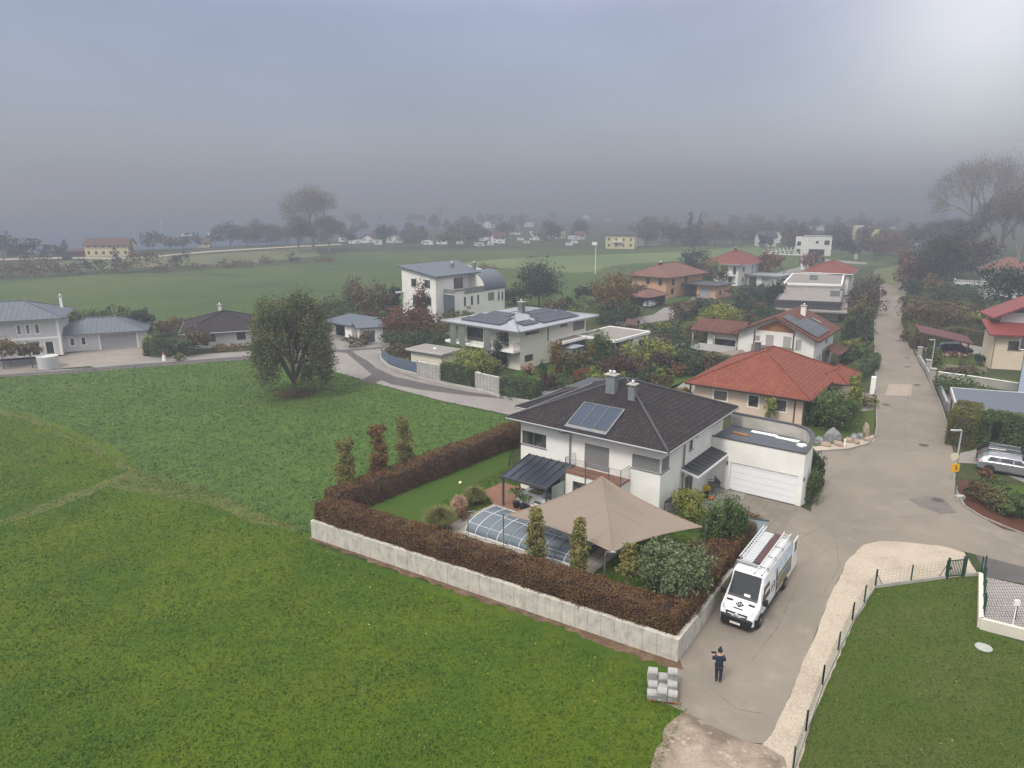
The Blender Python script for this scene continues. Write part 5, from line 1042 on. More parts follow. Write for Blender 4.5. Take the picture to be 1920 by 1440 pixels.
simple('lake_house', 'small bright yellow cottage with reddish roof among the lakeshore trees', (393, 464), 5.6, 5, 2.4, 2.0, 10, M_YELL, M_BROOF, 2, 1)
# left side of the picture: villa, garage wing, bungalow, white garages
vi = House('grey_villa', 'pale grey two-storey villa with blue-grey standing seam hipped roof at the left edge', 'house', *P(119, 665), 24)
vF = [vi.pw('F', 0, (24, 587), (40, 614.5), 'glass', fm=M_TRIM, w=.16, sill=False), vi.pw('F', 0, (41.5, 587), (56.5, 614), 'glass', fm=M_TRIM, w=.16, sill=False), vi.pw('F', 0, (58, 586.5), (74.5, 613), 'glass', fm=M_TRIM, w=.16, sill=False)]
vF = [(a, b, 3.2, 4.75, e, dict(f, pm=M_GLASS2)) for a, b, c, d, e, f in vF]
vF += [(vF[0][0] - .4 + i * 1.75, vF[0][0] + .8 + i * 1.75, .1, 2.15, 'glass', dict(fm=M_TRIM, w=.14, sill=False)) for i in range(3)]
vi.vol(-12, 0, 0, 9, 0, 5.4, M_VILLA, {'F': vF}); vi.hip(-13, .9, -.9, 10, 5.45, 2.1, M_SEAMB, M_TRIM, .22, M_DGREY, M_SEAMB)
for a in (-.32, -8.6): MB().box(a, a + .32, -.06, 0, 0, 5.2).build('corner_board', M_TRIM, vi.t)
MB().box(-8.2, -.35, -.05, 0, 2.45, 2.75).build('string_course', M_TRIM, vi.t)
vi.chimney(-.4, 7.5, 5.6, 7.6, .35, .35, pots=1, m=M_TRIM)
vw = House('garage_wing', 'single-storey grey clapboard garage wing with blue-grey metal roof beside the villa', 'garage', *P(272, 650), 23)
aL = 12.0
gF = [vw.pw('F', 0, (187.5, 626), (258, 654), 'garage')]; gF = [(gF[0][0], gF[0][1], .0, 2.25, 'garage', {'m': M_GARAGEG})]
w1 = vw.pw('F', 0, (128, 629), (142, 648), 'glass', fm=M_TRIM, w=.14, sill=False); w2 = vw.pw('F', 0, (149, 628), (163, 647), 'glass', fm=M_TRIM, w=.14, sill=False)
gF += [(a, b, .8, 2.1, e, f) for a, b, c, d, e, f in (w1, w2)]
vw.vol(-aL, 0, 0, 8, 0, 2.6, M_VILLA, {'F': gF}); vw.hip(-aL - .5, .7, -.7, 8.7, 2.62, 1.7, M_SEAMB, M_TRIM, .2, M_DGREY, M_SEAMB)
for a in (gF[0][0] - .3, gF[0][1] + .05): MB().box(a, a + .22, -.05, 0, 0, 2.4).build('corner_board', M_TRIM, vw.t)
MB().box(-8.9, -7.9, 2.8, 3.9, 3.45, 3.62).build('skylight', M_GLASS2, vw.t)
bw = House('dark_roofed_bungalow', 'long white bungalow with dark hipped roof and white chimney behind the big tree', 'house', *P(492, 646), 21)
bw.vol(-10.5, 0, 0, 11, 0, 2.5, M_WHITE, {'F': [(-3.6, -2.3, 1.0, 2.1, 'glass', dict(surround=.1)), (-8, -6.6, 1, 2.1, 'glass', {})]}); bw.hip(-11.5, 1, -1, 12, 2.5, 2.3, M_TILED, BR, .18, M_STEEL, M_TILED); bw.chimney(-5.8, 8, 3.6, 5.4, .5, .5, m=M_WHITE)
gs = House('white_garage', 'white garage and carport with blue-grey mono-pitch roof behind the big tree', 'garage', *P(660, 640), -38)
gs.vol(-1.6, 0, 0, 5, 0, 2.4, M_WHITE); gs.vol(-6.4, -1.603, 1.8, 5, 0, 2.4, M_WHITE, {'F': [(-6.2, -1.9, .05, 2.2, 'garage', {'m': M_DARKIN})]}, name='rear_wall')  # open bay filled by a near-black panel coloured as interior shade, no door
MB().add([(-7.0, -.5, 2.42), (.4, -.5, 2.42), (.4, 5.5, 2.95), (-7.0, 5.5, 2.95), (-7.0, -.5, 2.62), (.4, -.5, 2.62), (.4, 5.5, 3.15), (-7.0, 5.5, 3.15)], [(3, 2, 1, 0), (4, 5, 6, 7), (0, 1, 5, 4), (1, 2, 6, 5), (2, 3, 7, 6), (3, 0, 4, 7)]).build('roof', M_SEAMB, gs.t)
g2 = House('pavilion', 'small white garden pavilion with blue-grey mono-pitch roof and grey double door', 'outbuilding', *P(719, 641), 22)
g2.vol(-3.6, 0, 0, 3.2, 0, 2.3, M_WHITE, {'F': [(-2.9, -1.3, .05, 1.9, 'garage', {'m': M_SEAMB})]}); MB().add([(-4.2, -.4, 2.35), (.4, -.4, 2.35), (.4, 3.7, 2.9), (-4.2, 3.7, 2.9), (-4.2, -.4, 2.5), (.4, -.4, 2.5), (.4, 3.7, 3.05), (-4.2, 3.7, 3.05)], [(3, 2, 1, 0), (4, 5, 6, 7), (0, 1, 5, 4), (1, 2, 6, 5), (2, 3, 7, 6), (3, 0, 4, 7)]).build('roof', M_SEAMB, g2.t)
# right side: cream house under red roofs, brown carport, blue-grey carport, pale blue house
cr2 = House('cream_house', 'cream rendered house with bright red roofs on two levels at the right edge', 'house', *P(1907, 694), -17)
rdm = linemat('red_sheet_roof', (.20, .038, .034), (.13, .024, .022), .4, .04, .5, stain=.12)
cr2.vol(-3.2, 5, 0, 4, 0, 4.6, M_CREAM, {'F': [(-1.5, -.0, 2.6, 3.8, 'glass', {'n': 2, 'fm': BR})]})
MB().add([(-4.1, -.9, 4.55), (6, -.9, 4.55), (6, 3.2, 5.9), (-4.1, 3.2, 5.9), (-4.1, -.9, 4.75), (6, -.9, 4.75), (6, 3.2, 6.1), (-4.1, 3.2, 6.1)], [(3, 2, 1, 0), (4, 5, 6, 7), (0, 1, 5, 4), (1, 2, 6, 5), (2, 3, 7, 6), (3, 0, 4, 7)]).build('lower_roof', rdm, cr2.t)
cr2.vol(-2.0, 6, 2.6, 6, 4.603, 7.2, M_GREY_WALL, {'F': [(.6, 1.5, 6.3, 7.1, 'glass', {'fm': M_TRIM})]}, name='upper_wall')
MB().add([(-2.0, 2.6, 7.2), (6, 2.6, 7.2), (3.5, 2.6, 9.6), (-2.0, 6, 7.2), (6, 6, 7.2), (3.5, 6, 9.6)], [(0, 1, 2), (4, 3, 5)]).build('gable_wall', M_DGREY, cr2.t)
gable(cr2, -3.3, 8, 1.4, 7.2, 6.6, 3.3, rdm, .22, xr=3.5, name='upper_roof'); cr2.pipe([(-3.1, -.1, 4.4), (-3.1, -.1, 0)], .05)
bc_ = House('timber_carport', 'timber carport with maroon sloping roof and a dark blue car under it', 'carport', *P(1813, 672), -16)
MB().add([(-6.4, -.2, 3.35), (.6, -.2, 1.95), (.6, 3.6, 2.5), (-6.4, 3.6, 3.9), (-6.4, -.2, 3.5), (.6, -.2, 2.1), (.6, 3.6, 2.65), (-6.4, 3.6, 4.05)], [(3, 2, 1, 0), (4, 5, 6, 7), (0, 1, 5, 4), (1, 2, 6, 5), (2, 3, 7, 6), (3, 0, 4, 7)]).build('roof', mat('maroon_roof', (.10, .036, .035), .7), bc_.t)
for x_ in (-6.0, -.1):
    for y_ in (0, 3.3): MB().box(x_ - .08, x_ + .08, y_ - .08, y_ + .08, 0, 2.2 if x_ > -3 else 3.3).build('post', M_BROWNW, bc_.t)
MB().tube((-.1, 0, 1.3), (-1.4, 0, 2.3), .05).build('brace', M_BROWNW, bc_.t)
gc = House('flat_carport', 'low carport with ribbed blue-grey roof behind the tall green hedge', 'carport', 0, 0, 0)
c_ = [P(1783, 727, 2.7), P(1794, 763, 2.7), P(1925, 779, 2.7), P(1935, 738, 2.7)]
bpt = MB().prism(c_, 2.35, 2.7); bpt.build('roof', linemat('ribbed_blue_grey_sheet', (.105, .12, .16), (.06, .07, .095), .42, .1, .45, axis=1, stain=.15), gc.t)
e = MB()
for a, b in zip(c_, c_[1:] + c_[:1]): e.bar((*a, 2.55), (*b, 2.55), .14, .42)
e.build('fascia', M_GREY_WALL, gc.t)
for a in c_: MB().box(a[0] * 1 - .07 + .3, a[0] + .07 + .3, a[1] - .07, a[1] + .07, 0, 2.34).build('post', M_ALU, gc.t)
bh = House('pale_blue_house', 'pale blue house wall with dark corner at the far right edge', 'house', *P(1904, 757), -36)
bh.vol(.0, 7, 0, 6, 0, 6.2, mat('pale_blue_render', (.40, .46, .58), .8), {}); bh.hip(-.5, 7.5, -.6, 6.6, 6.2, 1.8, M_TILED, M_DGREY, .2)
MB().box(-.06, .0, -.06, .2, 0, 6.1).build('corner_trim', M_DGREY, bh.t)
dv = House('balcony_house', 'house with washed-out brown roof and white railings on a raised terrace among dark trees', 'house', *P(1868, 560), -30)
dv.vol(-3, 7, 3, 12, 0, 6, M_WHITE, {}); dv.hip(-4, 8, 2, 13, 6, 3.0, M_TILEP, BR, .2); MB().box(-8.5, -2, -1.5, 2.8, 2.9, 3.1).build('terrace_slab', M_GREY_WALL, dv.t)
e = MB()
for p_, q_ in (((-8.5, -1.5), (-2, -1.5)), ((-8.5, -1.5), (-8.5, 2.8))):
    e.bar((*p_, 4.0), (*q_, 4.0), .08, .1)
    for i in range(14): t_ = i / 13; e.bar((p_[0] + (q_[0] - p_[0]) * t_, p_[1] + (q_[1] - p_[1]) * t_, 3.1), (p_[0] + (q_[0] - p_[0]) * t_, p_[1] + (q_[1] - p_[1]) * t_ + .001, 4.0), .28 if p_[0] == q_[0] else .3, .1)
e.build('railing', M_GREY_WALL, dv.t)
for x_ in (-8.2, -2.3): MB().box(x_ - .15, x_ + .15, -1.3, -1, 0, 2.89).build('terrace_pillar', M_GREY_WALL, dv.t)
st_ = MB()
for i in range(12): st_.box(-2 + .0, -.8, -1.5 - i * .28, -1.22 - i * .28, 2.85 - i * .24, 2.93 - i * .24)
st_.build('outdoor_stair', M_STEEL, dv.t)
# small sheds, rust screen
sx = House('metal_shed', 'grey metal garden shed between shrubs beside the modern villa', 'shed', *P(1073, 683), -40)
sx.vol(-2.4, 0, 0, 2.6, 0, 2.2, M_GREYPL); sx.hip(-2.55, .15, -.15, 2.75, 2.2, .3, M_SEAML, M_STEEL, .08, False)
bs = House('black_roof_shed', 'low shed with black roof beside the villa carport', 'shed', *P(1085, 660), -38)
bs.o = (20.2, 99.5, 0); bs.t.location = (20.2, 99.5, 0)
bs.vol(-4.5, 0, 0, 3, 0, 2.0, M_DGREY); MB().box(-4.8, .3, -.3, 3.3, 2.001, 2.15).build('roof', M_BLACK, bs.t)
# hedges and plants of the main garden
GZ = lambda x, y: .05
def off_line(a, b, d):           # shift a line sideways (left positive)
    L_ = math.hypot(b[0] - a[0], b[1] - a[1]); nx, ny = -(b[1] - a[1]) / L_ * d, (b[0] - a[0]) / L_ * d; return (a[0] + nx, a[1] + ny), (b[0] + nx, b[1] + ny)
fa, fb = off_line(WA, WB_, 1.0)
dfx, dfy = (fb[0] - fa[0]) / math.hypot(fb[0] - fa[0], fb[1] - fa[1]), (fb[1] - fa[1]) / math.hypot(fb[0] - fa[0], fb[1] - fa[1])
fa = (fa[0] + dfx * .2, fa[1] + dfy * .2); fb = (fb[0] - dfx * .25, fb[1] - dfy * .25)
hedge('tall brown copper hedge on top of the long concrete wall facing the meadow', [fa, fb], 1.5, [1.45, 1.35], 'hedge', 620, .085, GZ, 3, z0=.05, wob=.11)
sa, sb_ = off_line(WB_, WD, .95); sx_, sy_ = WD[0] - WB_[0], WD[1] - WB_[1]; sl_ = math.hypot(sx_, sy_); sx_ /= sl_; sy_ /= sl_
hedge('brown copper hedge along the lane beside the parked white van', [(sa[0] + sx_ * 1.6, sa[1] + sy_ * 1.6), (sb_[0] - sx_ * .3, sb_[1] - sy_ * .3)], 1.5, [1.4, 1.35], 'hedge', 560, .085, GZ, 5, z0=.05, wob=.11)
la = (LH0[0] + .9, LH0[1] + 1.0); lb = P(988, 812, .6)
hedge('dark brown hedge on the left side of the garden running back towards the house', [la, lb], 1.5, [1.75, 1.9], 'hedge', 330, .10, GZ, 6, z0=.0, wob=.12)
def at(px_, py_, z=None):
    if z is None: return G(px_, py_)
    x, y = P(px_, py_, z); return (x, y, z)
pal('slimrust', (.08, .05, .025), (.15, .085, .04), (.21, .12, .05), (.16, .14, .05))
def column(label, loc, h, wd, palette, seed, low=.12, n=9500, leaf=.12, bark=None, split=False):
    rng = np.random.default_rng(seed); r = wd / 2; shape = []
    for i in range(7):
        f = i / 6; z = h * (low + (1 - low) * (.12 + .8 * f)); q = r * (.85 + .5 * math.sin(math.pi * min(1, f * 1.15 + .15)) * .8)
        shape.append((rng.uniform(-.15, .15) * r, rng.uniform(-.15, .15) * r, z, q * .8, q * .8, h * .12))
    if split: shape += [(-r * .6, 0, h * .93, r * .35, r * .35, h * .09), (r * .5, 0, h * .96, r * .35, r * .35, h * .08)]
    t = thing('columnar_tree', label, 'tree', loc)
    C, Nn = clump_pts(n, shape, rng, k=40, irr=.2); cards('crown', C, Nn, leaf, PAL[palette], t)
    limb_mesh(h, .05, r * .5, 6, seed, z0=.25).build('trunk', bark or M_TRUNKL, t); return t
column('slim olive columnar tree rising from the hedge, leftmost of the three behind the garden', at(652, 938, .05), 4.7, 1.7, 'slim', 11, split=True)
column('slim rust-red columnar tree rising from the hedge, between two greener ones', at(713, 915, .05), 5.0, 1.7, 'slimrust', 12, split=True)
column('slim olive columnar tree nearest the house of the three in the left hedge', at(760, 890, .05), 4.8, 1.75, 'slim', 13)
column('slim green and orange columnar tree in front of the pool cover', at(1004, 1072, .05), 4.0, 1.4, 'slim', 14)
column('slim orange-leaved columnar tree beside the end of the pool cover', at(1083, 1097, .05), 4.0, 1.25, 'slim', 15)
column('small thin columnar tree with bare lower stems right of the sail pole', at(1178, 1122, .05), 3.2, 1.2, 'slim', 16, low=.45)
ornamental('large green ornamental grass clump left of the pool cover', at(826, 992, .05), 1.9, 2.9, 'sedge', 2600, 1)
ornamental('smaller green ornamental grass clump beside the wooden terrace', at(890, 945, .05), 1.6, 2.3, 'sedge', 2000, 2)
ornamental('pink-brown feathery grass between the two green grass clumps', at(861, 962, .05), 1.6, 1.5, 'pinkgrass', 1200, 3)
shrub('shrub', 'low rust-red shrub at the corner of the pool cover', at(868, 972, .05), .9, 1.3, 'rust', 420, .12, 5)
shrub('shrub', 'little grey-green ground shrub beneath the large grass clump', at(838, 1000, .05), .5, 1.3, 'olive', 260, .10, 6)
shrub('shrub', 'big pale green leafy rhododendron in the garden corner by the van', at(1262, 1128, .05), 3.7, 4.5, 'sage', 12000, .17, 21)
shrub('shrub', 'round yellow-green variegated bush under the right tip of the sail', at(1291, 985, .05), 2.9, 2.7, 'lime', 6500, .13, 22)
shrub('shrub', 'tall rounded green bush at the top end of the lane hedge', at(1352, 1035, .05), 4.3, 3.1, 'green', 9000, .14, 23)
tree('multi_stem_shrub', 'sparse brownish shrub with bare pale stems between two green bushes', 'shrub', at(1313, 1085, .05), 2.9, 2.6, 'brown', .35, 700, .11, .05, M_TRUNKL, seed=24)
shrub('shrub', 'small dark green bush below the sail edge beside the rhododendron', at(1228, 1098, .05), 1.1, 1.6, 'green', 500, .12, 25)
shrub('climbing_shrub', 'tall green ivy-like bush at the rounded garage corner beside the street', at(1522, 945), 3.1, 1.6, 'green', 3600, .13, 26, wy=1.4)
shrub('climbing_shrub', 'darker upper part of the evergreen growing behind the garage corner bush', (at(1531, 915)[0], at(1531, 915)[1], 0), 3.3, 1.3, 'dark', 2600, .13, 27)
pal('meadowtree', (.040, .058, .020), (.072, .092, .032), (.105, .125, .042), (.15, .13, .05))
def bigcrown(r, z0, z1, seed, n=9):
    rg = random.Random(seed); o = [(0, 0, (z0 + z1) / 2, r * .6, r * .6, (z1 - z0) * .42)]
    for i in range(n):
        a = i * 2.39; fz = rg.uniform(.12, .88); q = rg.uniform(.4, .72) * r * math.sqrt(max(.15, 1 - (2 * fz - .95) ** 2 * 1.05)); z = z0 + (z1 - z0) * fz; o.append((math.cos(a) * q, math.sin(a) * q, z, r * .38, r * .38, (z1 - z0) * .2))
    return o
tree('meadow_tree', 'large broad olive-brown tree standing alone in the meadow by the lane', 'tree', at(553, 738), 11.4, 9.6, 'meadowtree', .1, 52000, .20, .30, seed=33, k=61)
tag(sheet('tree_foot_ground', wob_poly([(at(553, 738)[0] + 2.6 * math.cos(a), at(553, 738)[1] + 2.4 * math.sin(a)) for a in [i * .5 for i in range(12)]], .3, .8, 1), groundmat('tree_foot_ground', [((.07, .035, .02), 0, 0, 0, 0), ((.05, .06, .02), 3, .45, .6, 5)], bump=.05), .016))  # brown and green ground patch round the foot of the tree
# neighbourhood plants: kind, photo pixel of the foot, height, width, palette, label
TB = [
 ('s', 885, 716, 3.9, 5.2, 'lime', 'drooping yellow-green willow shrub between garden building and villa'),
 ('s', 925, 712, 2.6, 2.6, 'sedge', 'rounded yellowish shrub right of the drooping willow shrub'),
 ('s', 738, 672, 2.0, 2.8, 'olive', 'brownish-green shrub behind the curved blue fence'), ('s', 764, 676, 2.4, 2.6, 'brown', 'pinkish-brown round shrub behind the blue fence near the garden building'),
 ('s', 752, 684, 1.0, 1.8, 'lime', 'low yellow shrub just behind the blue fence'),
 ('t', 934, 692, 4.3, 1.6, 'dark', 'dark narrow shrub beside the spiral stair'), ('s', 918, 699, 1.4, 1.5, 'dark', 'small dark bush in front of the villa basement window'),
 ('s', 1018, 712, 2.6, 1.0, 'green', 'tiny green column in the villa lawn'), ('t', 1043, 712, 5.0, 1.5, 'autumn', 'slim yellow-orange columnar tree in front of the cream villa'),
 ('s', 1075, 704, 3.2, 3.7, 'olive', 'rounded grey-green bush in front of the metal shed'), ('s', 1026, 730, 2.0, 2.3, 'purple', 'dark purple bush beside the villa lawn'),
 ('s', 1052, 728, 1.6, 2.8, 'green', 'green bush behind the dark tiled roof'), ('s', 990, 702, 1.5, 1.8, 'pinkgrass', 'small pale shrub beneath the low villa window'),
 ('s', 1000, 742, 1.8, 2.4, 'dark', 'dark green bush at the end of the roadside hedge'), ('s', 963, 741, 1.6, 2.6, 'green', 'green bush just behind the roadside hedge'),
 ('t', 1104, 700, 3.6, 1.2, 'autumn', 'narrow yellow tree right of the metal shed'), ('t', 1128, 690, 4.6, 3.4, 'green', 'tall green bushy tree behind the purple bush'),
 ('s', 1160, 722, 3.7, 4.3, 'purple', 'large dark purple round bush behind the house roof'), ('s', 1188, 712, 2.4, 3.2, 'brown', 'brown-pink shrub right of the large purple bush'),
 ('s', 1183, 688, 3.2, 4.2, 'lime', 'yellow-green bush left of the rounded lime tree'), ('s', 1228, 692, 3.8, 4.6, 'lime', 'big rounded lime-coloured bush in the middle gardens'),
 ('s', 1240, 702, 3.0, 3.0, 'purple', 'maroon bush in front of the rounded lime bush'), ('s', 1250, 708, 1.2, 1.7, 'autumn', 'small orange bush left of its redder neighbour by the garden path'),
 ('s', 1272, 706, 1.4, 1.8, 'rust', 'small rusty bush beside the garden path'), ('s', 1296, 704, 2.0, 2.2, 'dark', 'dark green round bush right of the rusty bush'),
 ('s', 1328, 702, 2.6, 2.6, 'brown', 'brown twiggy bush in front of the conifer hedge'), ('s', 1232, 734, 2.0, 2.6, 'purple', 'dark brownish bush just behind the main roof'),
 ('s', 1276, 742, 1.0, 2.0, 'autumn', 'low orange shrub at the left end of the red-roofed bungalow'), ('s', 1308, 744, .9, .9, 'rust', 'small red shrub under the bungalow porch'),
 ('s', 1215, 706, 1.8, 2.0, 'dark', 'dark little conifer near the main house chimneys'), ('s', 1090, 722, 1.6, 2.0, 'brown', 'brown shrub beside the rust-coloured fence screen'),
 ('t', 1345, 652, 6.2, 6.2, 'lime', 'tall yellow-green tree left of the chalet wing'), ('t', 1308, 652, 3.8, 3.8, 'olive', 'medium olive bush left of the tall yellow-green tree'),
 ('s', 1365, 664, 3.2, 5.0, 'sedge', 'tall reedy yellow bamboo clump behind the beige sail'), ('s', 1325, 664, 2.8, 3.2, 'sedge', 'reedy green clump behind the cream garden wall'),
 ('s', 1283, 668, 2.6, 3.8, 'dark', 'dark hedge-like bush beyond the small lawn'), ('s', 1255, 640, 2.2, 6.5, 'dark', 'long dark bush behind the playhouse'),
 ('t', 1148, 600, 8.4, 7.6, 'autumn', 'broad autumn tree with orange and yellow leaves at the field edge'), ('s', 1152, 608, 3.4, 6.4, 'dark', 'dark wide bush in front of the autumn tree'),
 ('s', 1182, 600, 3.0, 5.0, 'olive', 'olive bush left of the hipped carport'), ('s', 1195, 566, 3.8, 5.2, 'purple', 'dark purple bush in front of the peach house side balcony'),
 ('s', 1275, 600, 3.6, 4.8, 'brown', 'reddish-brown bush beside the peach house drive'), ('s', 1312, 597, 3.8, 4.4, 'dark', 'dark green bush in front of the peach garage'),
 ('s', 1350, 590, 2.4, 4.4, 'lime', 'low yellow-green bush right of the peach garage'), ('s', 1395, 590, 3.4, 4.2, 'dark', 'dark shrub in the gardens beyond the chalet wing'),
 ('t', 1011, 578, 9.0, 8.4, 'ever', 'dark misty conifer standing at the field edge beyond the villa roof'), ('s', 1040, 590, 3.2, 4.6, 'brown', 'brown shrub beneath the dark conifer'),
 ('t', 1095, 566, 3.6, 4.6, 'ever', 'small dark tree on the lawn left of the autumn tree'), ('s', 1062, 578, 2.4, 3.2, 'dark', 'low dark shrub between conifer and small tree'),
 ('s', 956, 572, 3.6, 6.4, 'ever', 'wide dark shrub to the right of the barrel roof house'), ('s', 925, 560, 3.4, 5.0, 'ever', 'dark shrub directly beside the barrel roof house'),
 ('t', 729, 594, 5.6, 2.6, 'ever', 'dark cypress left of the three-storey house'), ('t', 743, 594, 5.8, 2.2, 'ever', 'second cypress standing closest to the three-storey house'),
 ('t', 672, 596, 7.0, 4.6, 'brown', 'thin brown bare-looking tree in the field edge row'), ('t', 700, 600, 6.6, 6.2, 'brown', 'brown leafy tree between bare tree and cypresses'),
 ('s', 634, 604, 5.2, 6.6, 'green', 'round green tree-like bush behind the white garage'), ('s', 608, 598, 3.6, 4.0, 'olive', 'olive bush above the left end of the garage roof'),
 ('s', 700, 612, 2.4, 3.2, 'red', 'red bush behind the small pavilion'), ('t', 745, 640, 5.2, 4.4, 'rust', 'rust-orange tree left of the crimson one by the white house'),
 ('t', 786, 640, 5.6, 5.6, 'red', 'crimson autumn tree in front of the three-storey house'), ('t', 793, 622, 8.0, 2.6, 'red', 'slender red tree against the three-storey house wall'),
 ('s', 820, 640, 3.2, 5.4, 'olive', 'dark green bush left of the cream villa balcony'), ('s', 765, 652, 2.4, 6.4, 'dark', 'dark low bush under the autumn trees'), ('s', 800, 656, 2.4, 5.4, 'dark', 'dark low bush behind the small garden building'),
 ('s', 740, 650, 2.2, 4.4, 'dark', 'dark low bush behind the curved fence'),
 ('t', 1303, 520, 7.6, 8.4, 'ever', 'dark round tree between peach and white red-roofed houses'), ('t', 1335, 545, 7.4, 6.4, 'olive', 'olive-yellow tree right of the dark round tree'),
 ('s', 1316, 552, 3.2, 5.4, 'dark', 'dark shrub behind the peach garage roof'), ('t', 1452, 580, 6.2, 3.0, 'ever', 'dark conifer in front of the gravel flat roof'), ('t', 1440, 530, 7.4, 6.4, 'rust', 'hazy reddish tree beside the white red-roofed house'),
 ('t', 1425, 566, 3.6, 4.6, 'dark', 'dark bushy tree left of the conifer by the flat roofs'), ('s', 1398, 563, 2.6, 7.4, 'ever', 'long dark hedge-like bush behind the garden lawns'), ('s', 1440, 602, 3.0, 5.0, 'dark', 'dark shrub behind the chalet ridge'),
 ('t', 1520, 512, 6.0, 6.2, 'rust', 'reddish misty tree left of the rear red roof'), ('s', 1620, 590, 6.0, 6.4, 'purple', 'dark purple tree-like bush beside the street'), ('s', 1630, 552, 4.4, 5.4, 'olive', 'olive bush where the street ends'),
 ('t', 1612, 628, 6.2, 4.0, 'olive', 'tall brownish-olive tree on the left side of the street'), ('t', 1607, 655, 5.2, 3.4, 'dark', 'tall dark green tree by the street nearest the chalet'), ('t', 1592, 650, 4.2, 2.8, 'green', 'green tree touching the chalet roof edge'),
 ('t', 1613, 685, 2.7, 2.5, 'green', 'little round-headed tree on a thin trunk beside the street'), ('s', 1590, 690, .6, 2.0, 'dark', 'flat dark cushion shrub beneath the round-headed tree'),
 ('s', 1562, 802, 3.7, 4.5, 'green', 'large globe-shaped green bush beside the street corner lawn'), ('t', 1596, 790, 4.6, 1.3, 'lime', 'slim yellow-green columnar tree behind the globe bush'),
 ('s', 1524, 800, 2.4, 1.6, 'green', 'narrow green bush between the bungalow wall and the globe bush'), ('s', 1622, 762, 1.2, 2.2, 'sedge', 'low yellowish shrub beside the white street cabinet'),
 ('t', 1442, 795, 3.1, 1.0, 'lime', 'thin yellow-green column against the bungalow front wall'), ('s', 1350, 760, 1.2, .8, 'green', 'little climbing shrub under the bungalow eaves'),
 ('s', 1748, 622, 5.6, 9.6, 'brown', 'very large mottled brown and green bush on the right side of the street'), ('s', 1790, 612, 4.4, 6.0, 'brown', 'brown bush merging into the right of the very large street bush'),
 ('s', 1816, 622, 3.6, 5.0, 'lime', 'rounded light green bush behind the maroon carport'), ('t', 1745, 560, 5.4, 4.2, 'autumn', 'pale yellow misty tree behind the very large bush'),
 ('t', 1705, 540, 8.6, 7.4, 'rust', 'tall rust-coloured tree at the far right bend of the street'), ('s', 1712, 552, 3.8, 5.4, 'ever', 'dark bush at the foot of the rust-coloured tree'),
 ('t', 1755, 545, 12.5, 11.0, 'ever', 'big dark tree mass behind the street bend'), ('t', 1790, 520, 13.5, 12.0, 'ever', 'taller dark tree rising right of the big dark mass'), ('s', 1785, 570, 4.0, 8.0, 'dark', 'dark undergrowth in front of the tall dark trees'),
 ('t', 1885, 598, 9.6, 9.6, 'ever', 'dense dark tree directly behind the cream house roof'), ('s', 1848, 622, 3.8, 4.4, 'dark', 'dark bush at the left corner of the cream house'), ('s', 1700, 640, 1.6, 1.8, 'brown', 'low brown verge shrub along the right kerb'),
 ('s', 1752, 694, 2.6, 1.9, 'yelhedge', 'clipped cylindrical yellow-green bush beside the street lamp'), ('s', 1745, 676, 2.4, 1.4, 'green', 'smaller clipped bush behind the cylindrical one'),
 ('s', 1835, 684, 1.6, 1.2, 'dark', 'little dark cone-shaped bush on the cream house lawn'), ('s', 1795, 742, 2.2, 5.0, 'green', 'spreading juniper with feathery green branches above the blue-grey carport'),
 ('s', 1785, 704, 1.2, 2.8, 'brown', 'low brown bed shrub along the front garden wall'), ('s', 1815, 703, 1.5, 3.2, 'olive', 'olive bed shrub in the cream house front garden'), ('s', 1790, 668, .6, 3.6, 'pinkgrass', 'strip of pink flowers beside the timber carport'),
 ('s', 1842, 940, 1.3, 2.2, 'brown', 'brown rosebush in the mulch bed behind the yellow sign'), ('s', 1862, 925, 1.0, 2.0, 'green', 'green shrub with pale flower heads beside the silver car'), ('s', 1875, 955, 1.2, 2.4, 'olive', 'olive shrub in the middle of the mulch bed'),
 ('s', 1905, 968, 1.6, 2.4, 'green', 'light green arching shrub at the right edge bed'), ('s', 1848, 906, 1.2, 1.2, 'rust', 'small rusty shrub at the tail of the silver car'), ('s', 1822, 930, .7, 1.1, 'dark', 'dark low plant beside the sign post'),
 ('t', 62, 690, 3.4, 2.8, 'brown', 'ball-headed tree with brown leaves in front of the grey villa wall'), ('t', 8, 692, 3.8, 3.4, 'autumn', 'ball-headed tree with orange-brown leaves at the very left edge'),
 ('s', 172, 632, 4.6, 9.5, 'green', 'wide green shrub mass behind the garage wing'), ('s', 130, 634, 4.4, 5.0, 'olive', 'olive shrub mass between villa and garage wing'), ('s', 268, 636, 4.6, 4.0, 'ever', 'very dark conifer hedge bush behind the garage wing corner'), ('s', 236, 636, 5.0, 3.0, 'green', 'narrow green conifer left of the very dark one'),
 ('s', 310, 668, 2.6, 4.4, 'dark', 'dark shrub with white blossoms beside the clipped hedge'), ('s', 348, 668, 2.2, 3.2, 'dark', 'dark shrub before the long bungalow'), ('t', 372, 662, 3.6, 3.4, 'brown', 'grey twiggy tree left of the long bungalow'), ('s', 318, 628, 2.6, 4.4, 'brown', 'brown shrub row behind the front garden'),
 ('s', 350, 616, 2.2, 5.4, 'olive', 'olive shrub row at the field edge behind the bungalow'), ('s', 430, 655, .7, 5.4, 'autumn', 'low orange flower bed under the bungalow wall'), ('s', 336, 676, 1.0, 1.4, 'lime', 'small yellow shrub beside the lane'),
 ('s', 665, 650, 1.6, 3.4, 'olive', 'shrub bed in front of the small pavilion'), ('s', 686, 646, 2.2, 1.8, 'autumn', 'orange climbing plant on the pavilion wall'),
 ('s', 1405, 710, 1.0, 1.6, 'green', 'small bush showing over the red roof ridge'), ('s', 1540, 700, 1.0, 2.4, 'rust', 'low heath shrub behind the bungalow wing'),
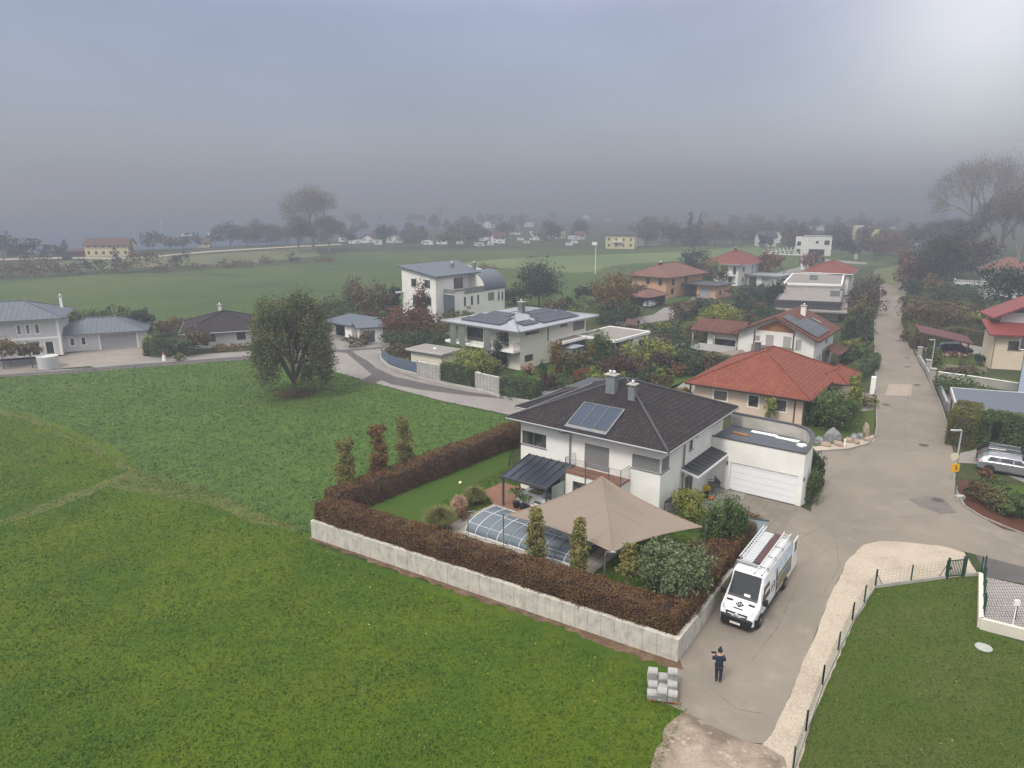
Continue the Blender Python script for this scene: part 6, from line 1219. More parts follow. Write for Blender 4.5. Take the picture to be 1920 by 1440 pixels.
 ('s', 860, 612, 3.0, 5.0, 'olive', 'olive shrub between the white house and the villa roof'), ('s', 1165, 640, 2.0, 3.0, 'dark', 'dark shrub near the playhouse'),
]
sd_ = 100
for (k_, x_, y_, h_, w_, p_, l_) in TB:
    sd_ += 1; h_ *= 1.15; w_ *= 1.28; L = at(x_, y_); dist = math.hypot(L[0], L[1], 21); lf = max(.11, min(.6, dist * .0026)); area = h_ * w_ * 2.6
    n_ = int(min(12000, max(300, area / (lf * lf) * (4.6 if dist < 95 else 3.2))))
    if k_ == 's': shrub('shrub', l_, L, h_, w_, p_, n_, lf, sd_)
    else: tree('tree', l_, 'tree', L, h_, w_, p_, .38 if 'headed' in l_ else (.06 if w_ > h_ * .5 else .03), n_, lf, None, None, seed=sd_)
# small garden plants nobody could tell apart
rg = random.Random(77)
for ki, (pl_k, lab_) in enumerate((('dark', 'low dark green shrub filling the gardens between the houses'), ('olive', 'low olive shrub filling the gardens between the houses'), ('brown', 'low brownish shrub filling the gardens between the houses'), ('lime', 'low yellow-green shrub filling the gardens between the houses'))):
    pr_ = None
    for (xa, xb, ya, yb, n_) in ((1135, 1260, 695, 742, 5), (1270, 1440, 585, 604, 5), (1235, 1330, 606, 655, 4), (1588, 1612, 590, 690, 5), (1380, 1450, 545, 580, 3), (1690, 1850, 572, 606, 5), (1040, 1150, 576, 606, 4), (560, 760, 598, 622, 5), (1700, 1790, 560, 590, 3), (1160, 1230, 625, 660, 3), (640, 700, 604, 616, 3), (1100, 1130, 700, 735, 2)):
        for _ in range(n_):
            L = at(rg.uniform(xa, xb), rg.uniform(ya, yb))
            if pr_ is None: pr_ = shrub('shrub', lab_, L, 2.0, 2.8, pl_k, 700, .24, 900 + ki, lab_.replace('shrub', 'shrubs'))
            else: copy_tree(pr_, L, rg.uniform(0, 6), scale=rg.uniform(.6, 1.35))
# hedges of the neighbours
hd = lambda lab, pts, w_, h_, pa, de=70, lf=.16, sd=1, **k: hedge(lab, [G(a, b)[:2] for a, b in pts], w_, h_, pa, de, lf, H0, sd, **k)
hd('square-cut green hedge between the two white stone walls along the lane', [(831, 716), (889, 727)], 1.1, 2.5, 'green', 110, .15, 41, round_=.1)
hd('longer rounded green hedge right of the white stone walls at the road bend', [(943, 743), (1010, 752)], 1.6, 2.4, 'green', 110, .15, 42, round_=.2)
hd('tall clipped conifer hedge behind the purple bushes', [(1264, 692), (1330, 697), (1412, 712)], 1.0, 2.5, 'green', 70, .17, 43)
hd('curved clipped hedge sweeping down to the street behind the red bungalow', [(1560, 724), (1600, 712), (1628, 694), (1634, 684)], 1.9, 1.7, 'green', 95, .15, 44, round_=.15)
hd('yellowing clipped hedge behind the maroon carport', [(1722, 652), (1790, 638), (1845, 650)], 1.2, 2.3, 'yelhedge', 60, .18, 45)
hd('autumn-coloured hedge end standing on the right kerb of the street', [(1716, 655), (1705, 628), (1696, 600)], 1.1, 1.7, 'yelhedge', 60, .17, 46)
hd('small bright green clipped hedge at the garage wing drive', [(276, 668), (282, 655)], .9, 2.1, 'lime', 80, .16, 47)
hd('low dark hedge beside the white red-roofed house', [(1385, 556), (1440, 560)], 1.4, 2.0, 'ever', 30, .3, 48)
hedge('tall green hedge block at the street corner beside the lamp', [P(1797, 838, 0), P(1812, 806, 0)], 2.0, 2.9, 'yelhedge', 200, .14, H0, 49, z0=0)
hedge('tall green hedge left of the dark opening behind the parked cars', [P(1808, 824, 0), P(1850, 828, 0)], 1.3, 2.8, 'green', 200, .14, H0, 50, z0=0)
hedge('tall green hedge right of the dark opening, reaching the picture edge', [P(1876, 830, 0), P(2010, 856, 0)], 1.3, 2.8, 'green', 190, .14, H0, 51, z0=0)
hedge('lintel of green hedge growing above the dark opening', [P(1848, 828, 0), P(1878, 830, 0)], 1.2, .75, 'green', 190, .14, H0, 52, z0=2.15)
# pool cover, sail, garden things
def rot_to(o, x, y, z=.05): o.location = MW(x, y)[:2] + (z,); o.rotation_euler = (0, 0, mh.a)
pcx = mh.loc(868, 998, 0); 
pool = thing('pool_cover', 'long arched telescopic pool enclosure of grey-blue translucent panels with white ribs', 'pool enclosure'); rot_to(pool, pcx[0] + .1, pcx[1] + .1)
mp_ = bpy.data.materials.new('polycarbonate'); mp_.use_nodes = True; t_ = mp_.node_tree; p_ = t_.nodes['Principled BSDF']; p_.inputs['Base Color'].default_value = (.12, .155, .185, 1); p_.inputs['Roughness'].default_value = .22; p_.inputs['Specular IOR Level'].default_value = .7; p_.inputs['Alpha'].default_value = .78
M_RIB = mat('white_aluminium', (.58, .59, .60), .35)
def arch(x0, x1, r, h_, n=14, y0=0):
    m = MB(); pr = [(y0 + r * (1 - math.cos(math.pi * i / n)), h_ * math.sin(math.pi * i / n) ** .8) for i in range(n + 1)]
    m.add([(x0, y, z) for y, z in pr] + [(x1, y, z) for y, z in pr], [(i, n + 1 + i, n + 2 + i, i + 1) for i in range(n)]); return m, pr
xs_ = 0; SEG = [(1.75, 2.0, .82), (1.75, 1.92, .77), (1.7, 1.84, .72), (1.7, 1.76, .67), (1.6, 1.68, .62)]
for i, (l_, r_, h_) in enumerate(SEG):
    y0 = .09 * i; m, pr = arch(xs_, xs_ + l_, r_, h_, 14, y0); pn = m.build('panel', mp_, pool, smooth=True)
    rb2 = MB()
    for x_ in ((xs_, xs_ + l_ / 2, xs_ + l_) if i == 4 else (xs_ + .02, xs_ + l_ / 2)):
        rb2.path([(x_, y, z + .02) for y, z in pr], .032, 6)
    for j in (3, 7, 11): rb2.tube((xs_, pr[j][0], pr[j][1] + .01), (xs_ + l_, pr[j][0], pr[j][1] + .01), .018)
    rb2.tube((xs_, y0, .04), (xs_ + l_, y0, .04), .045); rb2.tube((xs_, y0 + 2 * r_, .04), (xs_ + l_, y0 + 2 * r_, .04), .045)
    rb2.build('rib_frame', M_RIB, pn); xs_ += l_ - .03
for x_, i in ((.01, 0), (xs_ + .02, 4)):
    l_, r_, h_ = SEG[i]; pr = arch(0, 1, r_, h_, 14, .09 * i)[1]; MB().add([(x_, y, z) for y, z in pr], [tuple(range(15))]).build('end_panel', mp_, pool)
MB().box(.3, xs_ - .3, .5, 3.5, .012, .03).build('pool_water', mat('pool_water', (.06, .09, .11), .1), pool)
# shade sail
SL, SF, SR, SB = MW(-6.55, -8.4), MW(1.24, -8.84), MW(4.12, -2.73), MW(-3.47, -1.6)
cor = [Vector((SL[0], SL[1], 2.2)), Vector((SF[0], SF[1], 2.2)), Vector((SR[0], SR[1], 2.2)), Vector((SB[0], SB[1], 3.45))]
x_, y_ = P(950, 965, 2.3); cor[0] = Vector((x_, y_, 2.3)); x_, y_ = P(1148, 1035, 2.1); cor[1] = Vector((x_, y_, 2.1)); x_, y_ = P(1317, 988, 2.3); cor[2] = Vector((x_, y_, 2.3)); x_, y_ = P(1128, 893, 3.5); cor[3] = Vector((x_, y_, 3.5))
sail = thing('shade_sail', 'big beige four-cornered shade sail stretched over the patio from house to garden', 'shade sail', tuple(cor[1]))
def edge(a, b, t, sag): c_ = (cor[0] + cor[1] + cor[2] + cor[3]) / 4; p = a.lerp(b, t); m = (c_ - (a + b) / 2); return p + m * sag * 4 * t * (1 - t)
n_ = 20; SM = MB(); vs = []
L_, F_, R_, B_ = cor
for half in (0, 1):
    T = L_ if half == 0 else R_; g_ = []
    for i in range(n_ + 1):
        u_ = i / n_; row = []
        for j in range(n_ + 1):
            v_ = j / n_          # v along diagonal B->F, u away from it; the triangle B,F,T
            a = B_.lerp(F_, v_); e = edge(B_, T, v_ * 2, .10) if v_ < .5 else edge(T, F_, (v_ - .5) * 2, .10)
            q = a.lerp(e, u_); q.z -= .28 * math.sin(math.pi * u_) * math.sin(math.pi * v_) - .32 * math.sin(math.pi * v_) * (1 - u_) ; row.append(q - F_)
        g_.append(row)
    m = MB(); V_ = [p for r in g_ for p in r]; fs = [(i * (n_ + 1) + j, i * (n_ + 1) + j + 1, (i + 1) * (n_ + 1) + j + 1, (i + 1) * (n_ + 1) + j) for i in range(n_) for j in range(n_)]
    if half: fs = [f[::-1] for f in fs]
    m.add(V_, fs); o = m.build('canvas', linemat('beige_sail_canvas', (.205, .168, .137), (.186, .152, .123), 1.6, .03, .85, axis=0, stain=.05) if 'beige_sail_canvas' not in MATS else MATS['beige_sail_canvas'], sail, smooth=True)
sm = MB(); 
for a, b in ((L_, F_), (F_, R_), (R_, B_), (B_, L_)): sm.path([edge(a, b, i / 10, .10) - F_ for i in range(11)], .035, 5)
sm.path([B_.lerp(F_, i / 10) - F_ + Vector((0, 0, .33 * math.sin(math.pi * i / 10))) for i in range(11)], .03, 5)
sm.build('hem', mat('sail_webbing', (.25, .19, .15), .8), sail)
ft = MB(); ft.tube((0, 0, 0), (.12, -.16, .0), .05).tube((-.08, -.1, .04), (.18, -.1, .04), .03); ft.build('corner_fitting', M_CHROME, sail)
fp = at(1133, 1092, .05); po = MB(); po.tube((0, 0, 0), (0, 0, 1.75), .045).path([(0, 0, 1.75), (.08, .03, 1.95), (cor[1].x - fp[0] + .05, cor[1].y - fp[1] - .05, cor[1].z - .1)], .045); po.lathe(0, 0, [(.14, 0), (.14, .03)], 12)
o = po.build('sail_pole', M_ALU); o.location = fp; tag(o, 'dark steel pole with bent head holding the front corner of the sail', 'pole')
fp = at(878, 1012, .05); o = MB().tube((0, 0, 0), (0, 0, 2.0), .03).tube((0, 0, 2.0), (.45, .1, 2.0), .02).tube((.45, .1, 2.0), (.45, .1, 1.9), .05).build('garden_shower', M_STEEL); o.location = fp; tag(o, 'slim steel garden shower post with short arm beside the pool cover', 'garden shower')
x_, y_ = cor[2].x + .25, cor[2].y + .2; o = MB().tube((0, 0, 0), (0, 0, 2.35), .045).build('sail_pole', M_STEEL); o.location = (x_, y_, .05); tag(o, 'steel pole at the right tip of the sail among the bushes', 'pole')
x_, y_ = cor[0].x - .2, cor[0].y - .05; o = MB().tube((0, 0, 0), (0, 0, 2.35), .04).build('sail_pole', M_STEEL); o.location = (x_, y_, .05); tag(o, 'steel pole at the left tip of the sail beside the pool cover', 'pole')
# furniture under the terrace roof
def furniture():
    t = thing('covered_table', 'table under a crumpled white cover below the terrace roof', 'table', MW(-9.0, -1.6, 0), mh.a)
    MB().add([(-1.0, -.55, .78), (1.0, -.55, .78), (1.0, .55, .74), (-1.0, .55, .74), (-1.35, -.85, .02), (1.15, -.7, .02), (1.25, .75, .02), (-1.2, .8, .02)], [(0, 1, 2, 3), (0, 4, 5, 1), (1, 5, 6, 2), (2, 6, 7, 3), (3, 7, 4, 0)]).build('cloth', M_TRIM, t, bevel=.05)
    MB().box(-.5, .5, -.3, .3, .785, .83).build('tray', mat('olive_tray', (.2, .2, .08), .7), t)
    c = thing('grill', 'black kettle grill beside the covered table', 'grill', MW(-7.35, -1.3, 0), mh.a)
    m = MB(); m.ball((0, 0, .85), .36, .30, 14, 8); m.build('bowl', M_BLACK, c, smooth=True)
    for a in (0, 2.1, 4.2): MB().tube((math.cos(a) * .25, math.sin(a) * .25, .65), (math.cos(a) * .38, math.sin(a) * .38, 0), .018).build('leg', M_STEEL, c)
    for i, (x, y, lab) in enumerate(((-7.5, -2.6, 'white garden chair right of the palm at the terrace edge'), (-8.2, -2.9, 'second white garden chair nearer to the palm'))):
        c = thing('garden_chair', lab, 'chair', MW(x, y, 0), mh.a + .4 + i)
        MB().box(-.25, .25, -.25, .25, .42, .46).build('seat', M_TRIM, c); MB().box(-.25, .25, .22, .26, .5, .9).build('backrest', M_TRIM, c)
        for sx in (-.23, .23):
            for sy in (-.23, .23): MB().tube((sx, sy, 0), (sx, sy, .42), .016).build('leg', M_TRIM, c)
    c = thing('lounge_bench', 'low grey outdoor bench on the wooden deck', 'bench', MW(-8.3, -2.2, 0), mh.a)
    MB().box(-.7, .7, -.3, .3, .2, .42).build('seat', M_DGREY, c, bevel=.03); MB().box(-.7, .7, .25, .35, .42, .75).build('backrest', M_DGREY, c, bevel=.03)
    for lab, x, y, h_ in (('tall potted palm in a black pot at the terrace edge', -9.6, -3.2, 1.3), ('lower potted palm left of the garden chairs', -8.9, -3.3, .9)):
        p = thing('potted_palm', lab, 'potted plant', MW(x, y, 0), 0)
        MB().lathe(0, 0, [(.2, 0), (.28, .45), (.26, .45)], 14).build('pot', M_BLACK, p)
        rg = random.Random(int(h_ * 10)); V = []; F = []
        for i in range(26):
            a = i * 2.4; L2 = rg.uniform(.5, .8); prev = Vector((0, 0, h_ * .75))
            for j in range(3):
                f = (j + 1) / 3; q = Vector((math.cos(a) * L2 * f, math.sin(a) * L2 * f, h_ * .75 + .5 * math.sin(f * 2.2) - .12)); s = Vector((-math.sin(a), math.cos(a), 0)) * .05
                o_ = len(V); V += [tuple(prev - s), tuple(prev + s), tuple(q + s), tuple(q - s)]; F.append((o_, o_ + 1, o_ + 2, o_ + 3)); prev = q
        me = MB(); me.v = V; me.f = F; me.m = [0] * len(F); me.build('fronds', PAL['green'], p).name = 'frond'
        MB().tube((0, 0, .3), (0, 0, h_ * .78), .04).build('trunk', M_TRUNK, p)
furniture()
o = MB().ball((0, 0, .13), .13, .13, 14, 10).build('garden_lamp', mat('pale_lamp_globe', (.75, .72, .45), .4), smooth=True); o.location = at(863, 908, .05); tag(o, 'pale globe lying on the lawn behind the grass clumps', 'ball')
# entrance: bench, pot with yellow flowers, pumpkin
e = thing('bench', 'dark metal bench with armrests against the wall by the entrance', 'bench', MW(.75, 8.3, 0), mh.a - R(90) + R(40))
MB().box(-.65, .65, -.25, .25, .42, .46).build('seat', M_ALU, e); MB().box(-.65, .65, .22, .26, .5, .95).build('backrest', M_ALU, e)
for sx in (-.62, .62): MB().tube((sx, -.22, 0), (sx, -.22, .66), .02).tube((sx, .24, 0), (sx, .24, .66), .02).tube((sx, -.24, .66), (sx, .26, .66), .022).build('armrest', M_ALU, e)
e = thing('flower_pot', 'tall black pot of yellow flowers beside the front door', 'flower pot', MW(.8, 6.6, 0))
MB().lathe(0, 0, [(.16, 0), (.24, .62), (.2, .62)], 14).build('pot', M_BLACK, e)
d_ = RNG.normal(size=(420, 3)); d_ /= np.linalg.norm(d_, axis=1)[:, None]; cards('blossom', d_ * np.array([.30, .30, .2]) + np.array([0, 0, .78]), d_, .09, leafmat('yellow_blossom', [(.5, .38, .01), (.7, .55, .02)]), e)
o = MB().lathe(0, 0, [(.03, 0), (.15, .05), (.19, .14), (.13, .24), (.03, .26)], 12).tube((0, 0, .25), (.02, 0, .32), .02).build('pumpkin', mat('orange_pumpkin', (.6, .16, .02), .5), smooth=True); o.location = MW(1.2, 6.5, 0); tag(o, 'orange pumpkin on the paving beside the yellow flowers', 'pumpkin')
# blue-grey gate panel at the end of the lane hedge
e = thing('glass_screen', 'frosted glass screen with dark rail at the end of the lane hedge', 'screen', at(1378, 1010, .05), R(-20)); MB().box(0, 1.9, -.02, .02, .1, 1.55).build('glass', mat('frosted_glass', (.30, .36, .40), .25), e); MB().box(-.05, 2.0, -.04, .04, 1.552, 1.63).build('rail', M_DGREY, e)
e = thing('corner_screen', 'grey glass screen beside the house corner under the sail edge', 'screen', MW(.2, .6, 0), mh.a + R(60)); MB().box(0, .9, -.02, .02, .1, 1.5).build('glass', M_BLIND, e); MB().box(-.03, 1.6, -.04, .04, .9, .98).build('rail', M_ALU, e)
# van
def loft(secs, n_side=None):
    """secs: (x, [ (y, z) ... right half from bottom centre line up to the roof ])"""
    m = MB(); ring = []
    for x, pts in secs:
        full = [(x, -y, z) for y, z in pts] + [(x, y, z) for y, z in pts[::-1]]; ring.append(full)
    k = len(ring[0]); V = [p for r in ring for p in r]; F = [(i * k + j, i * k + (j + 1) % k, (i + 1) * k + (j + 1) % k, (i + 1) * k + j) for i in range(len(ring) - 1) for j in range(k)]
    F += [tuple(range(k - 1, -1, -1)), tuple((len(ring) - 1) * k + j for j in range(k))]; m.add(V, F); return m
def fixn(o):
    bm = bmesh.new(); bm.from_mesh(o.data); bmesh.ops.recalc_face_normals(bm, faces=bm.faces); bm.to_mesh(o.data); bm.free(); return o
def wheel(parent, x, y, r, wd, side, rimm=None):
    w_ = thing('wheel', None, None, (x, y, r)); w_.parent = parent
    m = MB(); n = 24; pr = [(r * .62, -wd / 2), (r * .93, -wd / 2), (r, -wd / 2 + .04), (r, wd / 2 - .04), (r * .93, wd / 2), (r * .62, wd / 2)]
    V = [(q * math.cos(2 * math.pi * i / n), yy, q * math.sin(2 * math.pi * i / n)) for q, yy in pr for i in range(n)]; m.add(V, [(a * n + i, a * n + (i + 1) % n, (a + 1) * n + (i + 1) % n, (a + 1) * n + i) for a in range(5) for i in range(n)])
    fixn(m.build('tyre', M_RUBBER, w_, smooth=True))
    m = MB(); m.tube((0, side * wd * .30, 0), (0, side * wd * .38, 0), r * .64, n=24)
    for i in range(5): a = i * 2 * math.pi / 5; m.bar((0, side * wd * .42, 0), (math.cos(a) * r * .6, side * wd * .42, math.sin(a) * r * .6), .07, .04)
    m.build('rim', rimm or M_STEEL, w_); return w_
M_CARW = mat('white_car_paint', (.74, .75, .77), .22, spec=.6); M_CARS = mat('silver_car_paint', (.36, .37, .40), .25, metal=.6); M_CARB = mat('black_car_paint', (.012, .012, .015), .15, spec=.7); M_CARN = mat('navy_car_paint', (.012, .025, .06), .15, spec=.7)
M_SCREEN = mat('windscreen_glass', (.02, .025, .028), .12, spec=.5)
va = thing('white_van', 'white high-roofed panel van with roof ladders and a landscape picture on its side', 'van')
vf, vr = G(1377, 1181), G(1470, 1072)
FRT = Vector(G(1388, 1180)); hd_ = math.radians(53 + 180); VL = 6.9
va.rotation_euler = (0, 0, hd_); fx_, fy_ = math.cos(hd_), math.sin(hd_)
ctr = Vector((12.0, 33.8, 0)); VL = 6.45; zf_, zr_ = H0(ctr.x, ctr.y), H0(ctr.x - fx_ * 5, ctr.y - fy_ * 5)
va.location = (ctr.x - fx_ * VL, ctr.y - fy_ * VL, H0(ctr.x - fx_ * VL, ctr.y - fy_ * VL) + .0); va.rotation_euler = (0, math.atan2(zr_ - zf_, 5), hd_)
def vs_(zb, wb, zt, wt, zm=1.0, wm=1.0): return [(wb * .0, zb), (wb, zb), (wm, zb + .12), (wm, zm), (wm * .985, zm + (zt - zm) * .45), (wt, zt - .10), (wt - .10, zt - .02), (0, zt)]
secs = [(0, vs_(.32, .9, 2.62, .84)), (.08, vs_(.30, .95, 2.68, .88)), (2.5, vs_(.30, .95, 2.72, .88)), (4.85, vs_(.30, .95, 2.70, .87)), (5.12, vs_(.30, .95, 2.60, .84)), (5.45, vs_(.30, .95, 2.12, .82, 1.1, 1.0)), (5.85, vs_(.30, .95, 1.55, .84, 1.1, 1.0)), (6.02, vs_(.30, .95, 1.36, .86, 1.05, 1.0)),
        (6.45, vs_(.30, .93, 1.22, .82, .95, .97)), (6.72, vs_(.30, .88, 1.08, .76, .85, .92)), (6.84, vs_(.32, .82, .92, .70, .75, .86)), (6.88, vs_(.35, .76, .80, .66, .68, .80))]
fixn(loft(secs).build('body', M_CARW, va, bevel=.07))
m = MB(); m.add([(5.17, -.74, 2.55), (5.17, .74, 2.55), (5.90, .80, 1.50), (5.90, -.80, 1.50), (5.16, -.74, 2.58), (5.16, .74, 2.58), (5.97, .80, 1.49), (5.97, -.80, 1.49)], [(0, 1, 2, 3)]); m = MB()
m.add([(5.15, -.75, 2.60), (5.15, .75, 2.60), (5.47, .77, 2.13), (5.47, -.77, 2.13), (5.87, .80, 1.55), (5.87, -.80, 1.55), (5.97, .81, 1.455), (5.97, -.81, 1.455)], [(0, 3, 2, 1), (3, 5, 4, 2), (5, 7, 6, 4)])
ws_ = m.build('windscreen', M_SCREEN, va); MB().add([(5.78, .05, 1.70), (5.78, .38, 1.70), (5.86, .38, 1.585), (5.86, .05, 1.585)], [(0, 1, 2, 3)]).build('paper', M_TRIM, ws_)
for s in (-1, 1):
    MB().add([(4.35, s * 1.012, 1.35), (5.75, s * 1.012, 1.3), (5.55, s * .985, 1.75), (5.2, s * .95, 2.12), (4.35, s * .955, 2.12)], [(0, 1, 2, 3, 4) if s < 0 else (4, 3, 2, 1, 0)]).build('side_window', M_SCREEN, va)
    mi = MB(); mi.box(5.55, 5.75, *sorted((s * 1.05, s * 1.28)), 1.25, 1.62); mi.tube((5.6, s * .98, 1.3), (5.6, s * 1.1, 1.35), .03); mi.build('side_mirror', M_BLACK, va, bevel=.04)
    MB().box(.9, 5.6, *sorted((s * 1.0, s * 1.02)), .42, .62).build('side_moulding', M_BLACK, va)
    MB().add([(6.55, s * .60, 1.02), (6.80, s * .60, .90), (6.74, s * .84, .88), (6.48, s * .93, 1.00), (6.55, s * .60, 1.16), (6.74, s * .60, 1.055), (6.66, s * .80, 1.05), (6.42, s * .90, 1.12)], [(4, 5, 6, 7), (0, 1, 5, 4), (1, 2, 6, 5), (2, 3, 7, 6)]).build('headlight', mat('headlight_glass', (.45, .47, .5), .1), va)
    MB().box(-.02, .03, *sorted((s * .78, s * .92)), .9, 1.5).build('tail_light', M_RED, va)
    MB().add([(6.10, s * .42, 1.345), (6.10, s * .78, 1.335), (6.24, s * .76, 1.30), (6.24, s * .42, 1.305)], [(0, 1, 2, 3) if s > 0 else (3, 2, 1, 0)]).build('bonnet_vent', M_BLACK, va)
m = MB(); m.add([(6.78, -.82, .84), (6.78, .82, .84), (6.80, .80, .26), (6.80, -.80, .26), (7.0, -.80, .76), (7.0, .80, .76), (6.98, .78, .28), (6.98, -.78, .28), (6.42, 1.03, .74), (6.42, 1.03, .26), (6.42, -1.03, .74), (6.42, -1.03, .26)],
       [(4, 7, 6, 5), (5, 6, 9, 8), (10, 11, 7, 4), (0, 4, 5, 1), (7, 11, 9, 6), (10, 4, 0), (1, 5, 8)]); fixn(m.build('bumper', M_BLACK, va))
m = MB(); m.add([(6.90, -.55, .74), (6.90, .55, .74), (6.80, .60, 1.01), (6.80, -.60, 1.01)], [(0, 1, 2, 3)]); gr = m.build('grille', M_BLACK, va)
m = MB()
for i in range(3): m.bar((6.90 - .03 * i, -.52, .80 + .065 * i), (6.90 - .03 * i, .52, .80 + .065 * i), .02, .012)
m.build('grille_bar', M_STEEL, gr)
m = MB(); n = 20; rs = .115
for i in range(n): a, b = 2 * math.pi * i / n, 2 * math.pi * (i + 1) / n; m.tube((6.90 - .035 * math.sin(a) , rs * math.cos(a), .88 + rs * math.sin(a)), (6.90 - .035 * math.sin(b), rs * math.cos(b), .88 + rs * math.sin(b)), .012, n=5)
for a in (R(90), R(210), R(330)): m.tube((6.90, 0, .88), (6.90 - .035 * math.sin(a), rs * math.cos(a), .88 + rs * math.sin(a)), .012, n=5)
m.build('star_emblem', M_CHROME, gr)
def text(body, size, parent, name, material, M, ext=.004, xs=1.0):
    cu = bpy.data.curves.new(name, 'FONT'); cu.body = body; cu.size = size; cu.align_x = 'CENTER'; cu.align_y = 'CENTER'; cu.extrude = ext
    tmp = bpy.data.objects.new(name, cu); COL.objects.link(tmp); dg = bpy.context.evaluated_depsgraph_get(); me = bpy.data.meshes.new_from_object(tmp.evaluated_get(dg)); bpy.data.objects.remove(tmp)
    me.transform(Matrix.Diagonal((xs, 1, 1, 1))); me.materials.clear(); me.materials.append(material); o = bpy.data.objects.new(name, me); COL.objects.link(o); o.parent = parent; o.matrix_local = M; return o
pl_ = MB().box(6.995, 7.012, -.27, .27, .40, .52).build('number_plate', M_TRIM, va)
MF = Matrix(((0, 0, 1, 7.014), (1, 0, 0, 0), (0, 1, 0, .46), (0, 0, 0, 1))); text('SL 7 LST', .11, pl_, 'plate_lettering', mat('plate_red', (.35, .05, .03), .6), MF, .001)
# bonnet emblem: black lozenge with three white letters and a name bar under it
ex_ = Vector((0, 1, 0)); dn = Vector((.43, 0, -.14)).normalized(); up_ = -dn; nb = ex_.cross(up_); cen = Vector((6.32, 0, 1.268)) + nb * .012
def onb(a, b, e=0): return tuple(cen + ex_ * a + up_ * b + nb * e)
em = MB().add([onb(-.24, 0), onb(0, -.22), onb(.24, 0), onb(0, .22)], [(0, 1, 2, 3)]).build('emblem', M_BLACK, va)
MT = Matrix(((ex_.x, up_.x, nb.x, cen.x + nb.x * .006), (ex_.y, up_.y, nb.y, cen.y), (ex_.z, up_.z, nb.z, cen.z + nb.z * .006), (0, 0, 0, 1))); text('LST', .17, em, 'emblem_lettering', M_TRIM, MT, .002)
MB().add([onb(-.26, -.34, .0), onb(.26, -.34, .0), onb(.26, -.27, .0), onb(-.26, -.27, .0)], [(0, 1, 2, 3)]).build('name_bar', M_BLACK, va)
for x_ in (.0 + 1.35, 5.95):
    for s in (-1, 1):
        MB().tube((x_, s * .965, .38), (x_, s * 1.004, .38), .47, n=22).build('wheel_arch', M_BLACK, va); wheel(va, x_, s * .93, .36, .26, s)
# side picture (sky, hill, meadow, lake) and ring sign
def sidepanel(name, pts, m, dy=1.006, s=1): 
    def Y(z): return 1.0 if z < 1.0 else (1.0 - .015 * (z - 1) / .76 if z < 1.76 else .985 - .105 * (z - 1.76) / .84)
    MB().add([(x, s * (Y(z) + .008), z) for x, z in pts], [tuple(range(len(pts)))[::-1] if s > 0 else tuple(range(len(pts)))]).build(name, m, va)
sidepanel('picture_hill', [(.15, .75), (3.0, .75), (3.05, 1.0), (3.1, 1.7), (2.2, 1.72), (1.4, 1.76), (.15, 1.76)], mat('picture_hill', (.16, .15, .07), .5, col2=(.30, .27, .14), scale=3, mix=(.4, .6)))
sidepanel('picture_sky', [(.15, 1.762), (1.4, 1.762), (3.1, 1.762), (2.9, 2.3), (.15, 2.45)], mat('picture_sky', (.30, .48, .62), .4, col2=(.62, .68, .70), scale=2.4))
sidepanel('picture_lake', [(.5, 1.15), (1.5, 1.05), (1.55, 1.3), (1.1, 1.55), (.6, 1.5)], mat('picture_lake', (.06, .22, .34), .4), s=1)
for nm in ('picture_lake',): 
    for o in va.children:
        if o.name.startswith(nm): o.location.y = .004
m = MB(); c_ = (3.78, 1.5)
for k_ in (.34, .27):
    for i in range(24): a, b = 2 * math.pi * i / 24, 2 * math.pi * (i + 1) / 24; m.tube((c_[0] + k_ * math.cos(a), 1.0, c_[1] + k_ * math.sin(a)), (c_[0] + k_ * math.cos(b), 1.0, c_[1] + k_ * math.sin(b)), .012, n=4)
M_PRINT = mat('grey_print', (.22, .23, .25), .5); m.build('ring_sign', M_PRINT, va)
MS = Matrix(((-1, 0, 0, c_[0]), (0, 0, 1, 1.0), (0, 1, 0, c_[1]), (0, 0, 0, 1))); text('LST', .2, va, 'side_lettering', M_PRINT, MS, .012)
MB().box(3.08, 3.2, 1.0, 1.012, .45, 2.3).build('door_gap', M_BLACK, va); MB().box(.3, 3.3, .99, 1.03, 1.42, 1.47).build('slide_rail', M_PRINT, va)
# open rear door on the right side
d_ = MB(); d_.box(-1.0, -.0, .97, 1.02, .5, 2.55); dr = d_.build('rear_door', M_CARW, va, bevel=.04); MB().box(-.75, -.3, 1.021, 1.03, 1.7, 2.35).build('door_window', M_SCREEN, dr)
MB().box(.01, .04, -.8, .8, .45, 2.5).build('cargo_opening', M_DARKIN, va)
va.scale = (.935, 1, .97)
# roof rack, boards, ladders (separate things tied on the roof)
MV = va.matrix_basis.copy()
rk = MB()
for x_ in (.3, 1.6, 2.9, 4.3): rk.box(x_, x_ + .07, -.86, .86, 2.80, 2.85); rk.box(x_, x_ + .07, -.86, -.80, 2.66, 2.80); rk.box(x_, x_ + .07, .80, .86, 2.66, 2.80)
rk.tube((.1, -.88, 2.86), (4.5, -.88, 2.86), .03).tube((.1, .88, 2.86), (4.5, .88, 2.86), .03); rk.tube((4.45, -.86, 2.84), (4.45, .4, 2.84), .07); rk.build('roof_rack', M_STEEL, va)
def ontop(name, label, cat, m, mt, grp=None):
    if isinstance(m, MB):
        o = m.build(name, mt)
    else: o = m
    o.location = va.location; o.rotation_euler = va.rotation_euler; o.scale = va.scale; return tag(o, label, cat, grp)
ontop('scaffold_board', 'long dark red-brown scaffold board on the van roof rack', 'board', MB().box(.2, 4.2, -.02, .34, 2.855, 2.90), mat('phenolic_board', (.075, .035, .035), .5))
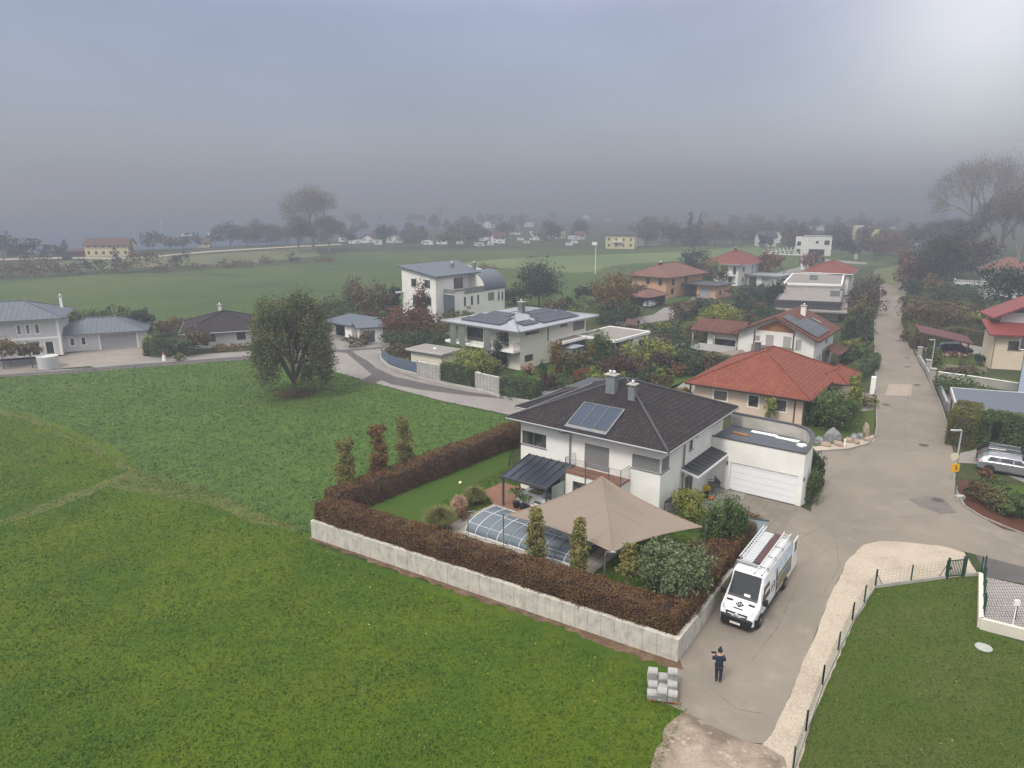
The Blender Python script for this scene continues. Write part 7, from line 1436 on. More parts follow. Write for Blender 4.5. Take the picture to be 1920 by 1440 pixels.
ontop('aluminium_platform', 'pale ribbed aluminium platform on the left half of the van roof', 'platform', MB().box(.35, 4.35, -.62, -.06, 2.855, 2.91), linemat('ribbed_aluminium', (.42, .43, .45), (.26, .27, .28), .3, .04, .35, stain=.1))
def ladder(label, x0, x1, y0, y1, z):
    t = thing('ladder', label, 'ladder', va.location); t.rotation_euler = va.rotation_euler; t.scale = va.scale
    for y in (y0, y1): MB().box(x0, x1, y - .02, y + .02, z, z + .09).build('rail', M_RIB, t)
    m = MB(); n = int((x1 - x0) / .27)
    for i in range(1, n): m.tube((x0 + i * .27, y0, z + .045), (x0 + i * .27, y1, z + .045), .022, n=6)
    m.build('rungs', M_RIB, t)
    for c in t.children:
        if c.name.startswith('rungs'): c.name = 'rung'
    for y in (y0, y1): MB().tube((x1, y, z + .04), (x1 + .1, y, z + .02), .035).build('end_cap', M_BLACK, t)
ladder('long aluminium ladder on the right side of the van roof, reaching over the cab', -.1, 5.4, .42, .80, 2.92)
ladder('narrow aluminium ladder along the left edge of the van roof', -.25, 4.2, -.84, -.66, 2.92)
# cars
def car(name, label, loc, rz, paint, L=4.7, Wd=.91, H=1.48, kind='wagon', group=None):
    c = thing(name, label, 'car', loc, rz, group)
    def s_(zb, zt, wt, zm=.78, wm=Wd): return [(0, zb), (wm * .9, zb), (wm, zb + .15), (wm, zm), (min(wm, wt + (wm - wt) * .6), max(zm + .02, min(zt, zm + .10))), (wt, zt - .06), (wt * .85, zt - .01), (0, zt)]
    zb = .22
    rear = [(0, s_(.35, .95, .70, .7, Wd * .88)), (.10, s_(.28, 1.02, .72, .8, Wd * .95)), (.35, s_(zb, 1.28 if kind == 'wagon' else 1.1, .66, .92)), (.75, s_(zb, H - .03, .62, .95)), (1.9, s_(zb, H, .63, .95)), (2.9, s_(zb, H - .06, .62, .93)), (3.55, s_(zb, 1.03, .66, .90)), (4.1, s_(zb, .93, .66, .84)), (4.5, s_(.26, .80, .62, .7, Wd * .93)), (4.68, s_(.34, .66, .55, .56, Wd * .8))]
    k = L / 4.7; rear = [(x * k, p) for x, p in rear]
    fixn(loft(rear).build('body', paint, c, bevel=.04, smooth=False))
    for s in (-1, 1):
        g = [(.55 * k, .99), (3.35 * k, .99), (2.85 * k, H - .14), (1.9 * k, H - .09), (.85 * k, H - .11)]
        def Y(z): return (Wd - .10) + (.645 - (Wd - .10)) * max(0, (z - .99)) / (H - .07 - .99) + .022
        for a, b in ((.60, 1.45), (1.50, 2.35), (2.40, 3.32)):
            top = lambda x: H - .12 if x < 2.85 else H - .12 - (x - 2.85) * .9
            xa, xb = a * k, b * k; ta = .85 * k if a < .7 else xa
            pts = [(xa, 1.0), (xb, 1.0), (min(xb, 2.8 * k), H - .13), (ta, H - .13)]
            MB().add([(x, s * Y(z), z) for x, z in pts], [(0, 1, 2, 3) if s < 0 else (3, 2, 1, 0)]).build('side_window', M_GLASS, c)
        MB().box(3.05 * k, 3.2 * k, *sorted((s * (Wd - .03), s * (Wd + .14))), .95, 1.08).build('mirror', paint, c, bevel=.02)
        MB().box(4.45 * k, 4.6 * k, *sorted((s * .45, s * .78)), .60, .72).build('headlight', mat('headlight_glass', (.45, .47, .5), .1), c)
        MB().box(.03, .12, *sorted((s * .5, s * .80)), .82, .96).build('tail_light', M_RED, c)
        MB().tube((.8 * k, s * .60, H + .03), (2.9 * k, s * .60, H - .02), .018).build('roof_rail', M_STEEL, c)
        for x_ in (.85 * k, 3.75 * k):
            MB().tube((x_, s * (Wd - .03), .34), (x_, s * (Wd + .003), .34), .39, n=22).build('wheel_arch', M_BLACK, c); wheel(c, x_, s * (Wd - .1), .325, .22, s)
    MB().add([(3.50 * k, -.64, 1.06), (3.50 * k, .64, 1.06), (2.93 * k, .56, H - .05), (2.93 * k, -.56, H - .05)], [(0, 1, 2, 3)]).build('windscreen', M_SCREEN, c)
    MB().add([(.32 * k, -.62, 1.22), (.32 * k, .62, 1.22), (.66 * k, .56, H - .09), (.66 * k, -.56, H - .09)], [(3, 2, 1, 0)]).build('rear_window', M_SCREEN, c)
    return c
A1 = R(-33); wx_, wy_ = P(1853, 887, 0); c_, s_ = math.cos(A1), math.sin(A1); sx_, sy_ = wx_ - (.87 * c_ + .85 * s_), wy_ - (.87 * s_ - .85 * c_)
car('silver_car', 'silver estate car parked on the drive in front of the black car', (sx_, sy_, 0.02), A1, M_CARS, 4.8)
car('black_car', 'black car parked behind the silver estate car', (sx_ - s_ * 2.3 - .1, sy_ + c_ * 2.3, 0.02), A1, M_CARB, 4.9, H=1.5)
x_, y_ = P(1862, 812, 0); car('hidden_car', 'dark car with pale windows seen through the opening in the green hedge', (x_ - .9, y_ + .6, 0), R(65), M_CARB, 4.4)
x_, y_ = P(1756, 660, 0); car('navy_car', 'dark blue car under the maroon-roofed timber carport', (x_, y_, 0), R(-14), M_CARN, 4.6)
car('white_car', 'white car under the brown hipped carport of the peach house', cp.world(-.9, 1.0), cp.a + R(100), M_CARW, 4.4)
car('parked_car', 'small silver car half hidden behind shrubs near the white red-roofed house', G(1385, 560), R(-10), M_CARS, 4.2)
car('parked_car', 'small dark red car in front of the distant white cube house', G(1518, 481), R(-8), mat('red_car_paint', (.16, .02, .02), .3), 4.2)
# signs, lamps, posts
def lamp(label, base, h_, arm, lean=0):
    t = thing('street_lamp', label, 'street lamp', base); MB().tube((0, 0, 0), (0, 0, h_), .075, .05, n=10).build('post', mat('galvanised', (.40, .41, .40), .5), t)
    m = MB(); m.add([(0, -.09, h_), (-arm, -.13, h_ + .04), (-arm, .13, h_ + .04), (0, .09, h_), (0, -.09, h_ + .1), (-arm * .9, -.1, h_ + .12), (-arm * .9, .1, h_ + .12), (0, .09, h_ + .1)], [(3, 2, 1, 0), (4, 5, 6, 7), (0, 1, 5, 4), (1, 2, 6, 5), (2, 3, 7, 6), (3, 0, 4, 7)]); m.build('lamp_head', mat('galvanised', (.40, .41, .40), .5), t); return t
lp = G(1788, 900); sl1 = lamp('street lamp with flat head at the corner beside the yellow sign', lp, 4.1, .85)
lamp('street lamp on a pale pole farther up beside the garden gate pillars', G(1742, 712), 5.0, .7)
ms = thing('round_sign', 'round cream traffic sign seen from behind on the corner lamp post', 'traffic sign', (lp[0] - .28, lp[1] - .09, 0)); MB().tube((0, 0, 2.0), (0, -.02, 2.0), .33, n=28).build('plate', mat('cream_sign_back', (.62, .58, .42), .5), ms); MB().tube((.05, .05, 2.0), (.25, .05, 2.0), .02).build('bracket', M_STEEL, ms)
ys = thing('children_sign', 'yellow square warning sign with two black walking figures on the lamp post', 'warning sign', (lp[0] - .12, lp[1] - .12, 0), R(4)); pl2 = MB().box(-.36, .36, -.02, .0, .75, 1.42).build('plate', mat('sign_yellow', (.75, .40, .01), .45), ys, bevel=.03)
m = MB()
for cx_, cz_, s in ((.06, 1.1, 1.0), (.14, .98, .75)):
    m.tube((cx_, -.022, cz_ + .16 * s), (cx_, -.028, cz_ + .16 * s), .045 * s, n=10)
    for a, b in (((0, .11), (0, -.02)), ((0, .09), (-.09, .0)), ((0, .09), (.07, .02)), ((0, -.02), (-.07, -.15)), ((0, -.02), (.06, -.15))): m.bar((cx_ + a[0] * s, -.025, cz_ + a[1] * s), (cx_ + b[0] * s, -.025, cz_ + b[1] * s), .006, .03 * s)
m.build('walking_figures', M_BLACK, pl2).name = 'walking_figure'
mn = G(1800, 935); gp_ = thing('sign_post', 'slanting galvanised sign supports below the yellow sign', 'post', (mn[0], mn[1], 0)); MB().tube((-.3, 0, 0), (-.15, .3, .9), .035).build('brace', M_STEEL, gp_); MB().box(-.3, .3, -.2, .2, 0, .25).build('footing', M_CONC, gp_)
fl = G(1116, 513); t = thing('field_mast', 'tall thin pale mast with white head standing in the great field', 'mast', fl); MB().tube((0, 0, 0), (0, 0, 9.2), .13, .08, n=8).build('pole', M_TRIM, t); MB().box(-1.2, .3, -.4, .4, 8.6, 9.5).build('lamp_head', M_TRIM, t)
t = thing('field_mast', 'thin mast with white base standing left of the rear red roof', 'mast', G(1504, 505)); MB().tube((0, 0, 0), (0, 0, 5.5), .10, .06).build('pole', M_STEEL, t); MB().box(-.4, .4, -.3, .3, 0, 1.6).build('cabinet', M_TRIM, t)
t = thing('field_mast', 'thin mast with white box standing behind the rear red roof', 'mast', G(1604, 486)); MB().tube((0, 0, 0), (0, 0, 8), .12, .08).build('pole', M_STEEL, t); MB().box(-.6, .6, -.3, .3, 0, 1.8).build('cabinet', M_TRIM, t)
for (a, b) in ((1753, 838), (1725, 720)): pass
MH = mat('iron_cover', (.07, .062, .055), .8)
for i, (a, b, r_, l_) in enumerate(((1732, 835, .42, 'round dark manhole cover in the middle of the street junction'), (1720, 722, .40, 'manhole cover beside the pinkish road patch'), (1701, 688, .40, 'manhole cover in the upper street near the clipped bush'), (1700, 671, .34, 'manhole cover a little above the others in the street'), (1683, 639, .42, 'manhole cover in the middle of the far street'), (1666, 575, .45, 'manhole cover far up the street'), (1683, 547, .45, 'manhole cover at the very end of the street'), (1661, 759, .38, 'oblong drain grate at the left kerb of the street'), (1758, 938, .40, 'manhole cover with worn seam in the side lane'))):
    x, y, z = G(a, b); o = MB().tube((0, 0, 0), (0, 0, .012), r_, n=22).build('manhole_cover', MH); o.location = (x, y, z + .016); tag(o, l_, 'manhole cover', 'manhole covers in the street')
o = MB().box(-.35, .35, -.25, .25, 0, 2.0).build('street_cabinet', M_TRIM, bevel=.03); o.location = G(1635, 738); o.rotation_euler = (0, 0, R(60)); tag(o, 'white upright meter cabinet at the left kerb beside the clipped hedge', 'cabinet')
o = MB().box(-.07, .07, -.05, .05, 0, .75).build('marker_post', M_TRIM); o.location = G(1583, 838); tag(o, 'short white marker post among the corner rocks', 'marker post')
def rock(label, px_, py_, s, m, seed):
    rg = random.Random(seed); mb = MB().ball((0, 0, s[2] * .45), 1, 1, 9, 6); mb.v = [(x * s[0] * rg.uniform(.75, 1.15), y * s[1] * rg.uniform(.75, 1.15), max(-.05, (z - s[2] * .45) * s[2] * rg.uniform(.8, 1.1) + s[2] * .4)) for x, y, z in mb.v]
    o = mb.build('boulder', m); o.location = G(px_, py_); o.rotation_euler = (0, 0, rg.uniform(0, 3)); return tag(o, label, 'boulder', 'boulders at the street corner')
M_ROCK = mat('grey_rock', (.17, .18, .185), .9, col2=(.27, .27, .265), scale=3, bump=.03); M_ROCK2 = mat('tan_rock', (.30, .22, .15), .9, col2=(.36, .30, .235), scale=3, bump=.03)
for i, (a, b, s, mm, l_) in enumerate(((1560, 829, (.75, .45, 1.0), M_ROCK, 'pointed grey boulder, largest at the street corner'), (1623, 817, (.5, .35, .95), M_ROCK2, 'tall tan boulder at the right end of the rock row'), (1535, 832, (.5, .4, .5), M_ROCK, 'grey boulder at the left end of the rock row'), (1590, 829, (.4, .3, .35), M_ROCK2, 'small orange-tan boulder behind the marker post'), (1601, 825, (.5, .4, .45), M_ROCK, 'grey boulder right of the marker post'), (1612, 822, (.45, .35, .4), M_ROCK, 'grey boulder left of the tall tan one'),
       (1548, 836, (.6, .3, .3), M_ROCK2, 'flat pale boulder beneath the pointed grey one'), (1572, 835, (.6, .35, .3), M_ROCK2, 'low pale boulder between the pointed one and the marker'), (1606, 831, (.6, .3, .28), M_ROCK2, 'low pale boulder at the kerb in the middle of the row'), (1626, 826, (.55, .3, .28), M_ROCK2, 'low pale boulder at the kerb in front of the tall tan one'))): rock(l_, a, b, s, mm, i + 3)
# walls and fences
def wall_line(name, label, cat, pts, h_, th, m, posts=0, pm=None, cap=None, bay=2.5):
    base = G(*pts[0]); t = thing(name, label, cat, base); P_ = [Vector(G(*p)) - Vector(base) for p in pts]; mb = MB()
    for a, b in zip(P_, P_[1:]): mb.bar(a + Vector((0, 0, h_ / 2 - .1)), b + Vector((0, 0, h_ / 2 - .1)), th, h_ + .2)
    mb.build('panel', m, t)
    if cap:
        mb = MB()
        for a, b in zip(P_, P_[1:]): mb.bar(a + Vector((0, 0, h_ + .03)), b + Vector((0, 0, h_ + .03)), th + .08, .06)
        mb.build('coping', cap, t)
    if posts:
        for a, b in zip(P_, P_[1:]):
            L_ = (b - a).length; k = max(1, round(L_ / bay))
            for i in range(k): q = a.lerp(b, i / k); MB().box(q.x - .05, q.x + .05, q.y - .05, q.y + .05, q.z, q.z + h_ + .08).build('post', pm, t)
    return t
M_FBLUE = linemat('blue_slat_fence', (.10, .14, .19), (.06, .085, .12), .25, .02, .5, axis=1, stain=.08)
wall_line('slat_fence', 'curved blue-grey slat fence on a concrete footing at the road bend', 'fence', [(715, 662), (716, 676), (728, 688), (752, 696), (783, 704)], 1.7, .08, M_FBLUE, 1, M_ALU)
wall_line('fence_footing', 'low concrete footing under the curved blue fence', 'low wall', [(714, 664), (715, 678), (727, 690), (752, 699), (784, 707)], .45, .3, M_CONC)
M_GAB = tilemat('white_stacked_stone', (.50, .49, .46), (.62, .61, .58), (.20, .19, .18), .55, .16, .03)
wall_line('stone_wall', 'white stacked stone wall right beside the blue fence', 'stone wall', [(784, 707), (803, 712), (829, 716)], 2.1, .4, M_GAB, 1, M_ALU, bay=1.6)
wall_line('stone_wall', 'white stacked stone wall between the two roadside hedges', 'stone wall', [(893, 729), (904, 733), (938, 741)], 2.1, .4, M_GAB, 1, M_ALU, bay=1.6)
wall_line('kerb_wall', 'low pale kerb wall under the roadside hedges', 'low wall', [(784, 710), (829, 719), (893, 732), (938, 745), (1010, 758)], .25, .3, M_CONC)
rs_ = wall_line('rust_screen', 'rust-orange slatted garden screen behind the main house roof', 'screen', [(1074, 724), (1104, 718)], 1.9, .06, linemat('rusty_slats', (.26, .085, .035), (.10, .035, .02), .12, .03, .8, stain=.3), 1, BR)
gw = wall_line('garden_wall', 'long low white garden wall in front of the cream house', 'wall', [(1757, 712), (1830, 722), (1916, 736)], 1.0, .2, M_CONC, cap=M_TRIM)
for l_, a in (('stone gate pillar nearest to the street lamp', (1747, 714)), ('stone gate pillar farther up by the clipped bush', (1739, 697)), ('stone gate pillar farthest up by the hedge end', (1723, 671))):
    t = thing('gate_pillar', l_, 'gate pillar', G(*a), R(-20)); MB().box(-.28, .28, -.28, .28, 0, 1.5).build('shaft', mat('stone_pillar', (.38, .34, .30), .9, col2=(.30, .27, .24), scale=4), t); MB().box(-.36, .36, -.36, .36, 1.502, 1.6).build('cap', M_CONC, t)
wall_line('street_wall', 'grey low wall bending down along the right kerb by the blue-grey carport', 'wall', [(1757, 724), (1765, 745), (1774, 770)], .9, .18, M_GREYPL, cap=M_SEAML)
wall_line('front_wall', 'low stone wall between the gate pillars on the right kerb', 'wall', [(1723, 674), (1732, 690), (1745, 712)], .6, .2, M_CONC, cap=M_SEAML)
pf = thing('picket_fence', 'low grey picket fence along the front lawn of the cream house', 'fence', G(1772, 694)); a, b = Vector(G(1772, 694)), Vector(G(1850, 700)); m = MB(); d_ = b - a
for i in range(int(d_.length / .16)): q = d_ * (i * .16 / d_.length); m.box(q.x - .03, q.x + .03, q.y - .03, q.y + .03, 0, .8)
m.bar((0, 0, .3), (d_.x, d_.y, .3), .04, .05).bar((0, 0, .65), (d_.x, d_.y, .65), .04, .05); m.build('pickets', mat('grey_pickets', (.36, .33, .30), .8), pf).name = 'picket_row'
# low garden wall, furled parasol and beige sail of the chalet garden
wall_line('garden_wall', 'low cream wall with brick block in the chalet garden behind the conifer hedge', 'wall', [(1266, 660), (1295, 656), (1325, 659)], 1.0, .4, mat('cream_stone', (.5, .42, .31), .9), cap=M_TRIM)
x_, y_, z_ = G(1353, 668); t = thing('parasol', 'furled cream parasol behind the chalet garden sail', 'parasol', (x_, y_, z_)); MB().tube((0, 0, 0), (0, 0, 2.6), .03).build('pole', M_TRIM, t); MB().lathe(0, 0, [(.05, .9), (.16, 1.2), (.13, 2.2), (.04, 2.65)], 10).build('furled_canopy', mat('cream_cloth', (.6, .56, .44), .9), t)
q = [P(1340, 662, 2.2), P(1392, 655, 3.0), P(1410, 672, 2.0), P(1360, 676, 1.6)]; zz = [2.2, 3.0, 2.0, 1.6]
t = thing('beige_awning', 'small beige awning stretched beside the chalet wall', 'awning', (*q[0], 0)); MB().add([(a[0] - q[0][0], a[1] - q[0][1], z) for a, z in zip(q, zz)] + [(a[0] - q[0][0], a[1] - q[0][1], z - .03) for a, z in zip(q, zz)], [(0, 1, 2, 3), (7, 6, 5, 4)]).build('canvas', MATS['beige_sail_canvas'], t); MB().tube((0, 0, 0), (0, 0, 2.2), .04).build('pole', M_TRIM, t)
x_, y_, z_ = G(1185, 632); t = thing('playhouse', 'small wooden play tower with gabled roof in the middle garden', 'playhouse', (x_, y_, z_), R(-30))
for a in (-.7, .7):
    for b in (-.7, .7): MB().box(a - .06, a + .06, b - .06, b + .06, 0, 2.3).build('post', M_BROWNW, t)
MB().box(-.8, .8, -.8, .8, 1.1, 1.2).build('floor', M_BROWNW, t); MB().add([(-1, -1, 2.2), (1, -1, 2.2), (1, 0, 3.0), (-1, 0, 3.0), (-1, 1, 2.2), (1, 1, 2.2)], [(0, 1, 2, 3), (3, 2, 5, 4)]).build('roof', M_BROWNW, t); MB().bar((.8, -.3, 1.1), (2.6, -.5, .1), .5, .04).build('slide', M_GREYPL, t)
# mesh fence round the right lawn
GREENM = mat('green_powder_coat', (.012, .055, .035), .5)
def mesh_fence(label, pts, h_, spacing, kerb=True, cat='fence', skip=None):
    base = Vector(G(*pts[0])); t = thing('mesh_fence', label, cat, base); Q = [Vector(G(*p)) - base for p in pts]; kb = MB(); wi = MB()
    for a, b in zip(Q, Q[1:]):
        L_ = (b - a).length; k = max(1, round(L_ / spacing))
        if kerb: kb.bar(a + Vector((0, 0, .08)), b + Vector((0, 0, .08)), .07, .26)
        for i in range(k + 1): q = a.lerp(b, i / k); MB().box(q.x - .03, q.x + .03, q.y - .03, q.y + .03, q.z, q.z + h_).build('post', GREENM, t)
        for z in np.linspace(.25, h_ - .05, 6): wi.tube(a + Vector((0, 0, z)), b + Vector((0, 0, z)), .004, n=3, cap=False)
        for i in range(int(L_ / .25)): q = a.lerp(b, i * .25 / L_); wi.tube(q + Vector((0, 0, .22)), q + Vector((0, 0, h_ - .05)), .003, n=3, cap=False)
    if kerb: kb.build('kerb', M_CONC, t)
    wi.build('wire_mesh', GREENM, t); return t
f1 = mesh_fence('long green wire fence on a concrete kerb between gravel verge and right lawn', [(1486, 1448), (1510, 1378), (1541, 1290), (1597, 1168), (1640, 1104)], 1.25, 2.6)
f2 = mesh_fence('short green wire fence with raking struts left of the green gate', [(1641, 1103), (1772, 1085)], 1.2, 2.4)
b0 = Vector(G(1641, 1103)); 
for s_px, dx in (((1641, 1103), (1656, 1101)), ((1772, 1085), (1757, 1087))):
    a, b = Vector(G(*s_px)) - b0, Vector(G(*dx)) - b0; MB().tube(a + Vector((0, 0, .95)), b, .02).build('strut', GREENM, f2)
ga = Vector(G(1775, 1085)); gb = Vector(G(1804, 1081)); gt = thing('garden_gate', 'small dark green barred garden gate at the lawn corner', 'gate', ga, math.atan2(gb.y - ga.y, gb.x - ga.x)); Lg = (gb - ga).length
for x_ in (0, Lg): MB().box(x_ - .05, x_ + .05, -.05, .05, 0, 1.35).build('post', GREENM, gt)
m = MB().box(.07, Lg - .07, -.02, .02, .12, .18).box(.07, Lg - .07, -.02, .02, 1.12, 1.18)
for i in range(9): x_ = .09 + (Lg - .18) * i / 8; m.box(x_ - .015, x_ + .015, -.015, .015, .18, 1.12)
m.build('leaf', GREENM, gt); MB().box(.1, .2, -.05, .05, .6, .75).build('lock', M_BLACK, gt)
f3 = mesh_fence('short green wire fence right of the gate joining the paved yard', [(1808, 1081), (1838, 1079)], 1.25, 1.3)
f4 = mesh_fence('tall dark green fence panel along the edge of the paved yard', [(1843, 1085), (1841, 1158)], 1.5, 1.6, kerb=False)
yd_ = [G(1838, 1083)[:2], G(1836, 1178)[:2], G(2050, 1232)[:2], G(2050, 1130)[:2]]
yz = .35 + min(H0(*yd_[0]), -.0) - .6
yw = MB(); b0 = yd_[0]; rel = [(x - b0[0], y - b0[1]) for x, y in yd_]
yz = H0(*yd_[0]) + .12
yt = thing('yard_wall', 'low white wall around the patterned paved yard at the right edge', 'low wall', (b0[0], b0[1], 0))
for a, b in ((rel[0], rel[1]), (rel[1], rel[2])): MB().bar((*a, yz - .45), (*b, yz - .45), .22, 1.3).build('panel', mat('cream_plaster', (.62, .58, .50), .9, col2=(.56, .52, .45), scale=1), yt)
M_GRID = tilemat('perforated_grid_paving', (.38, .35, .34), (.42, .39, .38), (.05, .045, .045), .14, .16, .01)
M_GRID.node_tree.nodes['Brick Texture'].inputs['Mortar Size'].default_value = .028; M_GRID.node_tree.nodes['Brick Texture'].offset = .5
tag(MB().prism([(x * 1.0, y * 1.0) for x, y in yd_], -1.3, yz).build('paved_yard', M_GRID), kind='structure')
mesh_fence('low green fence posts on the white yard wall', [(1842, 1165), (1900, 1172), (2000, 1190)], 1.5, 3.0, kerb=False)
o = MB().box(-.12, .12, -.06, .06, 1.15, 1.45).tube((0, 0, 0), (0, 0, 1.2), .03).build('post_box', M_TRIM); o.location = (*P(1899, 1172, yz), yz); tag(o, 'small white box on a post in the paved yard', 'box')
o = MB().tube((0, 0, 0), (0, 0, .04), .39, n=28).build('manhole_cover', mat('pale_concrete_lid', (.36, .37, .35), .8, col2=(.30, .31, .29), scale=3)); o.location = Vector(G(1844, 1215)) + Vector((0, 0, .018)); tag(o, 'large pale round concrete cover in the right lawn', 'manhole cover')
# pallet of stone slabs
x_, y_, z_ = G(1243, 1297); ps = thing('slab_pallet', 'wooden pallet under the stacked stone slabs at the wall corner', 'pallet', (x_, y_, z_), R(-12))
M_SLABS = mat('grey_granite_slab', (.36, .355, .34), .85, col2=(.22, .22, .21), scale=1.6, bump=.004)
for b in (-.6, 0, .6): MB().box(b - .05, b + .05, -.85, .85, 0, .1).build('bearer', M_WOOD, ps)
MB().box(-.7, .7, -.85, .85, .1, .13).build('deck', M_WOOD, ps)
rg = random.Random(5); CELL = [(-.52, -.60, 2), (-.05, -.64, 4), (.42, -.60, 3), (-.50, -.10, 3), (-.03, -.12, 2), (.42, -.08, 4), (-.52, .42, 6), (-.05, .42, 4), (.42, .42, 7)]
wh = ['front left', 'front middle', 'front right', 'left middle', 'centre', 'right middle', 'rear left', 'rear middle', 'rear right']
for (a, b, n_), wz in zip(CELL, wh):
    for i in range(n_):
        o = MB().box(-.22, .22, -.25, .25, 0, .11).build('stone_slab', M_SLABS, bevel=.012); c_, s_ = math.cos(R(-12)), math.sin(R(-12)); xx, yy = a + rg.uniform(-.02, .02), b + rg.uniform(-.02, .02)
        o.location = (x_ + xx * c_ - yy * s_, y_ + xx * s_ + yy * c_, z_ + .131 + i * .113); o.rotation_euler = (0, 0, R(-12) + rg.uniform(-.08, .08))
        tag(o, 'grey slab %s the %s stack on the pallet' % ('on top of' if i == n_ - 1 else ('at the bottom of' if i == 0 else 'within'), wz), 'stone slab', 'stone slabs in the %s stack' % wz)
# villa details at the left
o = MB().lathe(0, 0, [(1.25, 0), (1.3, 1.7), (1.15, 1.72)], 22).build('round_planter_wall', M_GREY_WALL); o.location = G(92, 690); tag(o, 'white curved planter wall in front of the grey villa', 'planter wall')
wall_line('villa_fence', 'low grey fence along the lane in front of the villa', 'fence', [(-40, 690), (20, 687), (70, 683)], .8, .06, M_GREYPL, 1, M_ALU)
x_, y_, z_ = G(308, 676); t = thing('garden_gnome_post', 'short white post with red top beside the lane', 'marker post', (x_, y_, z_)); MB().tube((0, 0, 0), (0, 0, .8), .28, .22, n=10).build('post', M_TRIM, t); MB().lathe(0, 0, [(.24, .8), (.02, 1.15)], 10).build('top', M_RED, t)
# the person standing in the lane, back to the camera
def skin(name, verts, edges, radii, m, parent=None, sub=1, root=0):
    me = bpy.data.meshes.new(name); me.from_pydata(verts, edges, []); me.materials.append(m); o = bpy.data.objects.new(name, me); COL.objects.link(o)
    o.modifiers.new('skin', 'SKIN'); 
    for i, r in enumerate(radii): me.skin_vertices[0].data[i].radius = (r if isinstance(r, tuple) else (r, r))
    me.skin_vertices[0].data[root].use_root = True
    s = o.modifiers.new('sub', 'SUBSURF'); s.levels = sub + 1; s.render_levels = sub + 1
    if parent: o.parent = parent
    for p in me.polygons: p.use_smooth = True
    return o
pp = G(1346, 1279)
per = thing('person', 'person in dark navy jacket, dark trousers and black bobble hat holding a small device', 'person', pp, R(-8))
SKIN = mat('skin', (.50, .30, .21), .6); JK = mat('navy_jacket', (.016, .017, .042), .8, col2=(.028, .028, .06), scale=8, bump=.01); TRO = mat('dark_trousers', (.020, .022, .040), .85); SHOE = mat('dark_shoes', (.02, .02, .022), .6)
# body: pelvis, spine, neck, head, arms, legs as one surface (x right, y away from camera)
V = [(0, 0, .95), (0, .01, 1.12), (0, .01, 1.30), (0, .0, 1.44), (0, .02, 1.53), (0, .03, 1.62), (0, .035, 1.70),
     (.17, 0, 1.42), (.25, .02, 1.20), (.13, .24, 1.16), (.04, .30, 1.20),
     (-.17, 0, 1.42), (-.27, .05, 1.22), (-.24, .28, 1.25), (-.20, .36, 1.30),
     (.095, 0, .88), (.11, .02, .50), (.10, .0, .10), (-.095, 0, .88), (-.08, .03, .50), (-.07, .06, .10), (.11, .13, .05), (-.09, .19, .05)]
E = [(0, 1), (1, 2), (2, 3), (3, 4), (4, 5), (5, 6), (3, 7), (7, 8), (8, 9), (9, 10), (3, 11), (11, 12), (12, 13), (13, 14), (0, 15), (15, 16), (16, 17), (0, 18), (18, 19), (19, 20), (17, 21), (20, 22)]
Rr = [(.10, .08), (.12, .09), (.13, .10), (.10, .08), .058, .085, .075, .07, .052, .042, .03, .07, .052, .042, .03, .095, .066, .045, .095, .066, .045, .035, .035]
skin('body', V, E, Rr, SKIN, per)
J = [(0, 0, .86), (0, .01, 1.12), (0, .01, 1.30), (0, .0, 1.42), (0, .015, 1.50), (.18, 0, 1.40), (.26, .02, 1.20), (.15, .22, 1.16), (-.18, 0, 1.40), (-.28, .05, 1.22), (-.245, .26, 1.245)]
skin('jacket', J, [(0, 1), (1, 2), (2, 3), (3, 4), (3, 5), (5, 6), (6, 7), (3, 8), (8, 9), (9, 10)], [(.20, .155), (.195, .15), (.21, .155), (.16, .13), (.09, .09), .095, .078, .062, .095, .078, .062], JK, per)
T = [(0, 0, .93), (.098, 0, .86), (.112, .02, .50), (.102, .0, .09), (-.098, 0, .86), (-.082, .03, .50), (-.072, .06, .09)]
skin('trousers', T, [(0, 1), (1, 2), (2, 3), (0, 4), (4, 5), (5, 6)], [(.17, .13), .115, .085, .068, .115, .085, .068], TRO, per)
for x, y, a in ((.10, .0, 0), (-.072, .06, .25)): skin('shoe', [(x, y - .06, .045), (x, y + .05, .045), (x + a * .1, y + .2, .035)], [(0, 1), (1, 2)], [.05, .052, .042], SHOE, per)
h = MB().ball((0, .035, 1.735), .118, .12, 16, 10); hat = h.build('hat', M_BLACK, per, smooth=True); MB().ball((0, .02, 1.90), .055, .055, 10, 6).build('bobble', M_BLACK, hat, smooth=True)
MB().ball((0, .145, 1.645), .018, .02, 6, 4).build('nose', SKIN, per)
for s in (-1, 1): MB().ball((s * .09, .035, 1.64), .018, .03, 6, 4).build('ear', SKIN, per)
for s in (-1, 1): MB().ball((s * .032, .118, 1.665), .01, .01, 6, 4).build('eye', M_BLACK, per)
for (hx, hy, hz, sg) in ((.03, .31, 1.20, 1), (-.20, .37, 1.305, -1)):
    V2 = [(hx, hy, hz), (hx - sg * .02, hy + .05, hz + .01)]; E2 = [(0, 1)]; R2 = [.026, .030]
    for k, (dz, ln) in enumerate(((.03, .065), (.01, .075), (-.01, .07), (-.03, .055))):
        i = len(V2); V2 += [(hx - sg * .045, hy + .075, hz + dz), (hx - sg * (.045 + ln * .6), hy + .085, hz + dz), (hx - sg * (.05 + ln), hy + .06, hz + dz)]; E2 += [(1, i), (i, i + 1), (i + 1, i + 2)]; R2 += [.010, .009, .008]
    i = len(V2); V2 += [(hx - sg * .04, hy + .03, hz + .035), (hx - sg * .08, hy + .045, hz + .04)]; E2 += [(0, i), (i, i + 1)]; R2 += [.011, .009]
    skin('hand', V2, E2, R2, SKIN, per, 1)
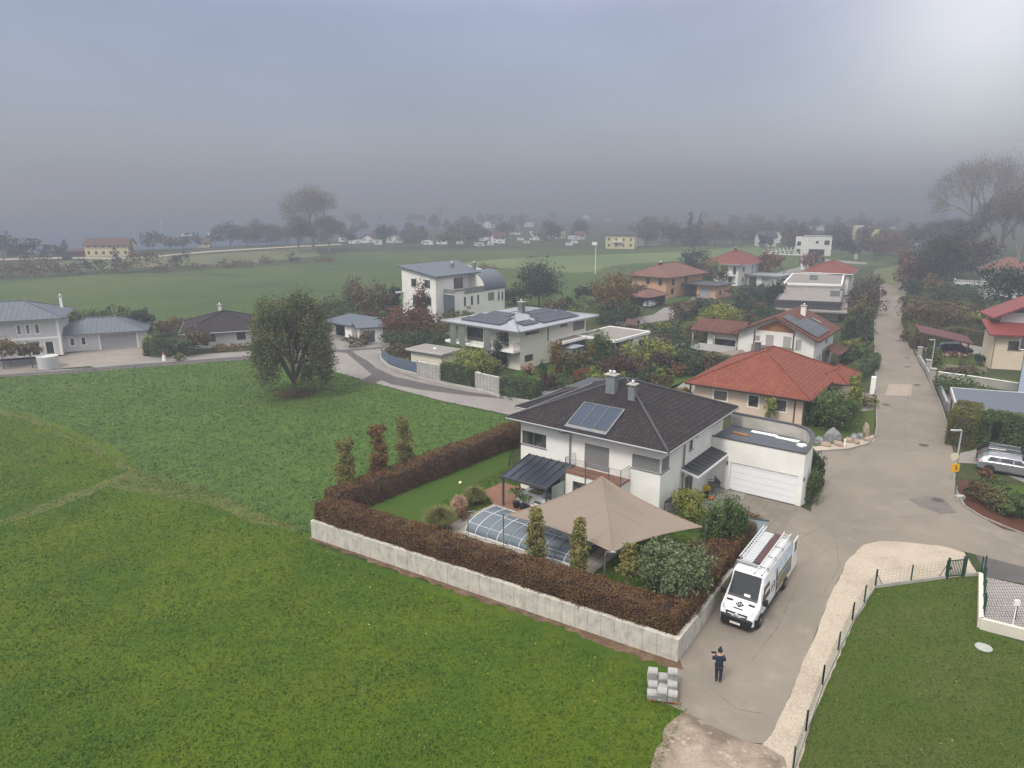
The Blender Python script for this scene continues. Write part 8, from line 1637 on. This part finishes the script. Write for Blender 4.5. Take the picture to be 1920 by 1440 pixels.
o = MB().box(-.13, .10, -.03, .03, -.04, .05).build('camera_device', M_BLACK, bevel=.01); c_, s_ = math.cos(R(-8)), math.sin(R(-8)); o.location = (pp[0] + (-.21) * c_ - .40 * s_, pp[1] + (-.21) * s_ + .40 * c_, pp[2] + 1.335); o.rotation_euler = (0, 0, R(-8)); tag(o, 'small black handheld device held up by the person in the lane', 'handheld device')
# far side of the field, lake shore, misty town
def G0(px_, py_): x, y = P(px_, py_, 0); return (x, y, 0)
FT = [
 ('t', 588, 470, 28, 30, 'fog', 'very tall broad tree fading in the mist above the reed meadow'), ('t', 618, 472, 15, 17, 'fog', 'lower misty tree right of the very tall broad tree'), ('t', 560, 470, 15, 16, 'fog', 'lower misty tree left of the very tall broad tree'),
 ('t', 8, 490, 12, 8, 'ever', 'tall dark poplar-like tree at the left edge by the lake'), ('t', 48, 498, 10, 13, 'ever', 'dark round tree second from the left edge by the lake'), ('t', 90, 488, 6, 8, 'ever', 'small dark lakeside tree left of the guest house shed'), ('t', 125, 487, 8.6, 5.6, 'ever', 'pointed dark tree next to the long shed'), ('t', 110, 486, 6, 5, 'ever', 'little dark tree between two lakeside trees'),
 ('t', 249, 482, 7, 4.4, 'ever', 'narrow dark conifer touching the lakeside guest house'), ('t', 218, 492, 6, 4.2, 'ever', 'small conifer in front of the guest house'), ('t', 288, 470, 9, 12, 'ever', 'dark round tree right of the guest house'), ('t', 320, 470, 8, 8, 'brown', 'brown tree beside the shore left of the cottage'), ('t', 345, 468, 8, 9, 'ever', 'dark tree below the moored boats'),
 ('t', 370, 464, 7, 6, 'ever', 'small tree left of the yellow cottage'), ('t', 432, 462, 12, 16, 'ever', 'large dark misty tree right of the yellow cottage'), ('t', 462, 462, 11, 16, 'ever', 'dark misty tree in the shore wood'), ('t', 500, 460, 12, 17, 'ever', 'dark misty tree farther right in the shore wood'), ('t', 405, 462, 9, 9, 'ever', 'small dark tree hiding the cottage side'),
 ('s', 337, 502, 6.5, 8.5, 'ever', 'dark round bush in the reed meadow'), ('s', 270, 508, 7.0, 13, 'brown', 'brown bush in the middle of the field-edge scrub'), ('s', 550, 492, 3.6, 5.0, 'ever', 'dark bush at the right end of the reed meadow'), ('s', 500, 494, 2.6, 8.0, 'brown', 'low brown scrub left of the last dark bush'), ('s', 610, 492, 2.0, 11.0, 'brown', 'low brown scrub where the reed meadow ends'),
 ('s', 20, 522, 5.2, 14, 'brown', 'brown scrub at the left edge of the field'), ('s', 75, 520, 6.4, 13, 'brown', 'taller brown scrub near the left edge of the field'), ('s', 120, 517, 4.6, 10, 'brown', 'brown scrub below the long shed'), ('s', 150, 514, 4.8, 7, 'ever', 'dark scrub bush below the guest house'), ('s', 182, 512, 4.8, 8, 'ever', 'second dark scrub bush below the guest house'),
 ('s', 225, 512, 4.8, 9, 'brown', 'brown scrub right of the dark bushes'), ('s', 310, 510, 3.4, 10, 'brown', 'brown scrub left of the dark round bush'), ('s', 370, 506, 2.6, 9, 'brown', 'brown scrub right of the dark round bush'), ('s', 430, 502, 3.4, 10, 'brown', 'brown scrub below the shore wood'), ('s', 460, 500, 2.4, 9, 'fog', 'pale scrub in the reed meadow'),
 ('s', 912, 511, 3.0, 9.5, 'rust', 'heap of reddish brush lying in the green field'),
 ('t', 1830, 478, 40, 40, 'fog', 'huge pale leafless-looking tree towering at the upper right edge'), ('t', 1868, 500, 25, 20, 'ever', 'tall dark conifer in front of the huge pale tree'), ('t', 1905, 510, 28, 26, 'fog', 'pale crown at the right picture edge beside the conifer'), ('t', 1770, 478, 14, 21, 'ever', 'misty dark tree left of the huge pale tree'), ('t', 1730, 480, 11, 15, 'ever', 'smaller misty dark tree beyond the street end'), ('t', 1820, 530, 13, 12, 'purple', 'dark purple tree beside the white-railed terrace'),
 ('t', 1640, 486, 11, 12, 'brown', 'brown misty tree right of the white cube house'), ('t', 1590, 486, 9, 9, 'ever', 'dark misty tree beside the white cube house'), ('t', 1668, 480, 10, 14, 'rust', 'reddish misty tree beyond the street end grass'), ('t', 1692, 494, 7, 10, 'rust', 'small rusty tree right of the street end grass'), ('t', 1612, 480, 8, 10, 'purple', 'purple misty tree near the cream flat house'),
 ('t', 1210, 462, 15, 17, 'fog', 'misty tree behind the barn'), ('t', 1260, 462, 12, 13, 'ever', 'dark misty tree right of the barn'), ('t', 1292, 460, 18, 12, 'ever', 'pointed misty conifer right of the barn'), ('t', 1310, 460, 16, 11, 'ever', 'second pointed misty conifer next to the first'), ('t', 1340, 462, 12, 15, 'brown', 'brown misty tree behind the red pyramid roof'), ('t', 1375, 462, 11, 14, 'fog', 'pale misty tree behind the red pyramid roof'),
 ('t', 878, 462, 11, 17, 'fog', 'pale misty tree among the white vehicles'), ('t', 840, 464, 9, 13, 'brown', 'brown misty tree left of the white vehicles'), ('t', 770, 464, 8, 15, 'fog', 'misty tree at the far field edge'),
]
sd_ = 400
for (k_, x_, y_, h_, w_, p_, l_) in FT:
    sd_ += 1; L = G0(x_, y_); lf = .75; n_ = int(min(5000, max(220, h_ * w_ * 2.6 / (lf * lf) * 2.2)))
    if 'huge pale' in l_ or 'pale crown' in l_ or 'very tall broad' in l_: tree('tree', l_, 'tree', L, h_, w_, p_, .12, 13000, .42, None, M_TRUNKL, seed=sd_, shape=bigcrown(w_ / 2, h_ * .12, h_ * .92, sd_, 18), k=61)
    elif k_ == 't' and ('conifer' in l_ or 'pointed' in l_):
        tree('tree', l_, 'tree', L, h_, w_, p_, .05, n_, lf, None, None, seed=sd_, shape=[(0, 0, h_ * (.08 + .13 * i), w_ / 2 * (1 - .135 * i), w_ / 2 * (1 - .135 * i), h_ * .13) for i in range(7)])
    elif k_ == 't': tree('tree', l_, 'tree', L, h_, w_, p_, .12, n_, lf, None, None, seed=sd_)
    else: shrub('shrub', l_, L, h_, w_, p_, n_, lf * .8, sd_)
# the wooded, built-up far side: many trees of three kinds
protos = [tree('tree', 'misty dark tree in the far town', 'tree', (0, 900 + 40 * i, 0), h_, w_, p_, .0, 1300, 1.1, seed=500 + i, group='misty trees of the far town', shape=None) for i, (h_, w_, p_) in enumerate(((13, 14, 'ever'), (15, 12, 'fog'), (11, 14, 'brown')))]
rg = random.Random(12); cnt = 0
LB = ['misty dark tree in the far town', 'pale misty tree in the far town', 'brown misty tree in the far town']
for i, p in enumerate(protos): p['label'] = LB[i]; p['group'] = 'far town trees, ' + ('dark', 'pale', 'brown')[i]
def town(xa, xb, ya, yb, n):
    global cnt
    for i in range(n):
        px_ = rg.uniform(xa, xb); py_ = ya + (yb - ya) * rg.random() ** 1.5; k = rg.randrange(3); p = protos[k]
        L = G0(px_, py_); s = rg.uniform(.42, .88)
        if cnt < 3 and p.location.y > 880 and not p.get('moved'): p.location = L; p['moved'] = 1; cnt += 1; continue
        copy_tree(p, L, rg.uniform(0, 6), scale=s)
town(640, 1130, 455, 408, 62); town(1200, 1520, 457, 408, 58); town(1400, 1800, 468, 410, 72); town(1640, 1780, 490, 450, 14); town(455, 640, 458, 425, 18)
for p in protos:
    if 'moved' in p: del p['moved']
# small far houses
rg = random.Random(4); FH = [
 (948, 452, 11, 'white gabled house, left one among the distant white vehicles'), (975, 440, 12, 'white gabled house a row behind the distant vehicles'), (1018, 446, 10, 'white house left of the small yellow house across the field'), (1060, 447, 11, 'pale house with grey roof left of the yellow farmhouse'), (1095, 449, 9, 'small yellowish house just left of the yellow farmhouse'),
 (1455, 462, 14, 'white gabled house at the far right edge of the field'), (1485, 455, 14, 'grey-white house with steep gable behind the field edge'), (1478, 440, 13, 'white-roofed house faint behind the gabled one'), (1545, 432, 14, 'faint white house above the cube house'), (1742, 437, 16, 'white A-framed gable house standing in the misty trees'),
 (1105, 412, 13, 'very faint white house high in the mist, left one'), (1145, 413, 14, 'very faint white house high in the mist, middle one'), (1000, 425, 13, 'faint house behind the far tree line'), (920, 428, 12, 'faint pale house above the white vehicles'), (1600, 424, 14, 'faint house in the right-hand misty hillside'), (1680, 430, 14, 'faint house near the white A-framed house'),
 (1430, 425, 14, 'faint pale house above the field mast'), (700, 456, 12, 'white low building at the far field edge, left one'), (755, 455, 14, 'white low building at the far field edge, right one'), (838, 458, 9, 'white block by the far tree line'), (1740, 475, 10, 'white balconied house corner between the dark trees')]
for i, (a, b, L_, l_) in enumerate(FH):
    simple('far_house', l_, (a, b), L_ * .62, 6, rg.choice((2.6, 4.6)), rg.uniform(1.8, 3.0), rg.uniform(-40, 40), M_YELL if 'yellow' in l_ else M_WHITE, rg.choice((M_SLATE, M_BROOF)), 2, 1, rg.choice('xy'))
# white vehicles on the camp ground: simple caravans
cv = thing('caravan', 'white caravan on the far camp ground', 'caravan', G0(646, 455), 0, 'white caravans on the camp ground')
MB().add([(-3, -1.1, .5), (3, -1.1, .5), (3, 1.1, .5), (-3, 1.1, .5), (-2.8, -1.05, 2.6), (2.4, -1.05, 2.7), (2.4, 1.05, 2.7), (-2.8, 1.05, 2.6)], [(3, 2, 1, 0), (4, 5, 6, 7), (0, 1, 5, 4), (1, 2, 6, 5), (2, 3, 7, 6), (3, 0, 4, 7)]).build('body', M_CARW, cv)
MB().box(-1.5, .8, -1.13, -1.06, 1.5, 2.1).build('window', M_GLASS, cv)
for s in (-1, 1): MB().tube((0, s * 1.0, .35), (0, s * 1.12, .35), .35, n=12).build('wheel', M_RUBBER, cv)
rg = random.Random(9)
for i in range(46):
    a, b = rg.choice(((rg.uniform(895, 1080), rg.uniform(449, 463)), (rg.uniform(940, 1060), rg.uniform(438, 452)), (rg.uniform(660, 870), rg.uniform(455, 461)))); copy_tree(cv, G0(a, b), rg.uniform(-.7, .7), scale=rg.uniform(.5, .85))
# boats
def boat(label, px_, py_, s, mast):
    t = thing('sailboat', label, 'boat', G0(px_, py_), R(20)); fixn(MB().add([(-4, -1, .9), (2, -1.2, 1.0), (5, 0, 1.3), (2, 1.2, 1.0), (-4, 1, .9), (-3.6, -.6, -.2), (3.6, 0, -.2), (-3.6, .6, -.2)], [(0, 1, 2, 3, 4), (0, 5, 6, 2, 1), (4, 3, 2, 6, 7), (0, 4, 7, 5), (5, 7, 6)]).build('hull', M_CARW, t)); MB().box(-2, 1.5, -.7, .7, 1.0, 1.7).build('cabin', M_TRIM, t)
    if mast: MB().tube((.5, 0, 1), (.5, 0, 11), .12).tube((.5, 0, 2.2), (-3.4, 0, 2.2), .12).build('mast', M_TRIM, t)
    t.scale = (s,) * 3
boat('white boat on the lake left of the other moored boats', 303, 444, 1.0, 1); boat('larger white motor boat with red stripe moored by the trees', 351, 447, 1.5, 0); boat('small sailing boat moored right of the motor boat', 396, 443, 1.0, 1); boat('far white boat faint on the upper lake', 48, 399, 1.6, 0)
# white post and rail fence by the cube house
t = thing('paddock_fence', 'white post and rail fence at the right end of the field', 'fence', G0(1432, 476)); b0 = Vector(G0(1432, 476)); m = MB()
for (a, b) in (((1432, 476), (1512, 480)), ((1440, 473), (1510, 468))):
    A_, B_2 = Vector(G0(*a)) - b0, Vector(G0(*b)) - b0; k = 10
    for i in range(k + 1): q = A_.lerp(B_2, i / k); MB().box(q.x - .16, q.x + .16, q.y - .16, q.y + .16, 0, 1.5).build('post', M_TRIM, t)
    m.bar(A_ + Vector((0, 0, .25)), B_2 + Vector((0, 0, .25)), .1, .4)
m.build('rail', M_TRIM, t)
# grass blades on the near meadow and lawns, and the haze
def inside(poly, X, Y):
    r = np.zeros(len(X), bool); n = len(poly)
    for i in range(n):
        x0, y0 = poly[i]; x1, y1 = poly[(i + 1) % n]
        c = ((y0 > Y) != (y1 > Y)) & (X < (x1 - x0) * (Y - y0) / ((y1 - y0) if y1 != y0 else 1e-9) + x0); r ^= c
    return r
def HN(X, Y):
    wv = X * VX + Y * VY; return np.interp(wv, KN, [hw(k) for k in KN])
def blades(name, label, poly, n, near, far, h0, h1, palette, seed, xlim, noise=0):
    rng = np.random.default_rng(seed); Y = near + (far - near) * rng.random(n) ** 1.55; X = rng.uniform(-1, 1, n) * (Y * .80 + 6)
    k = inside(poly, X, Y)
    if noise: k &= (np.sin(X * .9 + 1.3 * np.sin(Y * .7)) + np.sin(Y * 1.1 + 1.7 * np.sin(X * .5)) + rng.normal(size=n) * .7) > noise
    X, Y = X[k], Y[k]; n = len(X); Z = HN(X, Y) + .01; s = 1 + Y / 60
    a = rng.uniform(0, 2 * math.pi, n); hh = rng.uniform(h0, h1, n) * s ** .5; wd = rng.uniform(.018, .04, n) * s * 1.2; ln = rng.uniform(.2, .9, n) * hh
    dx, dy = np.cos(a), np.sin(a); b = rng.uniform(0, 2 * math.pi, n)
    A = np.stack([X - dx * wd, Y - dy * wd, Z], 1); B = np.stack([X + dx * wd, Y + dy * wd, Z], 1); C = np.stack([X + np.cos(b) * ln, Y + np.sin(b) * ln, Z + hh], 1)
    V = np.stack([A, B, C], 1).reshape(-1, 3); me = bpy.data.meshes.new(name); me.vertices.add(len(V)); me.vertices.foreach_set('co', V.astype(np.float32).ravel())
    me.loops.add(n * 3); me.loops.foreach_set('vertex_index', np.arange(n * 3, dtype=np.int32)); me.polygons.add(n); me.polygons.foreach_set('loop_start', (np.arange(n) * 3).astype(np.int32)); me.materials.append(PAL[palette]); me.update(calc_edges=True)
    o = bpy.data.objects.new(name, me); COL.objects.link(o); return tag(o, label, 'grass', kind='stuff')
pal('grass', (0.045, 0.084, 0.005), (0.074, 0.130, 0.008), (0.104, 0.156, 0.011), (0.150, 0.177, 0.022)); pal('grass2', (0.042, 0.085, 0.017), (0.071, 0.127, 0.026), (0.092, 0.156, 0.036), (0.134, 0.189, 0.053)); pal('clover', (0.051, 0.102, 0.015), (0.085, 0.145, 0.025), (0.111, 0.170, 0.038), (0.128, 0.196, 0.051)); pal('lawn', (0.043, 0.072, 0.012), (0.065, 0.094, 0.016), (0.086, 0.108, 0.024), (0.115, 0.122, 0.036))
nearp = px((-700, 760), (0, 760), (80, 790), (290, 893), (420, 928), (560, 985), (583, 1026), (800, 1108), (1000, 1180), (1215, 1262), (1290, 1330), (1235, 1440), (1200, 1700), (-900, 1700))
blades('meadow_grass', 'short green meadow grass of the near field', nearp, 300000, 17, 75, .02, .065, 'grass', 1, 40)
blades('clover_patches', 'brighter clumps of broad-leaved herbs in the near meadow', nearp, 160000, 17, 60, .04, .11, 'clover', 2, 40, noise=1.75)
blades('rough_grass', 'taller uncut grass of the upper meadow', up, 170000, 30, 100, .04, .10, 'grass2', 3, 60)
lawnp = px((1486, 1500), (1512, 1390), (1532, 1330), (1562, 1260), (1602, 1170), (1642, 1104), (1835, 1079), (1836, 1185), (2200, 1310), (2200, 1600))
blades('lawn_grass', 'short dry lawn grass inside the green wire fence', lawnp, 420000, 17, 44, .015, .045, 'lawn', 4, 40)
HZ0 = HN
HN = lambda X, Y: np.full(len(X), .05)
gl_ = [MW(*q)[:2] for q in ((-14.5, -6.5), (-12.2, -9.5), (-11.4, -6), (-11.3, -3.8), (-13.6, -2), (-13.4, 0), (-11.6, .1), (-11.6, 12), (-14, 12), (-15, 4))]
blades('garden_grass', 'short lawn grass of the white house garden', gl_, 500000, 34, 62, .02, .06, 'grass', 6, 40)
gr_ = [(-.2, -9.2), (6.5, -8.0), (6.8, -.5), (.2, -.1), (-.2, -4.5)]
blades('garden_grass', 'short lawn grass beneath the shade sail', [MW(*q)[:2] for q in gr_], 300000, 28, 52, .02, .06, 'grass', 7, 40)
HN = HZ0
def fallen(label, poly, n, z, near, far, palette, seed, size=.07):
    rng = np.random.default_rng(seed); Y = rng.uniform(near, far, n); X = rng.uniform(-1, 1, n) * (Y * .8 + 6); k = inside(poly, X, Y); X, Y = X[k], Y[k]
    Z = (HN(X, Y) if z is None else np.full(len(X), z)) + .045; o = cards('fallen_leaves', np.stack([X, Y, Z], 1), np.tile([0, 0, 1.], (len(X), 1)), size, PAL[palette], None, .35); tag(o, label, 'leaves', kind='stuff')
pal('fallen', (.35, .28, .06), (.45, .36, .10), (.30, .16, .05), (.5, .45, .2))
fallen('yellow leaves fallen on the garden lawn by the hedge', [MW(*q)[:2] for q in ((-14.5, -6.8), (-12.2, -9.5), (-11.4, -6), (-11.8, -3), (-14, 4))], 9000, .06, 40, 60, 'fallen', 3, .09)
fallen('scattered yellow leaves on the near meadow below the wall', [(-14, 44), (8, 30.5), (6, 26), (-12, 36), (-20, 42)], 900, None, 24, 46, 'fallen', 4, .10)
fallen('few pale leaves on the right lawn', lawnp, 500, None, 20, 42, 'fallen', 5, .07)
hz = MB().box(-2640, 2640, -90, 2640, -2.6, 47.5)
hm = bpy.data.materials.new('haze_air'); hm.use_nodes = True; t_ = hm.node_tree; t_.nodes.clear(); ho = N(t_, 'ShaderNodeOutputMaterial'); hv = N(t_, 'ShaderNodeVolumePrincipled')
hv.inputs['Color'].default_value = (.52, .55, .63, 1); hv.inputs['Density'].default_value = .0024; hv.inputs['Anisotropy'].default_value = .45; t_.links.new(hv.outputs[0], ho.inputs['Volume'])

me = bpy.data.meshes.new('haze'); me.from_pydata(hz.v, [], hz.f); me.materials.append(hm); o = bpy.data.objects.new('haze', me); COL.objects.link(o); tag(o, 'even autumn mist hanging over the village and fields', 'haze', kind='stuff')
